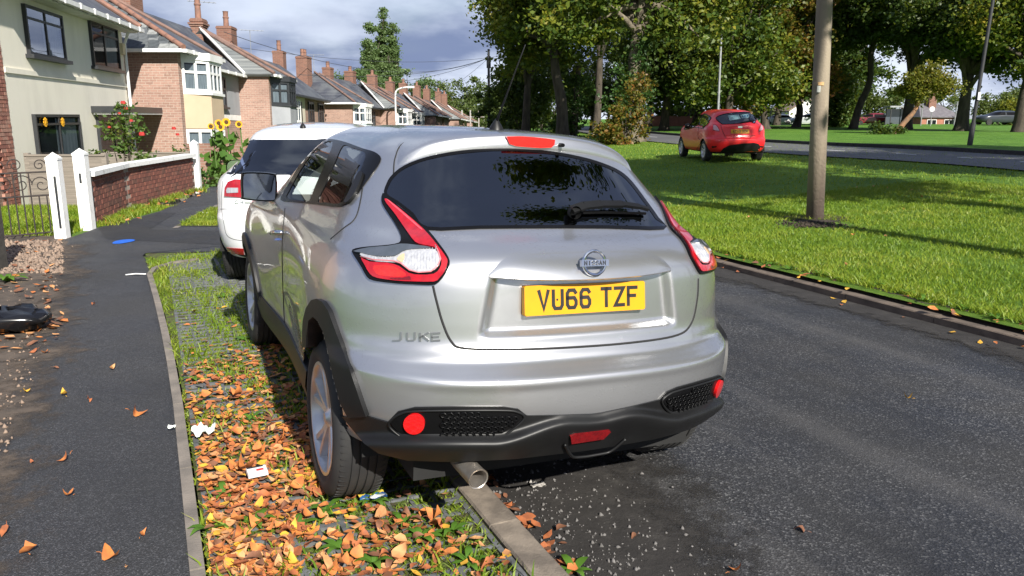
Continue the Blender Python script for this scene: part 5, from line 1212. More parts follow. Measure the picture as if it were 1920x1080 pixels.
block((-10.02, 24.5), (-10.15, 36.6), 3.65, 'brick_house', 'red brick house with slate hip roof and white bay over a tan panel', (1, 1), [
    ('bay', .25, 2.3, 3.35, 4.36, W_, M_tan, 0), ('win', 3.1, 1.0, 3.2, 1.15, W_, WP, 2), ('panel', 2.9, 2.6, 3.0, 1.6, M_tan, WP), ('pipe', 6.0, WP), ('panel', 6.2, 3.1, 2.95, 1.65, M_greyp, WP), ('win', 6.5, 1.1, 3.2, 1.15, A_, WP, 1),
    ('panel', 5.9, 3.6, 2.72, .22, M_white, WP), ('win', 3.3, 1.3, .8, 1.2, W_, WP, 2), ('win', 6.6, 1.4, .7, 1.25, W_, WP, 0),
    ('bay', 9.6, 2.3, 3.35, 4.36, A_, M_greyp, 0), ('chim', -3.4, 4.6, .75, 1.25, 7.82, ()), ('chim', -3.4, 11.2, .62, .75, 6.91, (1.0,)), ('aer', -3.6, 12.0, 6.6, 1.3, .5)], fine=True)
block((-10.15, 37.2), (-10.15, 49.3), 2.98, 'rendered_house', 'ivory rendered and brick pair of houses with plain slate roof', (0, 0), [
    ('panel', .0, 7.2, -.6, 5.2, M_ivory, WP+.03), ('win', 2.6, 1.0, 3.2, 1.155, W_, WP+.06, 2), ('win', 5.0, 1.0, 3.2, 1.155, W_, WP+.06, 2), ('win', 8.0, 1.2, 3.2, 1.15, A_, WP, 0), ('win', 10.3, 1.2, 3.2, 1.15, A_, WP, 0), ('win', 3.0, 1.6, .7, 1.2, W_, WP+.06, 2),
    ('panel', .0, 7.2, 2.6, .10, M_white, WP+.05), ('chim', -3.4, 1.9, .85, .95, 7.38, (.7,)), ('chim', -3.4, 10.5, .75, .8, 7.16, (.6,)), ('aer', -3.6, 6.0, 6.4, 1.5, .4)], M_slate)
block((-10.0, 50.4), (-8.1, 62.5), 2.55, 'brick_house', 'red brick house pair with a white bay over a pale blue panel', (1, 1), [
    ('bay', .25, 2.3, 3.35, 4.36, W_, M_pblue, 0), ('win', 4.0, 1.1, 3.2, 1.15, W_, WP, 2), ('win', 7.0, 1.1, 3.2, 1.15, A_, WP, 1), ('bay', 9.6, 2.3, 3.35, 4.36, W_, M_ivory, 0),
    ('chim', -3.4, .9, .9, .95, 7.33, (.45, .45)), ('chim', -3.4, 4.9, .7, .8, 7.00, (.4,)), ('chim', -3.4, 9.2, .8, .9, 7.10, (.35,)), ('aer', -3.6, 3.0, 6.4, 1.4, .2)], M_slate)
block((-7.9, 63.3), (-6.55, 75.2), 2.05, 'brick_house', 'brick house pair with grey slate roof beyond the curved lamp column', (1, 1), [
    ('bay', .25, 2.3, 3.35, 4.36, W_, M_ivory, 0), ('win', 4.0, 1.1, 3.2, 1.15, W_, WP, 2), ('win', 7.0, 1.1, 3.2, 1.15, W_, WP, 2), ('chim', -3.4, 1.2, .8, .9, 7.38, (.4,)), ('chim', -3.4, 6.6, .8, .9, 7.22, (.4,)), ('chim', -3.4, 11.2, .8, .9, 7.38, (.4,))], M_slate)
block((-6.4, 76.0), (-5.4, 88.0), 1.7, 'brick_house', 'small distant brick house pair with terracotta hips', (1, 1), [
    ('win', 4.0, 1.1, 3.2, 1.15, W_, WP, 2), ('win', 7.0, 1.1, 3.2, 1.15, W_, WP, 2), ('chim', -3.4, 4.2, .8, .9, 7.54, (.4,)), ('chim', -3.4, 9.4, .8, .9, 7.54, (.4,))], M_slate2)
block((-5.3, 89.0), (-4.7, 101.0), 1.35, 'brick_house', 'last distant brick house pair of the row beside the scaffolding', (1, 1), [
    ('win', 4.0, 1.1, 3.2, 1.15, W_, WP, 2), ('chim', -3.4, 4.2, .8, .9, 7.71, (.4,)), ('chim', -3.4, 9.4, .8, .9, 7.71, (.4,))], M_slate)
# ================================================================== foliage tools
def leafmat(name, cols, trans=.35, rough=.6, hue_noise=.18):
    """leaf colour varies leaf by leaf and in broad patches"""
    m, nt, b = newmat(name); nt.nodes.remove(b); out = nt.nodes['Material Output']
    g = nt.nodes.new('ShaderNodeNewGeometry'); n = noise(nt, hue_noise, 3)
    a = nt.nodes.new('ShaderNodeMath'); a.operation = 'MULTIPLY_ADD'; nt.links.new(g.outputs['Random Per Island'], a.inputs[0]); a.inputs[1].default_value = .55
    k = maprange(nt, n, .32, .68, 0, .45); nt.links.new(k, a.inputs[2])
    c = ramp(nt, a.outputs[0], [(i/(len(cols)-1), q) for i, q in enumerate(cols)])
    d = nt.nodes.new('ShaderNodeBsdfDiffuse'); t = nt.nodes.new('ShaderNodeBsdfTranslucent'); gl = nt.nodes.new('ShaderNodeBsdfGlossy'); gl.inputs['Roughness'].default_value = .5
    nt.links.new(c, d.inputs[0]); tc_ = mix(nt, .5, c, (.22, .25, .02)); nt.links.new(tc_, t.inputs[0])
    m1 = nt.nodes.new('ShaderNodeMixShader'); m1.inputs[0].default_value = trans; nt.links.new(d.outputs[0], m1.inputs[1]); nt.links.new(t.outputs[0], m1.inputs[2])
    m2 = nt.nodes.new('ShaderNodeMixShader'); m2.inputs[0].default_value = .025; nt.links.new(m1.outputs[0], m2.inputs[1]); nt.links.new(gl.outputs[0], m2.inputs[2])
    nt.links.new(m2.outputs[0], out.inputs[0]); return m
L_lime = leafmat('lime_leaves', [(.022, .046, .008), (.042, .082, .012), (.085, .130, .014), (.17, .185, .016), (.27, .19, .022)])
L_dark = leafmat('dark_leaves', [(.017, .037, .009), (.030, .060, .012), (.056, .095, .014), (.12, .14, .018)])
L_autumn = leafmat('turning_leaves', [(.035, .06, .010), (.08, .10, .014), (.14, .115, .016), (.20, .09, .015), (.13, .045, .012)])
L_pale = leafmat('pale_leaves', [(.05, .085, .022), (.085, .125, .030), (.12, .155, .045), (.15, .17, .06)])
L_poplar = leafmat('poplar_leaves', [(.06, .11, .035), (.09, .15, .05), (.125, .19, .065), (.17, .225, .10)])
L_ivy = leafmat('ivy_leaves', [(.016, .045, .012), (.03, .075, .016), (.05, .11, .02), (.08, .14, .03)])
L_rose = leafmat('rose_leaves', [(.035, .085, .02), (.06, .12, .026), (.10, .16, .03), (.20, .18, .04)], hue_noise=2.)
L_yell = leafmat('yellow_bush_leaves', [(.07, .11, .015), (.16, .17, .015), (.28, .24, .015)])
L_sun = leafmat('sunflower_leaves', [(.05, .12, .02), (.08, .17, .03), (.12, .22, .04)], hue_noise=2.)
M_bark = M('bark', (.085, .070, .052), (.040, .032, .025), 5, .95, bs=18, bstr=.9, bdist=.05, detail=8, sc=(1, 1, .25))
M_bark2 = M('pale_bark', (.20, .17, .12), (.09, .075, .055), 3, .95, bs=14, bstr=.9, bdist=.05, detail=8, sc=(1, 1, .35))
def leaves(P, size, rng, up=.25, var=.45, aspect=.62):
    """leaf-shaped folded quads at points P"""
    n = len(P); d = rng.normal(size=(n, 3)); d[:, 2] *= .7; d /= np.linalg.norm(d, axis=1)[:, None]
    w = rng.normal(size=(n, 3)); w[:, 2] -= up*0; w -= (w*d).sum(1)[:, None]*d; w /= np.linalg.norm(w, axis=1)[:, None]
    nn = np.cross(d, w); s = size*(1+var*(rng.random(n)*2-1))[:, None]
    V = np.stack([P-d*s*.5, P+w*s*aspect*.5+nn*s*.10, P+d*s*.5, P-w*s*aspect*.5+nn*s*.10], 1).reshape(-1, 3)
    return V, np.arange(4*n).reshape(n, 4)
def clumps(ell, k, rng, shell=.55):
    C = []; w = np.array([e[3]*e[4]*e[5] for e in ell])**.7; w = w/w.sum(); ch = rng.choice(len(ell), k, p=w)
    for i in ch:
        e = ell[i]; d = rng.normal(size=3); d /= np.linalg.norm(d); r = shell+(1-shell)*rng.random()**.6
        if rng.random() < .25: r *= .6
        C.append((e[0]+d[0]*e[3]*r, e[1]+d[1]*e[4]*r, e[2]+d[2]*e[5]*r))
    return np.array(C)
def foliage(ell, n, size, mat, seed, k=None, cr=.55, shell=.55, flat=.7):
    rng = np.random.default_rng(seed); k = k or max(6, n//90); C = clumps(ell, k, rng, shell)
    rad = cr*(.6+.8*rng.random(k)); i = rng.integers(0, k, n); g = rng.normal(size=(n, 3))*rad[i][:, None]*.62; g[:, 2] *= flat
    P = C[i]+g
    V, Fq_ = leaves(P, size, rng); return np_mesh('crown', V, Fq_, mat), C
def limbs(mb, base, C, rng, r0, nl, bend=.25):
    """main boughs from a point up into the crown"""
    base = Vector(base); pick = rng.choice(len(C), min(nl, len(C)), replace=False)
    for i in pick:
        e = Vector(C[i]); d = e-base; mid = base+d*.5+Vector((rng.normal()*.1, rng.normal()*.1, .12))*d.length*bend*2
        pts = [base, base.lerp(mid, .5)+Vector((0, 0, d.length*.04)), mid, mid.lerp(e, .5), e]
        mb.tube(pts, [r0, r0*.72, r0*.5, r0*.3, r0*.10], 7)
DENS = 2.45
def tree(name, label, p, trunk, ell, n, size, mat, seed, tr=.3, bark=None, nl=9, k=None, cr=.8, group='trees', cat='tree', shell=.5, fork=None):
    """trunk: list of (dx,dy,z) ; crown ellipsoids relative to the base"""
    t = thing(name, label, cat, p, 0, group); rng = np.random.default_rng(seed+99)
    me, C = foliage(ell, int(n*DENS), size*.75, mat, seed, k or n//80, cr, shell); obj('crown', me, parent=t)
    mb = MB(); pts = [Vector(q) for q in trunk]; N = len(pts)
    pts2 = [Vector(q) for q in spline([tuple(q) for q in pts], N*3)]
    mb.tube(pts2, [tr*(1.45 if i == 0 else 1.15 if i == 1 else 1)*(1-.45*i/(len(pts2)-1)) for i in range(len(pts2))], 12)
    limbs(mb, pts[-1], C, rng, tr*.55, nl)
    if N > 2: limbs(mb, pts[-2].lerp(pts[-1], .4), C, rng, tr*.4, nl//2)
    obj('trunk', mb, bark or M_bark, t, True); return t
# ================================================================== front garden wall, posts, fence, gate
M_wp = M('flaking_white_paint', (.80, .80, .78), (.48, .47, .44), 7, .7, lo=.55, hi=.72, bs=40, bstr=.3, bdist=.006)
def post(u, v, hgt, w, label, slot=None):
    p = gp(u, v, .07); t = thing('gate_post', label, 'gate post', (p.x, p.y, .0), .12)
    m = MB(); m.box((0, 0, hgt/2), (w, w, hgt)); s_ = obj('shaft', m, M_wp, t)
    m = MB(); m.box((0, 0, hgt+.015), (w+.012, w+.012, .03)); m.add([(-w/2, -w/2, hgt+.03), (w/2, -w/2, hgt+.03), (w/2, w/2, hgt+.03), (-w/2, w/2, hgt+.03), (0, 0, hgt+.10)], [(0, 1, 4), (1, 2, 4), (2, 3, 4), (3, 0, 4), (3, 2, 1, 0)]); obj('cap', m, M_wp, t)
    if slot: 
        m = MB(); m.box((slot[0], -w/2-.004, hgt*slot[1]), (.028, .012, hgt*slot[2])); obj('latch' if slot[2] < .4 else 'slot', m, M_anth, t)
    return t
post(118, 446, 1.10, .145, 'weathered white gate post with a tall dark slot', (.02, .50, .62)); post(166, 430, 1.12, .155, 'white gate post with a small latch at the end of the brick wall', (.0, .72, .12)); post(371, 356, 1.06, .15, 'white post at the far end of the brick garden wall')
wl_ = [gp(178, 424, .07), gp(242, 394, .07), gp(366, 358, .07)]
gw = thing('garden_wall', 'low red brick garden wall with white painted coping', 'wall', (wl_[0].x, wl_[0].y, 0))
bmw = [M('red_brick_%s' % 'abcd'[i], c, tuple(x*.7 for x in c), 9, .9, bs=60, bstr=.4, bdist=.006) for i, c in enumerate(((.235, .085, .060), (.20, .072, .052), (.26, .105, .072), (.17, .075, .055)))]
mesh_b = []
for k in bmw:
    m = MB(); m.box((0, 0, 0), (.215, .10, .065), top=.985); mesh_b.append(m.mesh('brick', [k]))
rnd = random.Random(11); nb_ = 0
for sgm in range(2):
    a, b = wl_[sgm], wl_[sgm+1]; d = b-a; L = d.length; t = d/L; n = Vector((t.y, -t.x, 0)); rz = math.atan2(t.y, t.x)
    m = MB(); c_ = (a+b)/2-wl_[0]-n*.042; m.box((c_.x, c_.y, .34), (L, .10, .92), rz=rz); obj('wall_core', m, MATS['mortar'], gw)
    m = MB(); c_ = (a+b)/2-wl_[0]-n*.05; m.box((c_.x, c_.y, .835), (L+.06, .26, .07), rz=rz, top=.995); obj('coping', m, M_wp, gw)
    for c in range(10):
        x = (.1125 if c % 2 else 0.)
        while x+.215 <= L+.02 and nb_ < 300:
            q = a+t*(x+.1075)-n*.035-wl_[0]+n*rnd.uniform(0, .006); obj('brick', mesh_b[rnd.choice((0, 0, 1, 2, 3))], parent=gw, loc=(q.x, q.y, .085+c*.075), rot=(0, rnd.uniform(-.01, .01), rz+rnd.uniform(-.01, .01))); x += .225; nb_ += 1
# timber fence panels across the gardens
M_tim = M('weathered_timber', (.26, .225, .19), (.16, .14, .12), 4, .9, bs=30, bstr=.5, bdist=.006, sc=(.3, 1, 8), detail=8)
def fence(u0, u1, v, Y, zb, lab, n=7, rails=()):
    a, b = at(u0, v, Y), at(u1, v, Y); zt = a.z; t = thing('timber_fence', lab, 'fence', (a.x, a.y, zb)); L = b.x-a.x; hgt = zt-zb; bh = hgt/n
    for i in range(n):
        m = MB(); m.box((0, 0, 0), (L, .018, bh*1.12)); obj('slat', m, M_tim, t, loc=(L/2, -.012, bh*(i+.5)), rot=(.09, random.uniform(-.004, .004), 0))
    for x in (0, L)+tuple(L*r_ for r_ in rails):
        m = MB(); m.box((x, .02, hgt/2+.02), (.09, .09, hgt+.06)); obj('post', m, M_tim, t)
    m = MB(); m.box((L/2, -.01, hgt+.012), (L+.06, .07, .03)); obj('top_rail', m, M_tim, t)
fence(50, 195, 292, 14.6, -.35, 'weathered grey timber slat fence below the cream house'); fence(199, 352, 287, 19.2, -.55, 'timber slat fence behind the brick garden wall', 6, (.33, .62))
# wrought iron gate beside the first post
gi = gp(114, 440, .07); ga = gp(-6, 452, .07); dv = (ga-gi); M_iron = M('rusty_iron', (.045, .032, .028), (.02, .018, .018), 20, .7)
ig = thing('iron_gate', 'rusty wrought iron gate with scrolls beside the slotted white post', 'gate', (gi.x, gi.y, 0))
Lg = dv.length; tg = dv/Lg; gpnt = lambda a, z: Vector((tg.x*a, tg.y*a, z))
for i in range(9):
    a = Lg*i/8*.98+.02; m = MB(); m.tube([gpnt(a, .10), gpnt(a, .94 if i in (0, 8, 3, 4, 5) else .62)], .009, 6); obj('bar', m, M_iron, ig)
for z in (.12, .62, .93):
    m = MB(); m.tube([gpnt(.0, z), gpnt(Lg, z)], .011, 6); obj('rail', m, M_iron, ig)
for a, z, r_, sg in ((.16, .76, .12, 1), (.40, .78, .13, -1), (.62, .78, .13, 1), (.16, 1.02, .08, -1), (.45, 1.03, .09, 1), (.66, 1.02, .08, -1)):
    m = MB(); m.tube([gpnt(a+sg*r_*(1-k/26)*math.cos(k*.42), z+r_*(1-k/26)*math.sin(k*.42)) for k in range(22)], .007, 6); obj('scroll', m, M_iron, ig)
pe = gp(3, 505, .07); dp = thing('gate_post', 'dark weathered timber post at the edge of the dirt strip', 'gate post', (pe.x-.04, pe.y, 0)); m = MB(); m.box((0, 0, .55), (.14, .14, 1.1)); obj('shaft', m, M('dark_timber', (.06, .055, .05), (.03, .028, .025), 6, .9, bs=30, bstr=.5), dp); m = MB(); m.box((0, 0, 1.11), (.17, .17, .03)); obj('cap', m, MATS['dark_timber'], dp)
# rose bush, sunflowers and border plants
rb = at(232, 283, 16.6); t = thing('rose_bush', 'tall rose bush with coral flowers above the timber fence', 'rose bush', (rb.x, rb.y, -.35))
me, C = foliage([(0, 0, 1.0, .62, .5, .75), (.1, 0, 1.75, .35, .3, .55), (.35, 0, .9, .5, .4, .5)], 1900, .085, L_rose, 21, 60, .14); obj('leaves', me, parent=t)
m = MB(); limbs(m, (0, 0, 0), C, np.random.default_rng(2), .02, 12, .1); obj('stems', m, M_bark, t)
M_coral = M('coral_petals', (.72, .085, .075), (.55, .05, .05), 30, .7)
def rose(par, p, r_):
    m = MB()
    for ring, (nn, rr, zz_) in enumerate(((7, 1., 0), (6, .7, .25), (4, .4, .45))):
        for k in range(nn):
            a = 2*math.pi*k/nn+ring*.5; c = Vector((math.cos(a), math.sin(a), 0))*rr*r_*.6; u_ = Vector((-math.sin(a), math.cos(a), 0))*r_*.55; o_ = Vector((math.cos(a)*.5, math.sin(a)*.5, 1)).normalized()*r_*.7
            q = Vector(p)+c+Vector((0, 0, zz_*r_)); m.add([q-u_, q+u_, q+u_*.8+o_, q+o_*1.15, q-u_*.8+o_], [(0, 1, 2, 3, 4)])
    obj('rose_flower', m, M_coral, par)
for u, v, rr in ((231, 195, .055), (236, 205, .04), (266, 254, .062), (224, 214, .035), (246, 228, .04), (205, 240, .035)):
    q = at(u, v, 16.4); rose(t, (q.x-rb.x, q.y-rb.y, q.z+.35), rr)
rb2 = at(325, 283, 20.5); t2 = thing('rose_bush', 'small rose bush with red flowers before the brick bay', 'rose bush', (rb2.x, rb2.y, -.6))
me, C = foliage([(0, 0, .7, .5, .4, .5), (.35, 0, .5, .5, .4, .3), (.1, 0, 1.25, .25, .25, .35)], 900, .09, L_rose, 22, 40, .14); obj('leaves', me, parent=t2); m = MB(); limbs(m, (0, 0, 0), C, np.random.default_rng(3), .018, 8, .1); obj('stems', m, M_bark, t2)
for u, v, rr in ((326, 243, .06), (333, 254, .05)): q = at(u, v, 20.4); rose(t2, (q.x-rb2.x, q.y-rb2.y, q.z+.6), rr)
M_pet = M('sunflower_petals', (.80, .42, .01), (.72, .32, .01), 20, .7); M_disc = M('sunflower_disc', (.05, .028, .012), (.10, .05, .015), 60, .9)
sf = at(420, 300, 20.0)
for i, (u, v) in enumerate(((395, 237), (402, 231), (424, 229), (440, 233), (413, 238))):
    q = at(u, v, 20.0+.15*(i % 3)); t = thing('sunflower', 'tall sunflower with yellow head behind the parked white car', 'sunflower', (q.x+.1*(i % 2), q.y+.1, -.6), 0, 'sunflowers behind the white car')
    hz = q.z+.6; m = MB(); m.tube([(0, 0, 0), (.03, 0, hz*.5), (0, 0, hz*.96), (0, -.06, hz)], .016, 6); obj('stem', m, M('sunflower_stem', (.08, .15, .03), None, 9, .8), t)
    m = MB(); r_ = .066*(.85+.3*((i*7) % 5)/4)
    for k in range(16):
        a = k*math.pi/8; c = Vector((math.cos(a), -.15, math.sin(a)*.95)); w = Vector((-math.sin(a), 0, math.cos(a)))*.028; o_ = Vector((0, -.08, hz))
        m.add([o_+c*r_*.55-w, o_+c*r_*1.0-w*1.2, o_+c*r_*1.55, o_+c*r_*1.0+w*1.2, o_+c*r_*.55+w], [(0, 1, 2, 3, 4)])
    obj('petals', m, M_pet, t); m = MB(); m.lathe([(0, -.10), (.04, -.10), (.058, -.085)], 14, 'Y', (0, 0, hz)); obj('flower_disc', m, M_disc, t)
    rng = np.random.default_rng(30+i); nl_ = 26; P = np.stack([rng.normal(0, .22, nl_), rng.normal(0, .18, nl_), hz*(.12+.78*rng.random(nl_))], 1); Vv, Ff = leaves(P, .26, rng, aspect=.8); obj('leaves', np_mesh('leaves', Vv, Ff, L_sun), parent=t)
def shrub(name, label, p, ell, n, size, mat, seed, cat='shrub', group=None, cr=.2):
    t = thing(name, label, cat, p, 0, group); me, C = foliage(ell, n, size, mat, seed, None, cr); obj('leaves', me, parent=t); m = MB(); limbs(m, (0, 0, 0), C, np.random.default_rng(seed), .03, 7, .1); obj('stems', m, M_bark, t); return t
q = at(385, 292, 18.6); shrub('border_shrub', 'low leafy shrub at the end of the brick garden wall', (q.x, q.y, -.4), [(0, 0, .45, .45, .4, .4)], 500, .10, L_rose, 41)
m = MB(); q0, q1 = at(388, 262, 21.5), at(440, 262, 21.5); m.box(((q0.x+q1.x)/2, 21.5, .0), (q1.x-q0.x+1, .22, 1.9)); tag(obj('boundary_wall', m, M_brick2), 'dark brick boundary wall behind the sunflowers', 'wall')
m = MB(); P = [gp(u, v, -.30) for u, v in ((372, 352), (412, 335), (470, 330), (470, 312), (392, 314))]; m.add(P, [tuple(range(5))]); tag(obj('driveway', m, M('pale_paving', (.42, .36, .27), (.33, .29, .22), 4, .9)), kind='structure')
# ================================================================== trees
def base(u, v, Y, dz=0.): q = at(u, v, Y); return (q.x, q.y, q.z+dz)
def gpos(u, Y): q = at(u, 240, Y); return (q.x, q.y, lawn_z(q.x, q.y) if Y < 60 else .55)
GT = 'big trees along the park road'
# the ivy-clad lime behind the autumn bush
p = gpos(1192, 41); tree('lime_tree', 'big lime tree with ivy round its pale trunk behind the autumn bush', p, [(0, 0, -.1), (-.1, 0, 2), (-.15, 0, 4.2), (.15, 0, 6.6)], [(-2.4, .5, 8.6, 3.0, 3, 3.2), (2.6, .5, 9, 3.4, 3, 3.6), (0, 1.5, 12.5, 4.2, 4, 4), (-3.2, -.3, 6.0, 1.7, 1.5, 1.3), (2.6, -.3, 5.6, 2.0, 1.5, 1.5)], 15000, .34, L_lime, 51, .46, M_bark2, 14, cr=.85, group=GT)
t = thing('ivy', 'ivy climbing the pale trunk of the big lime tree', 'ivy', p); me, C = foliage([(-.1, -.1, 2.2, .75, .75, 1.9), (-.1, -.1, 4.3, .65, .65, 1.0), (-.75, 0, 3.0, .5, .5, .9), (-1.0, -.2, 1.5, .9, .6, 1.2)], 4200, .17, L_ivy, 52, 90, .3, .75); obj('leaves', me, parent=t); m = MB(); limbs(m, (0, -.1, 0), C, np.random.default_rng(4), .04, 8, .1); obj('stems', m, M_bark, t)
p2_ = gpos(1172, 38); t = thing('autumn_bush', 'bush of yellow and russet leaves at the foot of the ivy-clad lime', 'bush', p2_); me, C = foliage([(0, 0, .75, 1.15, .9, .85), (.25, 0, 1.7, .75, .6, 1.1), (.5, 0, 2.7, .45, .4, .8), (-.8, 0, .55, .8, .7, .6)], 3600, .16, L_autumn, 53, 90, .28); obj('leaves', me, parent=t); m = MB(); limbs(m, (0, 0, 0), C, np.random.default_rng(5), .05, 10, .1); obj('stems', m, M_bark, t)
# the spreading tree left of it
p = gpos(1055, 52); tree('spreading_tree', 'spreading tree with yellowing outer leaves beside the bend in the road', p, [(0, 0, -.1), (-.1, 0, 2.2), (-.5, 0, 4.2), (-.6, 0, 5.6)], [(-1.6, 0, 6.6, 3.0, 3, 2.2), (1.8, 0, 7.4, 2.8, 3, 2.4), (-1.0, 0, 10.6, 3.6, 3.4, 3.4), (-3.4, 0, 8.4, 1.8, 2, 2.2), (2.6, .5, 11.6, 3, 3, 3)], 14000, .36, L_lime, 61, .42, M_bark, 12, cr=.8, group=GT)
p = gpos(1075, 54); t = thing('ivy', 'ivy column on the second trunk at the bend in the road', 'ivy', p); me, C = foliage([(0, 0, 1.6, .8, .8, 1.7), (.3, 0, 3.2, .9, .8, 1.2), (-.8, 0, .6, .8, .6, .6)], 3000, .2, L_ivy, 62, 80, .3, .7); obj('leaves', me, parent=t); m = MB(); m.tube([(0, 0, 0), (.1, 0, 2), (.3, 0, 4.6)], [.3, .24, .15], 8); limbs(m, (.1, 0, 1), C, np.random.default_rng(6), .06, 6, .1); obj('stems', m, M_bark, t)
hd = [(972, 62, 2.6, 5.0, 71), (1015, 64, 2.6, 5.6, 72), (945, 72, 2.6, 4.6, 73), (1045, 68, 2.8, 6.6, 74), (1000, 72, 3.0, 7.6, 75)]
for u, Y, r_, h_, sd in hd: p = gpos(u, Y); shrub('dark_shrub', 'dark evergreen shrub in the shade below the spreading tree', p, [(0, 0, h_*.45, r_, 1.6, h_*.55), (.4, 0, h_*.75, r_*.7, 1.2, h_*.35)], 4200, .28, L_dark, sd, group='evergreen shrubs at the bend', cr=.5)
p = gpos(1112, 74); tree('bend_tree', 'light green tree beyond the bend in the road', p, [(0, 0, -.1), (0, 0, 1.2), (.1, 0, 2.2)], [(0, 0, 4.0, 3.2, 3, 2.6), (-1.2, 0, 2.6, 2.2, 2, 1.6), (1.8, 0, 2.6, 2, 2, 1.6)], 5200, .36, L_pale, 74, .3, cr=.7, group=None)
# wood across the main road
rows = [(1245, 66, 'L_dark', 5.4, 81, .40), (1302, 74, 'L_lime', 5.0, 82, .42), (1372, 62, 'L_lime', 5.2, 83, .38), (1436, 70, 'L_autumn', 4.8, 84, .36), (1492, 78, 'L_dark', 4.6, 85, .40), (1345, 88, 'L_dark', 5.5, 86, .45), (1560, 90, 'L_dark', 5.0, 87, .40)]
labs = ['dark trunked tree nearest the far red wall', 'leafy tree between the far red wall and the grey lamp column', 'green and russet tree standing behind the red hatchback', 'tree with orange tinted crown right of the red hatchback', 'dark leaved tree left of the wooden pole', 'tall dark tree deep in the wood behind the red hatchback', 'dark tree behind the wooden pole']
LM = dict(L_dark=L_dark, L_lime=L_lime, L_autumn=L_autumn)
for (u, Y, mt, cz, sd, tr), lb in zip(rows, labs):
    p = gpos(u, Y); r = np.random.default_rng(sd); s = Y/66; h0 = cz*s
    tree('park_tree', lb, p, [(0, 0, -.1), (r.normal()*.2, 0, 1.8), (r.normal()*.5, 0, h0*.75)], [(0, 0, h0+1.6*s, 4.4*s, 3.6, 2.8*s), (-2.4*s, 0, h0-1.3*s, 2.8*s, 2.5, 1.8*s), (2.6*s, 0, h0-1.1*s, 3.0*s, 2.5, 1.9*s), (0, 0, h0+5.4*s, 4.8*s, 4, 3.6*s)], 11500, .42*s**.5, LM[mt], sd, tr, None, 11, cr=.95, group=GT)
for i, (u, Y, lb) in enumerate([(1215, 90, 'dark tree deep in the wood left of the grey lamp column'), (1285, 96, 'dense tree deep in the wood beyond the far red wall'), (1395, 98, 'dense tree filling the wood right of the grey lamp column'), (1455, 92, 'dense tree deep in the wood before the brown gable'), (1525, 100, 'dense tree deep in the wood behind the wooden pole')]):
    p = gpos(u, Y); tree('wood_tree', lb, p, [(0, 0, -.1), (.2, 0, 2.5), (.1, 0, 5)], [(0, 0, 7, 5.5, 4, 3.2), (-2.5, 0, 11, 5, 4, 4), (3, 0, 11.5, 5, 4, 4)], 5200, .55, L_dark, 300+i, .4, None, 9, cr=1.1, group=GT)
for i, (u, Y, cz, mt, lb) in enumerate([(985, 57, 5.6, L_lime, 'leafy tree at the left end of the tree group'), (1118, 60, 9.5, L_lime, 'tall tree behind the gap beside the bend')]):
    p = gpos(u, Y); tree('bend_tree', lb, p, [(0, 0, -.1), (.1, 0, 2.4), (.2, 0, cz-1)], [(0, 0, cz+.6, 2.6, 2.6, 2.2), (.6, 0, cz+3.6, 3.4, 3, 3), (1.5, 0, cz+7, 3.6, 3, 3)], 7000, .36, mt, 320+i, .34, None, 9, cr=.8, group=GT)
bg = [(1268, 100, 2.2, 3.5, 'L_pale', 91), (1235, 96, 2.0, 3, 'L_pale', 92), (1330, 110, 2.2, 4, 'L_dark', 93), (1400, 115, 2.4, 4, 'L_pale', 94), (1470, 118, 2.0, 3.5, 'L_dark', 95)]
LM.update(L_pale=L_pale, L_poplar=L_poplar)
for u, Y, h_, r_, mt, sd in bg: p = gpos(u, Y); shrub('far_shrub', 'sunlit shrub seen between the park tree trunks', p, [(0, 0, h_*.55, r_, 1.8, h_*.6)], 1500, .40, LM[mt], sd, group='shrubs far behind the park trees', cr=.7)
# right part of the park
p = gpos(1612, 70); tree('park_tree', 'tall tree with a slender curving trunk right of the wooden pole', p, [(-.6, 0, -.1), (-.2, 0, 2.0), (.5, 0, 4.0), (.4, 0, 6.5), (.9, 0, 8.5)], [(.5, 0, 9.8, 3.8, 3.2, 2.8), (-2.4, 0, 8.4, 2.2, 2.2, 1.6), (3.0, 0, 9.0, 2.6, 2.4, 2.2), (0, 0, 12.6, 4.6, 4, 3.2)], 10000, .40, L_dark, 101, .34, None, 13, cr=.85, group=GT)
p = gpos(1698, 66); tree('park_tree', 'dark stout tree behind the leaning broken trunk', p, [(0, 0, -.1), (.1, 0, 2.2), (.2, 0, 5.0)], [(0, 0, 8.9, 4.2, 3.5, 3), (3, 0, 7.4, 3.2, 3, 2.4), (-1.5, 0, 12.2, 4.4, 4, 3.2)], 10000, .40, L_dark, 102, .48, None, 11, cr=.9, group=GT)
p = gpos(1803, 60); tree('park_tree', 'broad dark tree behind the dark lamp column', p, [(0, 0, -.1), (0, 0, 2.0), (.1, 0, 4.2)], [(0, 0, 6.8, 4.0, 3.4, 2.6), (2.8, 0, 5.8, 2.8, 2.6, 2.0), (-2.2, 0, 8.2, 3.2, 3, 2.6), (1, 0, 11, 4.6, 4, 3.4)], 11000, .38, L_dark, 103, .52, None, 11, cr=.9, group=GT)
p = gpos(1912, 56); tree('park_tree', 'dark tree at the far end of the park row', p, [(0, 0, -.1), (0, 0, 2.0), (.1, 0, 3.8)], [(0, 0, 5.9, 3.6, 3, 2.8), (-1.5, 0, 9.6, 4.2, 4, 3.6), (2, 0, 7.4, 3, 3, 2.6)], 9500, .38, L_lime, 104, .5, None, 10, cr=.9, group=GT)
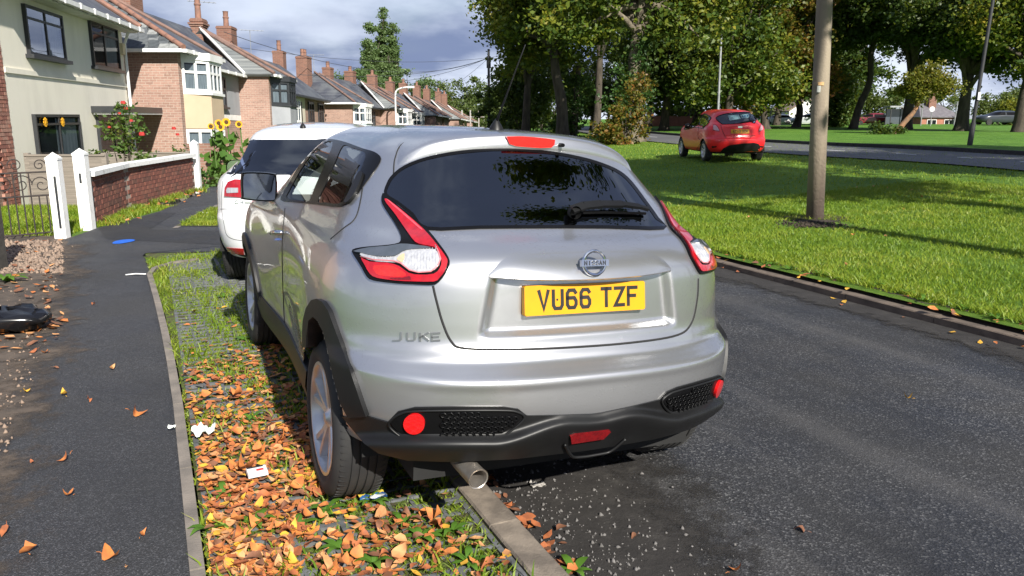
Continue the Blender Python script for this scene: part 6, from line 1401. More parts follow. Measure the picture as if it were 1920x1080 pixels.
p = gpos(1676, 52); t = tree('leaning_tree', 'small leaning tree with a split orange-brown trunk', p, [(0, 0, -.05), (.55, 0, .75), (1.15, 0, 1.5), (1.5, 0, 2.3)], [(1.9, 0, 3.5, 1.5, 1.2, .95), (1.2, 0, 3.0, .9, .9, .7), (2.9, 0, 3.0, .9, .9, .55)], 4200, .22, leafmat('yellow_green_leaves', [(.05, .075, .012), (.10, .12, .014), (.17, .16, .016), (.22, .13, .02)]), 105, .20, M('split_trunk', (.30, .15, .07), (.12, .085, .06), 2.5, .9, bs=14, bstr=.8, bdist=.04), 9, cr=.42, group=None)
q = gpos(1648, 51); shrub('low_shrub', 'low dark shrub at the foot of the leaning tree', q, [(0, 0, .35, 1.2, .7, .38), (1.0, 0, .3, .6, .5, .3)], 1300, .16, L_dark, 106, cr=.25)
for i, (u, Y, h_, r_, mt, lb) in enumerate([(1580, 92, 4.6, 3.6, L_pale, 'light green bushy tree right of the wooden pole'), (1635, 100, 4.0, 3.6, L_pale, 'sunlit bushy tree between pole and leaning tree'), (1560, 80, 2.6, 2.4, L_rose, 'green bush just right of the wooden pole'), (1870, 98, 3.6, 4.0, L_pale, 'green bush beyond the dark lamp column'), (1893, 92, 2.6, 1.5, L_yell, 'bright yellow bush beside the far bungalow'), (1905, 110, 5, 4, L_dark, 'dark hedge tree behind the yellow bush'), (1765, 140, 6, 6, L_pale, 'pale tree behind the far bungalow roof'), (1690, 130, 5.5, 6, L_pale, 'pale tree row beyond the bus shelter')]):
    p = gpos(u, Y); tree('bushy_tree', lb, p, [(0, 0, -.1), (0, 0, h_*.2), (.1, 0, h_*.4)], [(0, 0, h_*.55, r_, 2.2, h_*.45), (r_*.3, 0, h_*.75, r_*.6, 1.8, h_*.3)], 2600, .34, mt, 110+i, .16, None, 6, cr=.6, group=None)
# trees behind the houses
for i, (u, vt, Y, r_, lb) in enumerate([(690, 34, 130, 1.05, 'shorter narrow poplar behind the terrace'), (715, 8, 132, 1.35, 'tallest poplar behind the terrace'), (734, 26, 134, 1.25, 'poplar leaning against the tallest one behind the terrace')]):
    q = at(u, vt, Y); z0 = -3; h_ = q.z-z0; tree('poplar', lb, (q.x, q.y, z0), [(0, 0, 0), (0, 0, h_*.3), (0, 0, h_*.8)], [(0, 0, h_*.55, r_, r_, h_*.44), (0, 0, h_*.40, r_*1.25, r_*1.2, h_*.34)], 13500, .48, L_poplar, 120+i, .22, None, 7, cr=.5, group=None, shell=.2)
for i, (u, vt, Y, r_, mt, lb) in enumerate([(672, 122, 125, 4.4, L_poplar, 'rounded green tree left of the poplars'), (762, 122, 124, 4.6, L_poplar, 'rounded green tree right of the poplars'), (712, 135, 120, 5.4, L_poplar, 'broad green tree at the foot of the poplars'), (805, 146, 128, 3.8, L_pale, 'pale green tree above the far chimneys'), (838, 178, 135, 2.6, L_autumn, 'bare twigged brown tree above the last chimneys'), (890, 140, 112, 4.6, L_pale, 'rounded pale green tree left of the telegraph pole'), (945, 160, 104, 4.0, L_pale, 'pale green tree right of the telegraph pole'), (1000, 175, 110, 4.5, L_pale, 'pale tree behind the evergreen shrubs')]):
    q = at(u, vt, Y); z0 = -2.6; h_ = q.z-z0; tree('far_tree', lb, (q.x, q.y, z0), [(0, 0, 0), (0, 0, h_*.3), (.2, 0, h_*.5)], [(0, 0, h_*.62, r_, 3.4, h_*.36), (-r_*.4, 0, h_*.45, r_*.8, 3, h_*.3), (r_*.5, 0, h_*.45, r_*.8, 3, h_*.3)], 5200, .42, mt, 140+i, .35, None, 8, cr=.75, group=None)
p = at(862, 226, 88); shrub('garden_hedge', 'bright green hedge before the last houses of the row', (p.x, p.y, -2.4), [(0, 0, 1.6, 2.2, 1.5, 1.3)], 1200, .3, L_yell, 150, cr=.5)
# trees beside and behind the camera: they shade the lawn and show in the glass
for i, (x, y, lb) in enumerate([(10.2, 6.5, 'lime tree on the lawn to the right of the silver car'), (17.2, 9.6, 'second lime tree on the lawn towards the main road'), (22.5, 15.5, 'third lime tree on the lawn by the main road')]):
    z0 = lawn_z(x, y); tree('lawn_tree', lb, (x, y, z0), [(0, 0, -.1), (.1, 0, 2.6), (.1, 0, 5.4)], [(0, 0, 8.6, 3.3, 3.3, 2.4), (.5, .6, 10.6, 3.2, 3.2, 2.4), (-1.0, .6, 7.4, 2.2, 2.2, 1.4)], 8000, .34, L_lime, 160+i, .20, None, 10, cr=.85, group='lime trees on the lawn')
p = (7.6, 4.4, lawn_z(7.6, 4.4)); tree('lawn_tree', 'tallest lime tree of the lawn, close to the road kerb', p, [(0, 0, -.1), (.1, 0, 4), (.1, 0, 8.2)], [(0, 0, 11.4, 2.7, 2.7, 2.0), (0, .3, 13.4, 2.6, 2.6, 2.0)], 6500, .34, L_lime, 170, .20, None, 9, cr=.8, group='lime trees on the lawn')
# ================================================================== poles, lamps, wires, far buildings
M_wood = M('pole_timber', (.27, .225, .165), (.14, .105, .085), 2.2, .9, bs=26, bstr=.7, bdist=.012, sc=(1, 1, .12), detail=8, lo=.40, hi=.60)
q = gp(1528, 412, .22); pz = lawn_z(q.x, q.y); q = gp(1528, 412, pz); tp = thing('wooden_pole', 'weathered wooden telegraph pole standing in the lawn', 'pole', (q.x, q.y, pz-.1))
top = at(1552, -60, q.y-.05); m = MB(); m.tube([(0, 0, 0), ((top.x-q.x)*.5, 0, (top.z-pz)*.5), (top.x-q.x, 0, top.z-pz), ((top.x-q.x)*1.9, 0, (top.z-pz)*1.9)], [.128, .118, .108, .095], 20); obj('shaft', m, M_wood, tp, True)
for u, v, w, hh, mt in ((1539, 157, .085, .045, M('tag_brass', (.55, .33, .14), None, 9, .5)), (1535, 167, .05, .09, M('tag_pale', (.5, .5, .46), None, 9, .6))):
    d = at(u, v, q.y-.115); m = MB(); m.box((d.x-q.x, -.118, d.z-pz+.1), (w, .012, hh)); obj('tag_plate', m, mt, tp)
m = MB(); n_ = 26; r_ = random.Random(9); ring = [(q.x+.02+(.52+r_.uniform(-.09, .12))*math.cos(a)*.95, q.y+(.42+r_.uniform(-.06, .06))*math.sin(a)) for a in np.linspace(0, 2*math.pi, n_, endpoint=False)]
m.add([(x, y, lawn_z(x, y)+.006) for x, y in ring]+[(q.x, q.y, pz+.03)], [(i, (i+1) % n_, n_) for i in range(n_)]); tag(obj('bare_soil', m, M_soil), kind='structure')
M_col = M('lamp_column_paint', (.028, .030, .032), (.018, .018, .02), 5, .6); M_galv = M('galvanised_steel', (.32, .33, .34), (.22, .23, .24), 6, .5, metal=.4)
q = gp(1818, 273, .5); t = thing('lamp_column', 'dark slim lamp column at the edge of the park grass', 'lamp column', (q.x, q.y, .45)); e = at(1862, 0, q.y); dx_, dz_ = e.x-q.x, e.z-.45
m = MB(); m.tube([(0, 0, 0), (dx_*.17, 0, dz_*.17)], .105, 12); obj('base', m, M_col, t); m = MB(); m.tube([(dx_*.16, 0, dz_*.16), (dx_, 0, dz_), (dx_*1.5, 0, dz_*1.5)], [.075, .065, .055], 12); obj('column', m, M_col, t)
d = at(1836, 180, q.y-.12); m = MB(); m.box((d.x-q.x, -.12, d.z-.45), (.10, .02, .30)); obj('notice', m, M_white, t)
q = at(1346, 222, 58); t = thing('lamp_column', 'slim grey lamp column behind the red hatchback', 'lamp column', (q.x, q.y, .5)); e = at(1355, 10, 58); m = MB(); m.tube([(0, 0, 0), (e.x-q.x, 0, e.z-.5)], [.10, .06], 10); obj('column', m, M_galv, t); m = MB(); m.bar((e.x-q.x, 0, e.z-.5), (e.x-q.x+.1, -.9, e.z-.35), .16, .10); obj('lantern', m, M_galv, t)
q = at(743, 240, 58); e = at(741, 182, 58); t = thing('street_lamp', 'white street lamp with a curved arm before the terrace', 'street lamp', (q.x, q.y, -2.2)); hz = e.z+2.2; m = MB(); a = spline([(0, 0, 0), (0, 0, hz*.6), (0, 0, hz), (.12, 0, hz+.45), (.5, -.1, hz+.62), (1.0, -.2, hz+.68)], 20); m.tube(a, .06, 8); obj('column', m, M_white, t, True); m = MB(); m.box((1.15, -.22, hz+.68), (.5, .2, .12)); obj('lantern', m, M_white, t)
q = at(917, 240, 72); e = at(916, 92, 72); t = thing('telegraph_pole', 'dark telegraph pole with cables beside the terrace', 'pole', (q.x, q.y, -1.2)); hz = e.z+1.2; m = MB(); m.tube([(0, 0, 0), (0, 0, hz)], [.14, .10], 10); obj('shaft', m, M_col, t); m = MB(); m.tube([(0, 0, hz*.86-.4), (0, 0, hz*.86+.6)], .19, 10); obj('terminal_box', m, M_col, t)
tt = at(917, 108, 72)
q = at(961, 244, 78); e = at(959, 168, 78); t = thing('rusty_post', 'thin rust-coloured post at the bend', 'post', (q.x, q.y, q.z-.6)); m = MB(); m.tube([(0, 0, 0), (0, 0, e.z-q.z+.6)], .085, 8); obj('shaft', m, M('rust', (.22, .085, .055), None, 6, .8), t)
M_wire = M('cable', (.05, .055, .065), None, 5, .7)
for i, (u, v, Y, sag) in enumerate([(-40, -6, 33, 1.2), (420, 60, 38, 1.5), (560, 140, 38, .6), (660, 160, 52, .5), (800, 190, 76, .3), (1000, 112, 60, .1), (1100, 60, 55, .2)]):
    e = at(u, v, Y); m = MB(); m.tube([tt.lerp(e, k/16)-Vector((0, 0, sag*4*(k/16)*(1-k/16))) for k in range(17)], .016, 4); tag(obj('overhead_cable', m, M_wire), 'thin overhead cable strung from the dark telegraph pole', 'cable', 'cables from the telegraph pole')
# scaffolding at the end of the row
q = at(880, 226, 96); t = thing('scaffolding', 'scaffolding tower at the far end of the terrace', 'scaffolding', (q.x, q.y, -3)); M_scaf = M('scaffold_tube', (.40, .40, .40), (.3, .22, .2), 3, .6)
for x in (-.9, .1, 1.1):
    for y in (0, 1.2): m = MB(); m.tube([(x, y, 0), (x, y, 5.4)], .05, 6); obj('upright', m, M_scaf, t)
for z in (2.2, 3.4, 4.6): m = MB(); m.tube([(-1.6, 0, z), (1.8, 0, z)], .045, 6); obj('ledger', m, M_scaf, t)
m = MB(); m.box((.1, .6, 3.3), (2.4, 1.2, .08)); obj('platform', m, M_tan, t)
# low red wall, bungalow, gable house, shelter and sign across the park
a, b = at(1205, 241, 92), at(1300, 241, 92); m = MB(); m.box(((a.x+b.x)/2, 92, .95), (b.x-a.x+6, .3, 1.5)); m2 = M('pale_red_brick', (.36, .15, .10), (.28, .12, .085), 3, .9); tag(obj('park_wall', m, m2), 'long low red brick wall far behind the tree trunks', 'wall')
def cottage(lab, u0, u1, v0, ve, vr, Y, wm, roofm, chim=None, gable=False, depth=8):
    a, b, r_ = at(u0, v0, Y), at(u1, ve, Y), at((u0+u1)/2, vr, Y+depth/2); Wd = b.x-a.x; he = b.z-a.z+.8; hr = r_.z-a.z+.8; h = House('far_house', lab, (a.x, a.y), 0, a.z-.8)
    h.wall([(0, 0), (Wd, 0), (Wd, depth), (0, depth)], 0, he, wm)
    if gable:
        h.face([(-.3, -.3, he-.2), (Wd/2, -.3, hr), (Wd/2, depth, hr), (-.3, depth, he-.2)], roofm, 'roof'); h.face([(Wd+.3, -.3, he-.2), (Wd/2, -.3, hr), (Wd/2, depth, hr), (Wd+.3, depth, he-.2)], roofm, 'roof')
        m = MB(); m.prism([(0, he), (Wd, he), (Wd/2, hr-.05)], lambda p, q, t: (p, t, q), .0, .1); obj('gable', m, wm, h.r)
    else:
        i0 = min(Wd*.3, depth*.5)
        h.face([(-.3, -.3, he-.1), (Wd+.3, -.3, he-.1), (Wd-i0, depth/2, hr), (i0, depth/2, hr)], roofm, 'roof'); h.face([(-.3, depth+.3, he-.1), (Wd+.3, depth+.3, he-.1), (Wd-i0, depth/2, hr), (i0, depth/2, hr)], roofm, 'roof')
        for x, xi in ((-.3, i0), (Wd+.3, Wd-i0)): h.face([(x, -.3, he-.1), (x, depth+.3, he-.1), (xi, depth/2, hr)], roofm, 'roof')
    h.window((Wd*.15, 0), (Wd*.4, 0), he*.35, he*.8, M_white, (.5,), (), 0); h.window((Wd*.6, 0), (Wd*.85, 0), he*.35, he*.8, M_white, (.5,), (), 0)
    if chim: chimney(h.r, (Wd*chim, depth*.35), .9, 1.2, he, hr+1.0, (.5,))
    return h
M_lroof = M('grey_roof_tiles', (.16, .15, .16), (.11, .10, .11), 3, .8)
cottage('brick bungalow with grey hip roof across the park', 1726, 1800, 236, 218, 190, 100, m2, M_lroof, .5)
cottage('house with brown gable roof seen left of the wooden pole', 1478, 1545, 236, 205, 184, 112, M_white, M('brown_tiles', (.26, .19, .13), (.2, .15, .11), 3, .9), None, True)
q = at(1668, 238, 92); t = thing('bus_shelter', 'small bus shelter beyond the park grass', 'bus shelter', (q.x, q.y, .45)); 
for x in (0, 2.2):
    for y in (0, 1.2): m = MB(); m.box((x, y, 1.1), (.08, .08, 2.2)); obj('post', m, M_col, t)
m = MB(); m.box((1.1, .6, 2.3), (2.7, 1.7, .18)); obj('roof', m, M_galv, t); m = MB(); m.box((1.1, 1.2, 1.2), (2.1, .03, 1.7)); obj('back_panel', m, M_smoke, t)
q = at(1744, 237, 84); t = thing('road_sign', 'small round road sign on a post across the park', 'road sign', (q.x, q.y, .45)); m = MB(); m.tube([(0, 0, 0), (0, 0, 2.0)], .04, 8); obj('post', m, M_galv, t); m = MB(); m.lathe([(0, -.05), (.28, -.05), (.28, -.02)], 20, 'Y', (0, 0, 1.95)); obj('disc', m, M('sign_pale', (.6, .58, .62), None, 5, .5), t)
for u, vt, Y in ((1726, 160, 88), (1788, 190, 90), (1441, 190, 95)): q = at(u, 237, Y); e = at(u+8, vt, Y); t = thing('lamp_column', 'thin distant lamp column across the park', 'lamp column', (q.x, q.y, .45), 0, 'distant lamp columns'); m = MB(); m.tube([(0, 0, 0), (e.x-q.x, 0, e.z-.45)], .06, 6); obj('column', m, M_galv, t)
# ================================================================== grass, fallen leaves, litter
RG = np.random.default_rng(7)
def blades(P, h, w, rng, lean=.5, name='grass', mat=None, kind=True):
    n = len(P); a = rng.random(n)*2*math.pi; hh = h*(.5+rng.random(n)); ww = w*(.6+.8*rng.random(n)); l = lean*hh*(.3+rng.random(n)); b = rng.random(n)*2*math.pi
    d = np.stack([np.cos(a), np.sin(a), 0*a], 1)*ww[:, None]*.5; t = np.stack([np.cos(b)*l, np.sin(b)*l, hh], 1); mdl = np.stack([np.cos(b)*l*.35, np.sin(b)*l*.35, hh*.6], 1)
    V_ = np.stack([P-d, P+d, P+mdl+d*.8, P+t, P+mdl-d*.8], 1).reshape(-1, 3); k = np.arange(n)*5
    F_ = np.concatenate([np.stack([k, k+1, k+2, k+4], 1)]); T_ = np.stack([k+4, k+2, k+3, k+3], 1)
    Fa = np.stack([k, k+1, k+2], 1); Fb = np.stack([k, k+2, k+4], 1); Fc = np.stack([k+4, k+2, k+3], 1)
    o = obj(name, np_mesh(name, V_, np.concatenate([Fa, Fb, Fc]), mat))
    return o
L_grass = leafmat('grass_blades', [(.075, .155, .012), (.13, .23, .016), (.20, .295, .020), (.28, .345, .030), (.36, .34, .09)], .42, hue_noise=.9)
L_moss = leafmat('verge_grass_blades', [(.07, .13, .012), (.13, .20, .016), (.20, .26, .022), (.29, .30, .035)], .3, hue_noise=1.5)
def vn2(x, y, s=1.):                                            # cheap smooth variation
    return (np.sin(x*1.7*s+1.3*np.sin(y*1.1*s))+np.sin(y*2.3*s+1.7*np.sin(x*.9*s))+np.sin((x+y)*3.9*s))/3
def lawn_points(n, s0, s1, d0, d1, pw, rng):
    s = s0+(s1-s0)*rng.random(n); d = d0+(d1-d0)*rng.random(n)**pw; P = np.array([tuple(rq(a, b)) for a, b in zip(s, d)])
    keep = (P[:, 1] > 1) & (np.abs(P[:, 0]) < .72*P[:, 1]+1.5) & (P[:, 1] < 40); P = P[keep]; P[:, 2] = [lawn_z(x, y)-.004 for x, y, _ in P]
    q = gp(1528, 412, .22); P = P[np.hypot((P[:, 0]-q.x)/.55, (P[:, 1]-q.y)/.45) > 1]; return P
P = lawn_points(190000, -3, 9, RW+.30, RW+9, 1.25, RG); P = P[vn2(P[:, 0], P[:, 1], 1.3)+RG.normal(0, .5, len(P)) > -.75]
tag(blades(P, .040, .0075, RG, 1.1, 'lawn_grass', L_grass), 'short sunlit grass covering the lawn beside the road', 'grass', kind='stuff')
P = lawn_points(70000, 5, 40, RW+.17, RW+32, 1.0, RG); tag(blades(P, .050, .017, RG, 1.0, 'lawn_grass', L_grass), 'grass of the lawn further back around the red hatchback', 'grass', kind='stuff')
s = -4+26*RG.random(9000); d = RW+.24+np.abs(RG.normal(0, .10, 9000)); P = np.array([tuple(rq(a, b)) for a, b in zip(s, d)]); P[:, 2] = .085; P = P[vn2(P[:, 0]*2, P[:, 1]*2) > -.35]
tag(blades(P, .075, .009, RG, 1.1, 'edge_grass', L_grass), 'longer grass hanging over the kerb of the lawn', 'grass', kind='stuff')
# garden lawn behind the gate and tufts along the wall
x = -9+2.9*RG.random(16000); y = 10.6+4*RG.random(16000); P = np.stack([x, y, 0*x+np.array([left_z(q) for q in y])-.015], 1); tag(blades(P, .07, .012, RG, .8, 'garden_grass', L_grass), 'grass of the front garden behind the iron gate', 'grass', kind='stuff')
P = []
for sgm in range(2):
    a, b = wl_[sgm], wl_[sgm+1]
    for k in range(1500): t = RG.random(); q = a.lerp(b, t); P.append((q.x+abs(RG.normal(0, .13))+.05, q.y+RG.normal(0, .05), .07))
P = np.array(P); P = P[vn2(P[:, 0]*2.5, P[:, 1]*2.5) > -.1]; tag(blades(P, .09, .011, RG, .8, 'wall_foot_grass', L_moss), 'weedy grass along the foot of the brick garden wall', 'grass', kind='stuff')
# verge grass and moss
n = 60000; s = -3.6+11.3*RG.random(n); d = -1.03+1.02*RG.random(n); P = np.array([tuple(rp(a, b+(0 if a < 2 else -.012*(a-2)**1.6*max(0, -b)))) for a, b in zip(s, d)]); P[:, 2] = .066
k_ = vn2(P[:, 0]*1.4+3, P[:, 1]*1.4, 1.6)+RG.normal(0, .35, n); P = P[k_ > -.30]; tag(blades(P, .019, .007, RG, 1.4, 'verge_grass', L_moss), 'mossy grass growing through the grid pavers of the verge', 'grass', kind='stuff')
P2 = P[RG.random(len(P)) < .25]; P2 = P2[vn2(P2[:, 0]*2.2, P2[:, 1]*2.2, 1.3) > -.02]; tag(blades(P2, .055, .008, RG, 1.0, 'verge_tufts', L_grass), 'taller tufts of grass on the verge', 'grass', kind='stuff')
P = v2c = np.array([tuple(gp(u, v, .08)) for u, v in zip(340+120*RG.random(5000), 390+33*RG.random(5000)) if v > 422-(u-330)*.48]); tag(blades(P, .04, .011, RG, 1., 'verge_grass', L_moss), 'grass of the small verge beyond the path crossing', 'grass', kind='stuff')
# broad-leaved weeds
L_weed = leafmat('weed_leaves', [(.05, .13, .015), (.09, .20, .025), (.14, .26, .04)], hue_noise=3.)
def weed(label, p, n, L, seed, grp):
    r_ = random.Random(seed); t = thing('weed', label, 'weed', p, 0, grp)
    for i in range(n):
        a = 2*math.pi*i/n+r_.uniform(-.3, .3); l = L*r_.uniform(.6, 1.1); w = l*.17; up = r_.uniform(.2, .65); m = MB(); c, s_ = math.cos(a), math.sin(a); pts = []
        for k in range(5): f = k/4; rr = l*f; z = l*up*math.sin(f*2.3)*.7+.005; ww = w*(math.sin(math.pi*min(1, f*.85+.12))); pts += [(rr*c+s_*ww, rr*s_-c*ww, z+ww*.3), (rr*c-s_*ww, rr*s_+c*ww, z+ww*.3)]
        m.add(pts, [(2*k, 2*k+1, 2*k+3, 2*k+2) for k in range(4)]); obj('leaf', m, L_weed, t, True)
for i, (u, v) in enumerate([(640, 1035), (760, 985), (610, 960), (700, 945), (420, 930), (480, 985), (560, 990), (850, 1000), (790, 1010), (360, 715), (470, 790), (395, 1000), (880, 1060), (700, 1060), (455, 640), (420, 560)]): q = gp(u, v, .07); weed('broad leaved green weed growing among the fallen leaves on the verge', q, 7, .085, i, 'weeds on the verge')
for i in range(26): q = rq(-1.5+i*.34+random.uniform(-.1, .1), RW+.22+abs(random.gauss(0, .10)), .1); weed('broad leaved weed along the lawn side of the kerb', q, 6, .10, 60+i, 'weeds along the kerb')
q = gp(1075, 1075, .0); weed('small seedling growing in the gutter beside the kerb', q, 6, .10, 99, None)
q = gp(14, 530, .07); weed('bright green weed beside the dark timber post', q, 9, .22, 98, None)
# fallen leaves
def leafcol(name, c1, c2): return M(name, c1, c2, 25, .75, bs=40, bstr=.3, bdist=.002)
LC = [leafcol('leaf_orange', (.58, .21, .05), (.38, .12, .035)), leafcol('leaf_rust', (.40, .125, .04), (.24, .075, .03)), leafcol('leaf_tan', (.60, .31, .13), (.40, .18, .07)), leafcol('leaf_yellow', (.60, .36, .035), (.52, .27, .03)), leafcol('leaf_brown', (.20, .085, .045), (.14, .06, .03))]
def leaf_mesh(seed, mat, L=.085):
    r_ = random.Random(seed); m = MB(); n = 6; asp = r_.uniform(.38, .85); curl = r_.uniform(-1.4, 1.9); fold = r_.uniform(-.1, .75); tw = r_.uniform(-1.2, 1.2); rows = []
    for k in range(n+1):
        f = k/n; w = L*asp*.5*math.sin(math.pi*min(1, f**.8*.97+.02))*(1+.12*r_.uniform(-1, 1)); y = L*(f-.5); z = curl*L*(f-.5)**2*1.6; c = math.sin((f-.5)*tw)
        rows += [(-w, y, z+fold*w+c*w), (0, y, z), (w, y, z+fold*w*r_.uniform(.4, 1.3)-c*w)]
    m.add(rows, [(3*k+j, 3*k+j+1, 3*k+j+4, 3*k+j+3) for k in range(n) for j in (0, 1)])
    m.tube([(0, -L*.5, 0), (L*.03, -L*.66, .004), (L*.1, -L*.85, .002)], .0012, 4); return m.mesh('leaf', [mat], True, recalc=False)
LMs = [leaf_mesh(100*i+j, mt, .058) for i, mt in enumerate(LC) for j in range(4)]
rl_ = random.Random(17); PILE = [(318, 690), (420, 665), (520, 640), (560, 720), (585, 800), (600, 930), (700, 950), (800, 960), (880, 1000), (960, 1080), (395, 1080), (365, 960), (335, 820)]
def on_verge(u, v):
    q = gp(u, v, .083); d = (q-K0).dot(NR); return -VW+.02 < d < .0
def drop(p, sc, lab, grp, z=None, ci=None):
    i = rl_.choice((0, 0, 0, 0, 1, 1, 1, 2, 2, 4, 4, 3)) if ci is None else ci
    o = obj('fallen_leaf', LMs[i*4+rl_.randrange(4)], loc=(p[0], p[1], p[2] if z is None else z), rot=(rl_.gauss(0, .33), rl_.gauss(0, .33), rl_.uniform(0, 6.28))); o.scale = (sc,)*3; tag(o, lab, 'leaf', grp); return o
cnt = 0; tries = 0
while cnt < 262 and tries < 20000:
    tries += 1; u, v = rl_.uniform(320, 960), rl_.uniform(740, 1080)
    if not inpoly(np.array([(u, v)]), PILE)[0] or not on_verge(u, v): continue
    if v > 930 and u > 580 and rl_.random() < .75: continue
    if rl_.random() > ((v-660)/420)**.8: continue
    q = gp(u, v, .10); drop((q.x, q.y, .094+abs(rl_.gauss(0, .016))), rl_.uniform(.55, 1.3), 'fallen orange brown leaf lying in the drift beside the rear wheel', 'leaves drifted on the verge'); cnt += 1
# the rest of the drift, too many to count
V_, F_, Mi = [], [], []
def scatter(n, pick, zr, size, wts):
    k = 0
    while k < n:
        q = pick()
        if q is None: continue
        a = rl_.uniform(0, 6.28); L = size*rl_.uniform(.6, 1.25); w = L*rl_.uniform(.42, .75)*.5; c, s_ = math.cos(a), math.sin(a); tz = rl_.gauss(0, .32); fz = rl_.uniform(-.2, .5); b = len(V_); z = q[2]+abs(rl_.gauss(0, zr)); tx = rl_.gauss(0, .3)
        for lx, ly, lz in ((0, -.5, 0), (w/L, -.12, fz*w/L), (w/L*.8, .22, fz*w/L), (0, .5, rl_.uniform(-.1, .25)), (-w/L*.8, .22, fz*w/L), (-w/L, -.12, fz*w/L), (0, 0, -.03)):
            lx *= L; ly *= L; lz *= L; V_.append((q[0]+c*lx-s_*ly, q[1]+s_*lx+c*ly, z+lz+ly*tz*.6+lx*tx*.6))
        i = rl_.choice(wts)
        for j in range(6): F_.append((b+j, b+(j+1) % 6, b+6)); Mi.append(i)
        k += 1
def pick_pile():
    u, v = rl_.uniform(280, 960), rl_.uniform(560, 1080)
    if not on_verge(u, v): return None
    ins = inpoly(np.array([(u, v)]), PILE)[0]; pr = .9 if ins else (.10 if v > 600 else .04)
    if v > 930 and u > 560: pr *= .35
    if rl_.random() > pr*min(1, 90/max(20, (v-560)*.28)): return None
    q = gp(u, v, .09); return (q.x, q.y, .078)
scatter(2000, pick_pile, .014, .050, (0, 0, 0, 1, 1, 1, 2, 2, 4, 4, 0, 3))
def pick_gut(): s = rl_.uniform(-1.2, 2.2); q = rp(s, .16+abs(rl_.gauss(0, .045)), .012); return (q.x, q.y, q.z)
scatter(150, pick_gut, .01, .055, (0, 1, 1, 4, 4))
def pick_wall(): a, b = wl_[rl_.randrange(2)], None; i = rl_.randrange(2); q = wl_[i].lerp(wl_[i+1], rl_.random()); return (q.x+.06+abs(rl_.gauss(0, .16)), q.y, .08)
scatter(170, pick_wall, .012, .085, (0, 0, 1, 2, 4))
def pick_dirt(): u, v = rl_.uniform(-60, 120), rl_.uniform(450, 660); q = gp(u, v, .08); return (q.x, q.y, .082)
scatter(150, pick_dirt, .012, .08, (0, 1, 4, 4, 2))
def pick_k2(): s = rl_.uniform(-3, 9); q = rq(s, RW+.0+rl_.gauss(0.1, .16), 0); return (q.x, q.y, .012 if (q-K0).dot(NR) < RW else .10)
scatter(130, pick_k2, .01, .07, (0, 0, 1, 3, 4))
tag(obj('leaf_litter', np_mesh('leaf_litter', np.array(V_), np.array(F_), LC, Mi)), 'drift of orange and brown fallen leaves covering the verge', 'leaf litter', kind='stuff')
for u, v, ci, sc in ((255, 776, 0, 1.5), (208, 692, 2, 1.2), (120, 740, 3, 1.3), (122, 862, 0, 1.2), (127, 930, 0, 1.1), (55, 1034, 0, 1.5), (206, 1046, 0, 1.3), (8, 997, 1, 1.3), (168, 749, 1, .8), (265, 1004, 0, .9), (62, 660, 1, 1.2), (48, 735, 3, .9), (85, 662, 0, 1.), (175, 569, 1, .9), (60, 867, 1, .7), (105, 690, 4, .8), (236, 1062, 2, .7)): q = gp(u, v, .085); drop(q, sc*.85, 'single fallen leaf lying on the dark asphalt path', 'leaves on the path', .088, ci)
for u, v, ci in ((1702, 750, 3), (1500, 995, 4), (1380, 1075, 0), (1190, 1010, 4)): q = gp(u, v, 0); drop(q, .9, 'single fallen leaf lying on the road behind the silver car', 'leaves on the road', .012, ci)
for k in range(34):
    s, d = rl_.uniform(-1.5, 9), RW+.4+7*rl_.random(); q = rq(s, d); drop(q, 1., 'brown fallen leaf lying in the lawn grass', 'leaves on the lawn', lawn_z(q.x, q.y)+.045, rl_.choice((0, 2, 2, 3)))
# litter
def crumple(name, label, cat, u, v, w, d, mat, seed, z=.105, amp=.014, nn=9, rz=.3, bands=None):
    r_ = np.random.default_rng(seed); q = gp(u, v, z); X, Y = np.meshgrid(np.linspace(-.5, .5, nn), np.linspace(-.5, .5, nn)); e = 1-.10*(np.abs(X*2)**4)*(r_.random((nn, nn))); Z = amp*r_.normal(size=(nn, nn))+.03*w/.1*np.abs(X*Y)
    Vv = np.stack([X*w*e, Y*d*e, Z], -1).reshape(-1, 3); I = np.arange(nn*nn).reshape(nn, nn); Ff = np.stack([I[:-1, :-1], I[:-1, 1:], I[1:, 1:], I[1:, :-1]], -1).reshape(-1, 4)
    mi = None if bands is None else np.repeat([bands[min(len(bands)-1, int(i*len(bands)/(nn-1)))] for i in range(nn-1)], nn-1)
    return tag(obj(name, np_mesh(name, Vv, Ff, mat, mi), loc=q, rot=(.1, .1, rz)), label, cat)
M_pap = M('tissue_paper', (.78, .80, .76), (.66, .72, .64), 12, .9)
crumple('paper_litter', 'crumpled white paper lying on the leaf drift', 'litter', 381, 806, .115, .085, M_pap, 1, .12)
M_tin = M('carton_white', (.72, .74, .76), (.6, .62, .64), 20, .5); M_redp = M('print_red', (.5, .03, .03), None, 9, .5)
q = gp(482, 884, .12); t = thing('flattened_carton', 'flattened white carton with a red mark among the leaves', 'carton', q, .5); t.rotation_euler[0] = .12; m = MB(); m.box((0, 0, 0), (.085, .062, .018), top=.97); obj('box', m, M_tin, t); m = MB(); m.box((.012, -.004, .0105), (.030, .012, .003)); obj('red_print', m, M_redp, t); m = MB(); m.box((-.005, .024, .0105), (.07, .009, .003)); obj('dark_print', m, M_pblack, t)
crumple('snack_wrapper', 'blue and yellow snack wrapper crushed under the rear tyre', 'wrapper', 700, 931, .13, .06, [M('wrap_blue', (.03, .12, .30), (.02, .05, .15), 30, .35), M('wrap_yellow', (.62, .45, .06), None, 9, .4), M('wrap_white', (.6, .62, .66), None, 9, .4)], 3, .092, .006, 9, .7, (0, 2, 0, 1))
crumple('paper_scrap', 'small white scrap on the path edging', 'litter', 322, 800, .04, .03, M_pap, 4, .1, .003)
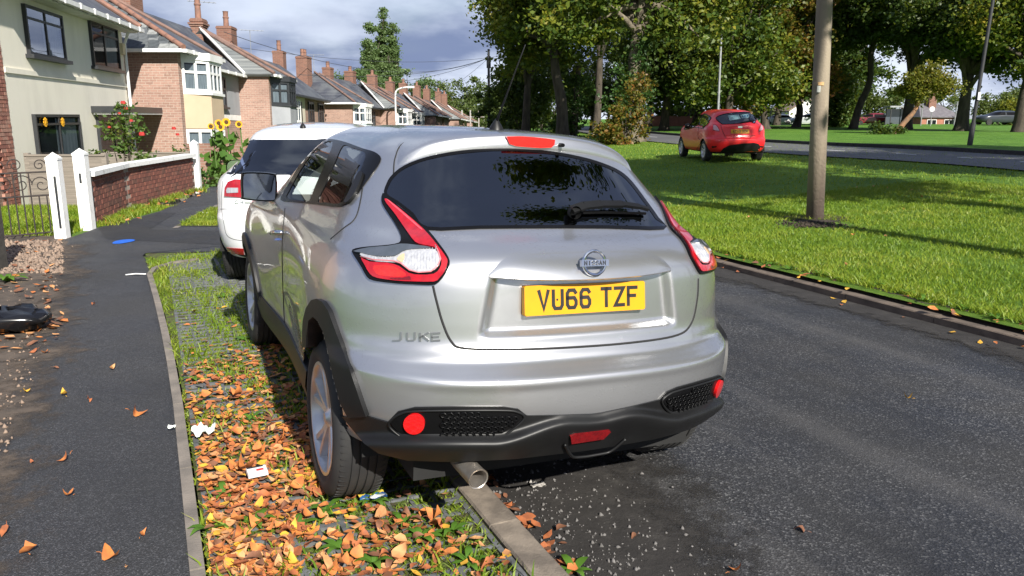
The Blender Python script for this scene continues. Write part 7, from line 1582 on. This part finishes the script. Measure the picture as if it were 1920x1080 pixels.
crumple('paper_scrap', 'small pale scrap of litter beside the far path crossing', 'litter', 383, 453 if False else 400, .10, .06, M_pap, 5, .085, .006)
crumple('pale_stone', 'pale flattened scrap lying in the mud behind the bumper', 'litter', 1008, 909, .075, .04, M('pale_grit', (.38, .36, .33), (.28, .26, .24), 30, .9), 6, .012, .005)
M_bag = M('black_polythene', (.010, .010, .011), (.006, .006, .007), 8, .22)
q = gp(12, 618, .08); rngb = np.random.default_rng(5); m = MB(); m.lathe([(0, .17)]+[(.22*math.sin(math.pi*k/10)**.7*(1 if k > 3 else .9), .17*(1+math.cos(math.pi*k/10))/2*1.0) for k in range(1, 10)]+[(0, 0)], 22, 'Z'); bgm = m.mesh('bin_bag', [M_bag], True)
for v_ in bgm.vertices: v_.co += Vector(rngb.normal(0, .014, 3))
o = obj('bin_bag', bgm, loc=(q.x, q.y, .08)); o.scale = (1.5, 1.0, 1.0); tag(o, 'shiny black bin bag lying on the dirt strip', 'bin bag')
q0, q1 = gp(236, 517, .08), gp(274, 516, .08); m = MB(); m.tube([q0+Vector((0, 0, .01)), q0.lerp(q1, .5)+Vector((0, 0, .018)), q1+Vector((0, 0, .012))], .006, 6); tag(obj('white_stick', m, M_white), 'thin white plastic strip lying across the path edge', 'litter')
q = gp(231, 453, .079); m = MB(); m.add([(q.x+.115*math.cos(a)*(1+.1*math.sin(3*a)), q.y+.19*math.sin(a), .0815) for a in np.linspace(0, 2*math.pi, 20, endpoint=False)], [tuple(range(20))]); tag(obj('blue_paint_mark', m, M('survey_blue', (.01, .13, .62), (.01, .10, .5), 12, .6)), 'bright blue survey paint mark on the path', 'paint mark')
# stones: gutter grit and rubble on the dirt strip
def stones(name, label, pts, size, mat, seed):
    rng = np.random.default_rng(seed); base_ = np.array([(1, 0, 0), (-1, 0, 0), (0, 1, 0), (0, -1, 0), (0, 0, 1), (0, 0, -1)], float); Ft = np.array([(0, 2, 4), (2, 1, 4), (1, 3, 4), (3, 0, 4), (2, 0, 5), (1, 2, 5), (3, 1, 5), (0, 3, 5)]); n = len(pts)
    sc = size*(.35+rng.random((n, 1, 1))**2*1.2)*(.6+.8*rng.random((n, 1, 3))); a = rng.random(n)*6.28; b = base_[None]*sc*(1+.25*rng.normal(size=(n, 6, 3))); c, s_ = np.cos(a)[:, None], np.sin(a)[:, None]; x = b[..., 0]*c-b[..., 1]*s_; y = b[..., 0]*s_+b[..., 1]*c
    V_ = np.stack([x, y, b[..., 2]], -1)+np.array(pts)[:, None]; Ff = (Ft[None]+np.arange(n)[:, None, None]*6).reshape(-1, 3)
    return tag(obj(name, np_mesh(name, V_.reshape(-1, 3), Ff, mat)), label, 'gravel', kind='stuff')
pts = []
for k in range(1100): s = RG.normal(.5, .9); d = .18+abs(RG.normal(0, .28)); q = rp(s, d, .010); pts.append(tuple(q))
stones('gutter_grit', 'loose grit lying in the muddy gutter behind the silver car', pts, .0065, M('grit', (.09, .085, .08), (.17, .16, .155), 40, .9), 1)
pts = [tuple(gp(RG.uniform(-40, 118), RG.uniform(452, 512), .082)) for k in range(1300)]
stones('rubble', 'brown rubble and chippings spread on the dirt strip', pts, .022, M('rubble_stone', (.30, .22, .165), (.17, .12, .09), 12, .9), 2)
pts = [tuple(gp(RG.uniform(-40, 200), 460+RG.random()*400, .082)) for k in range(900)]
pts = [p for p in pts if (Vector(p)-K0).dot(NR) < el(min(8, max(-4, (Vector(p)-K0).dot(UL))))-.75]
stones('path_grit', 'grit scattered over the dirt strip beside the path', pts, .009, MATS['rubble_stone'], 3)
q = gp(1528, 412, .22); pts = [(q.x+RG.normal(0, .26), q.y+RG.normal(0, .2), pz+.012) for k in range(420)]
stones('soil_crumbs', 'soil crumbs around the foot of the wooden pole', pts, .016, M_soil, 4)
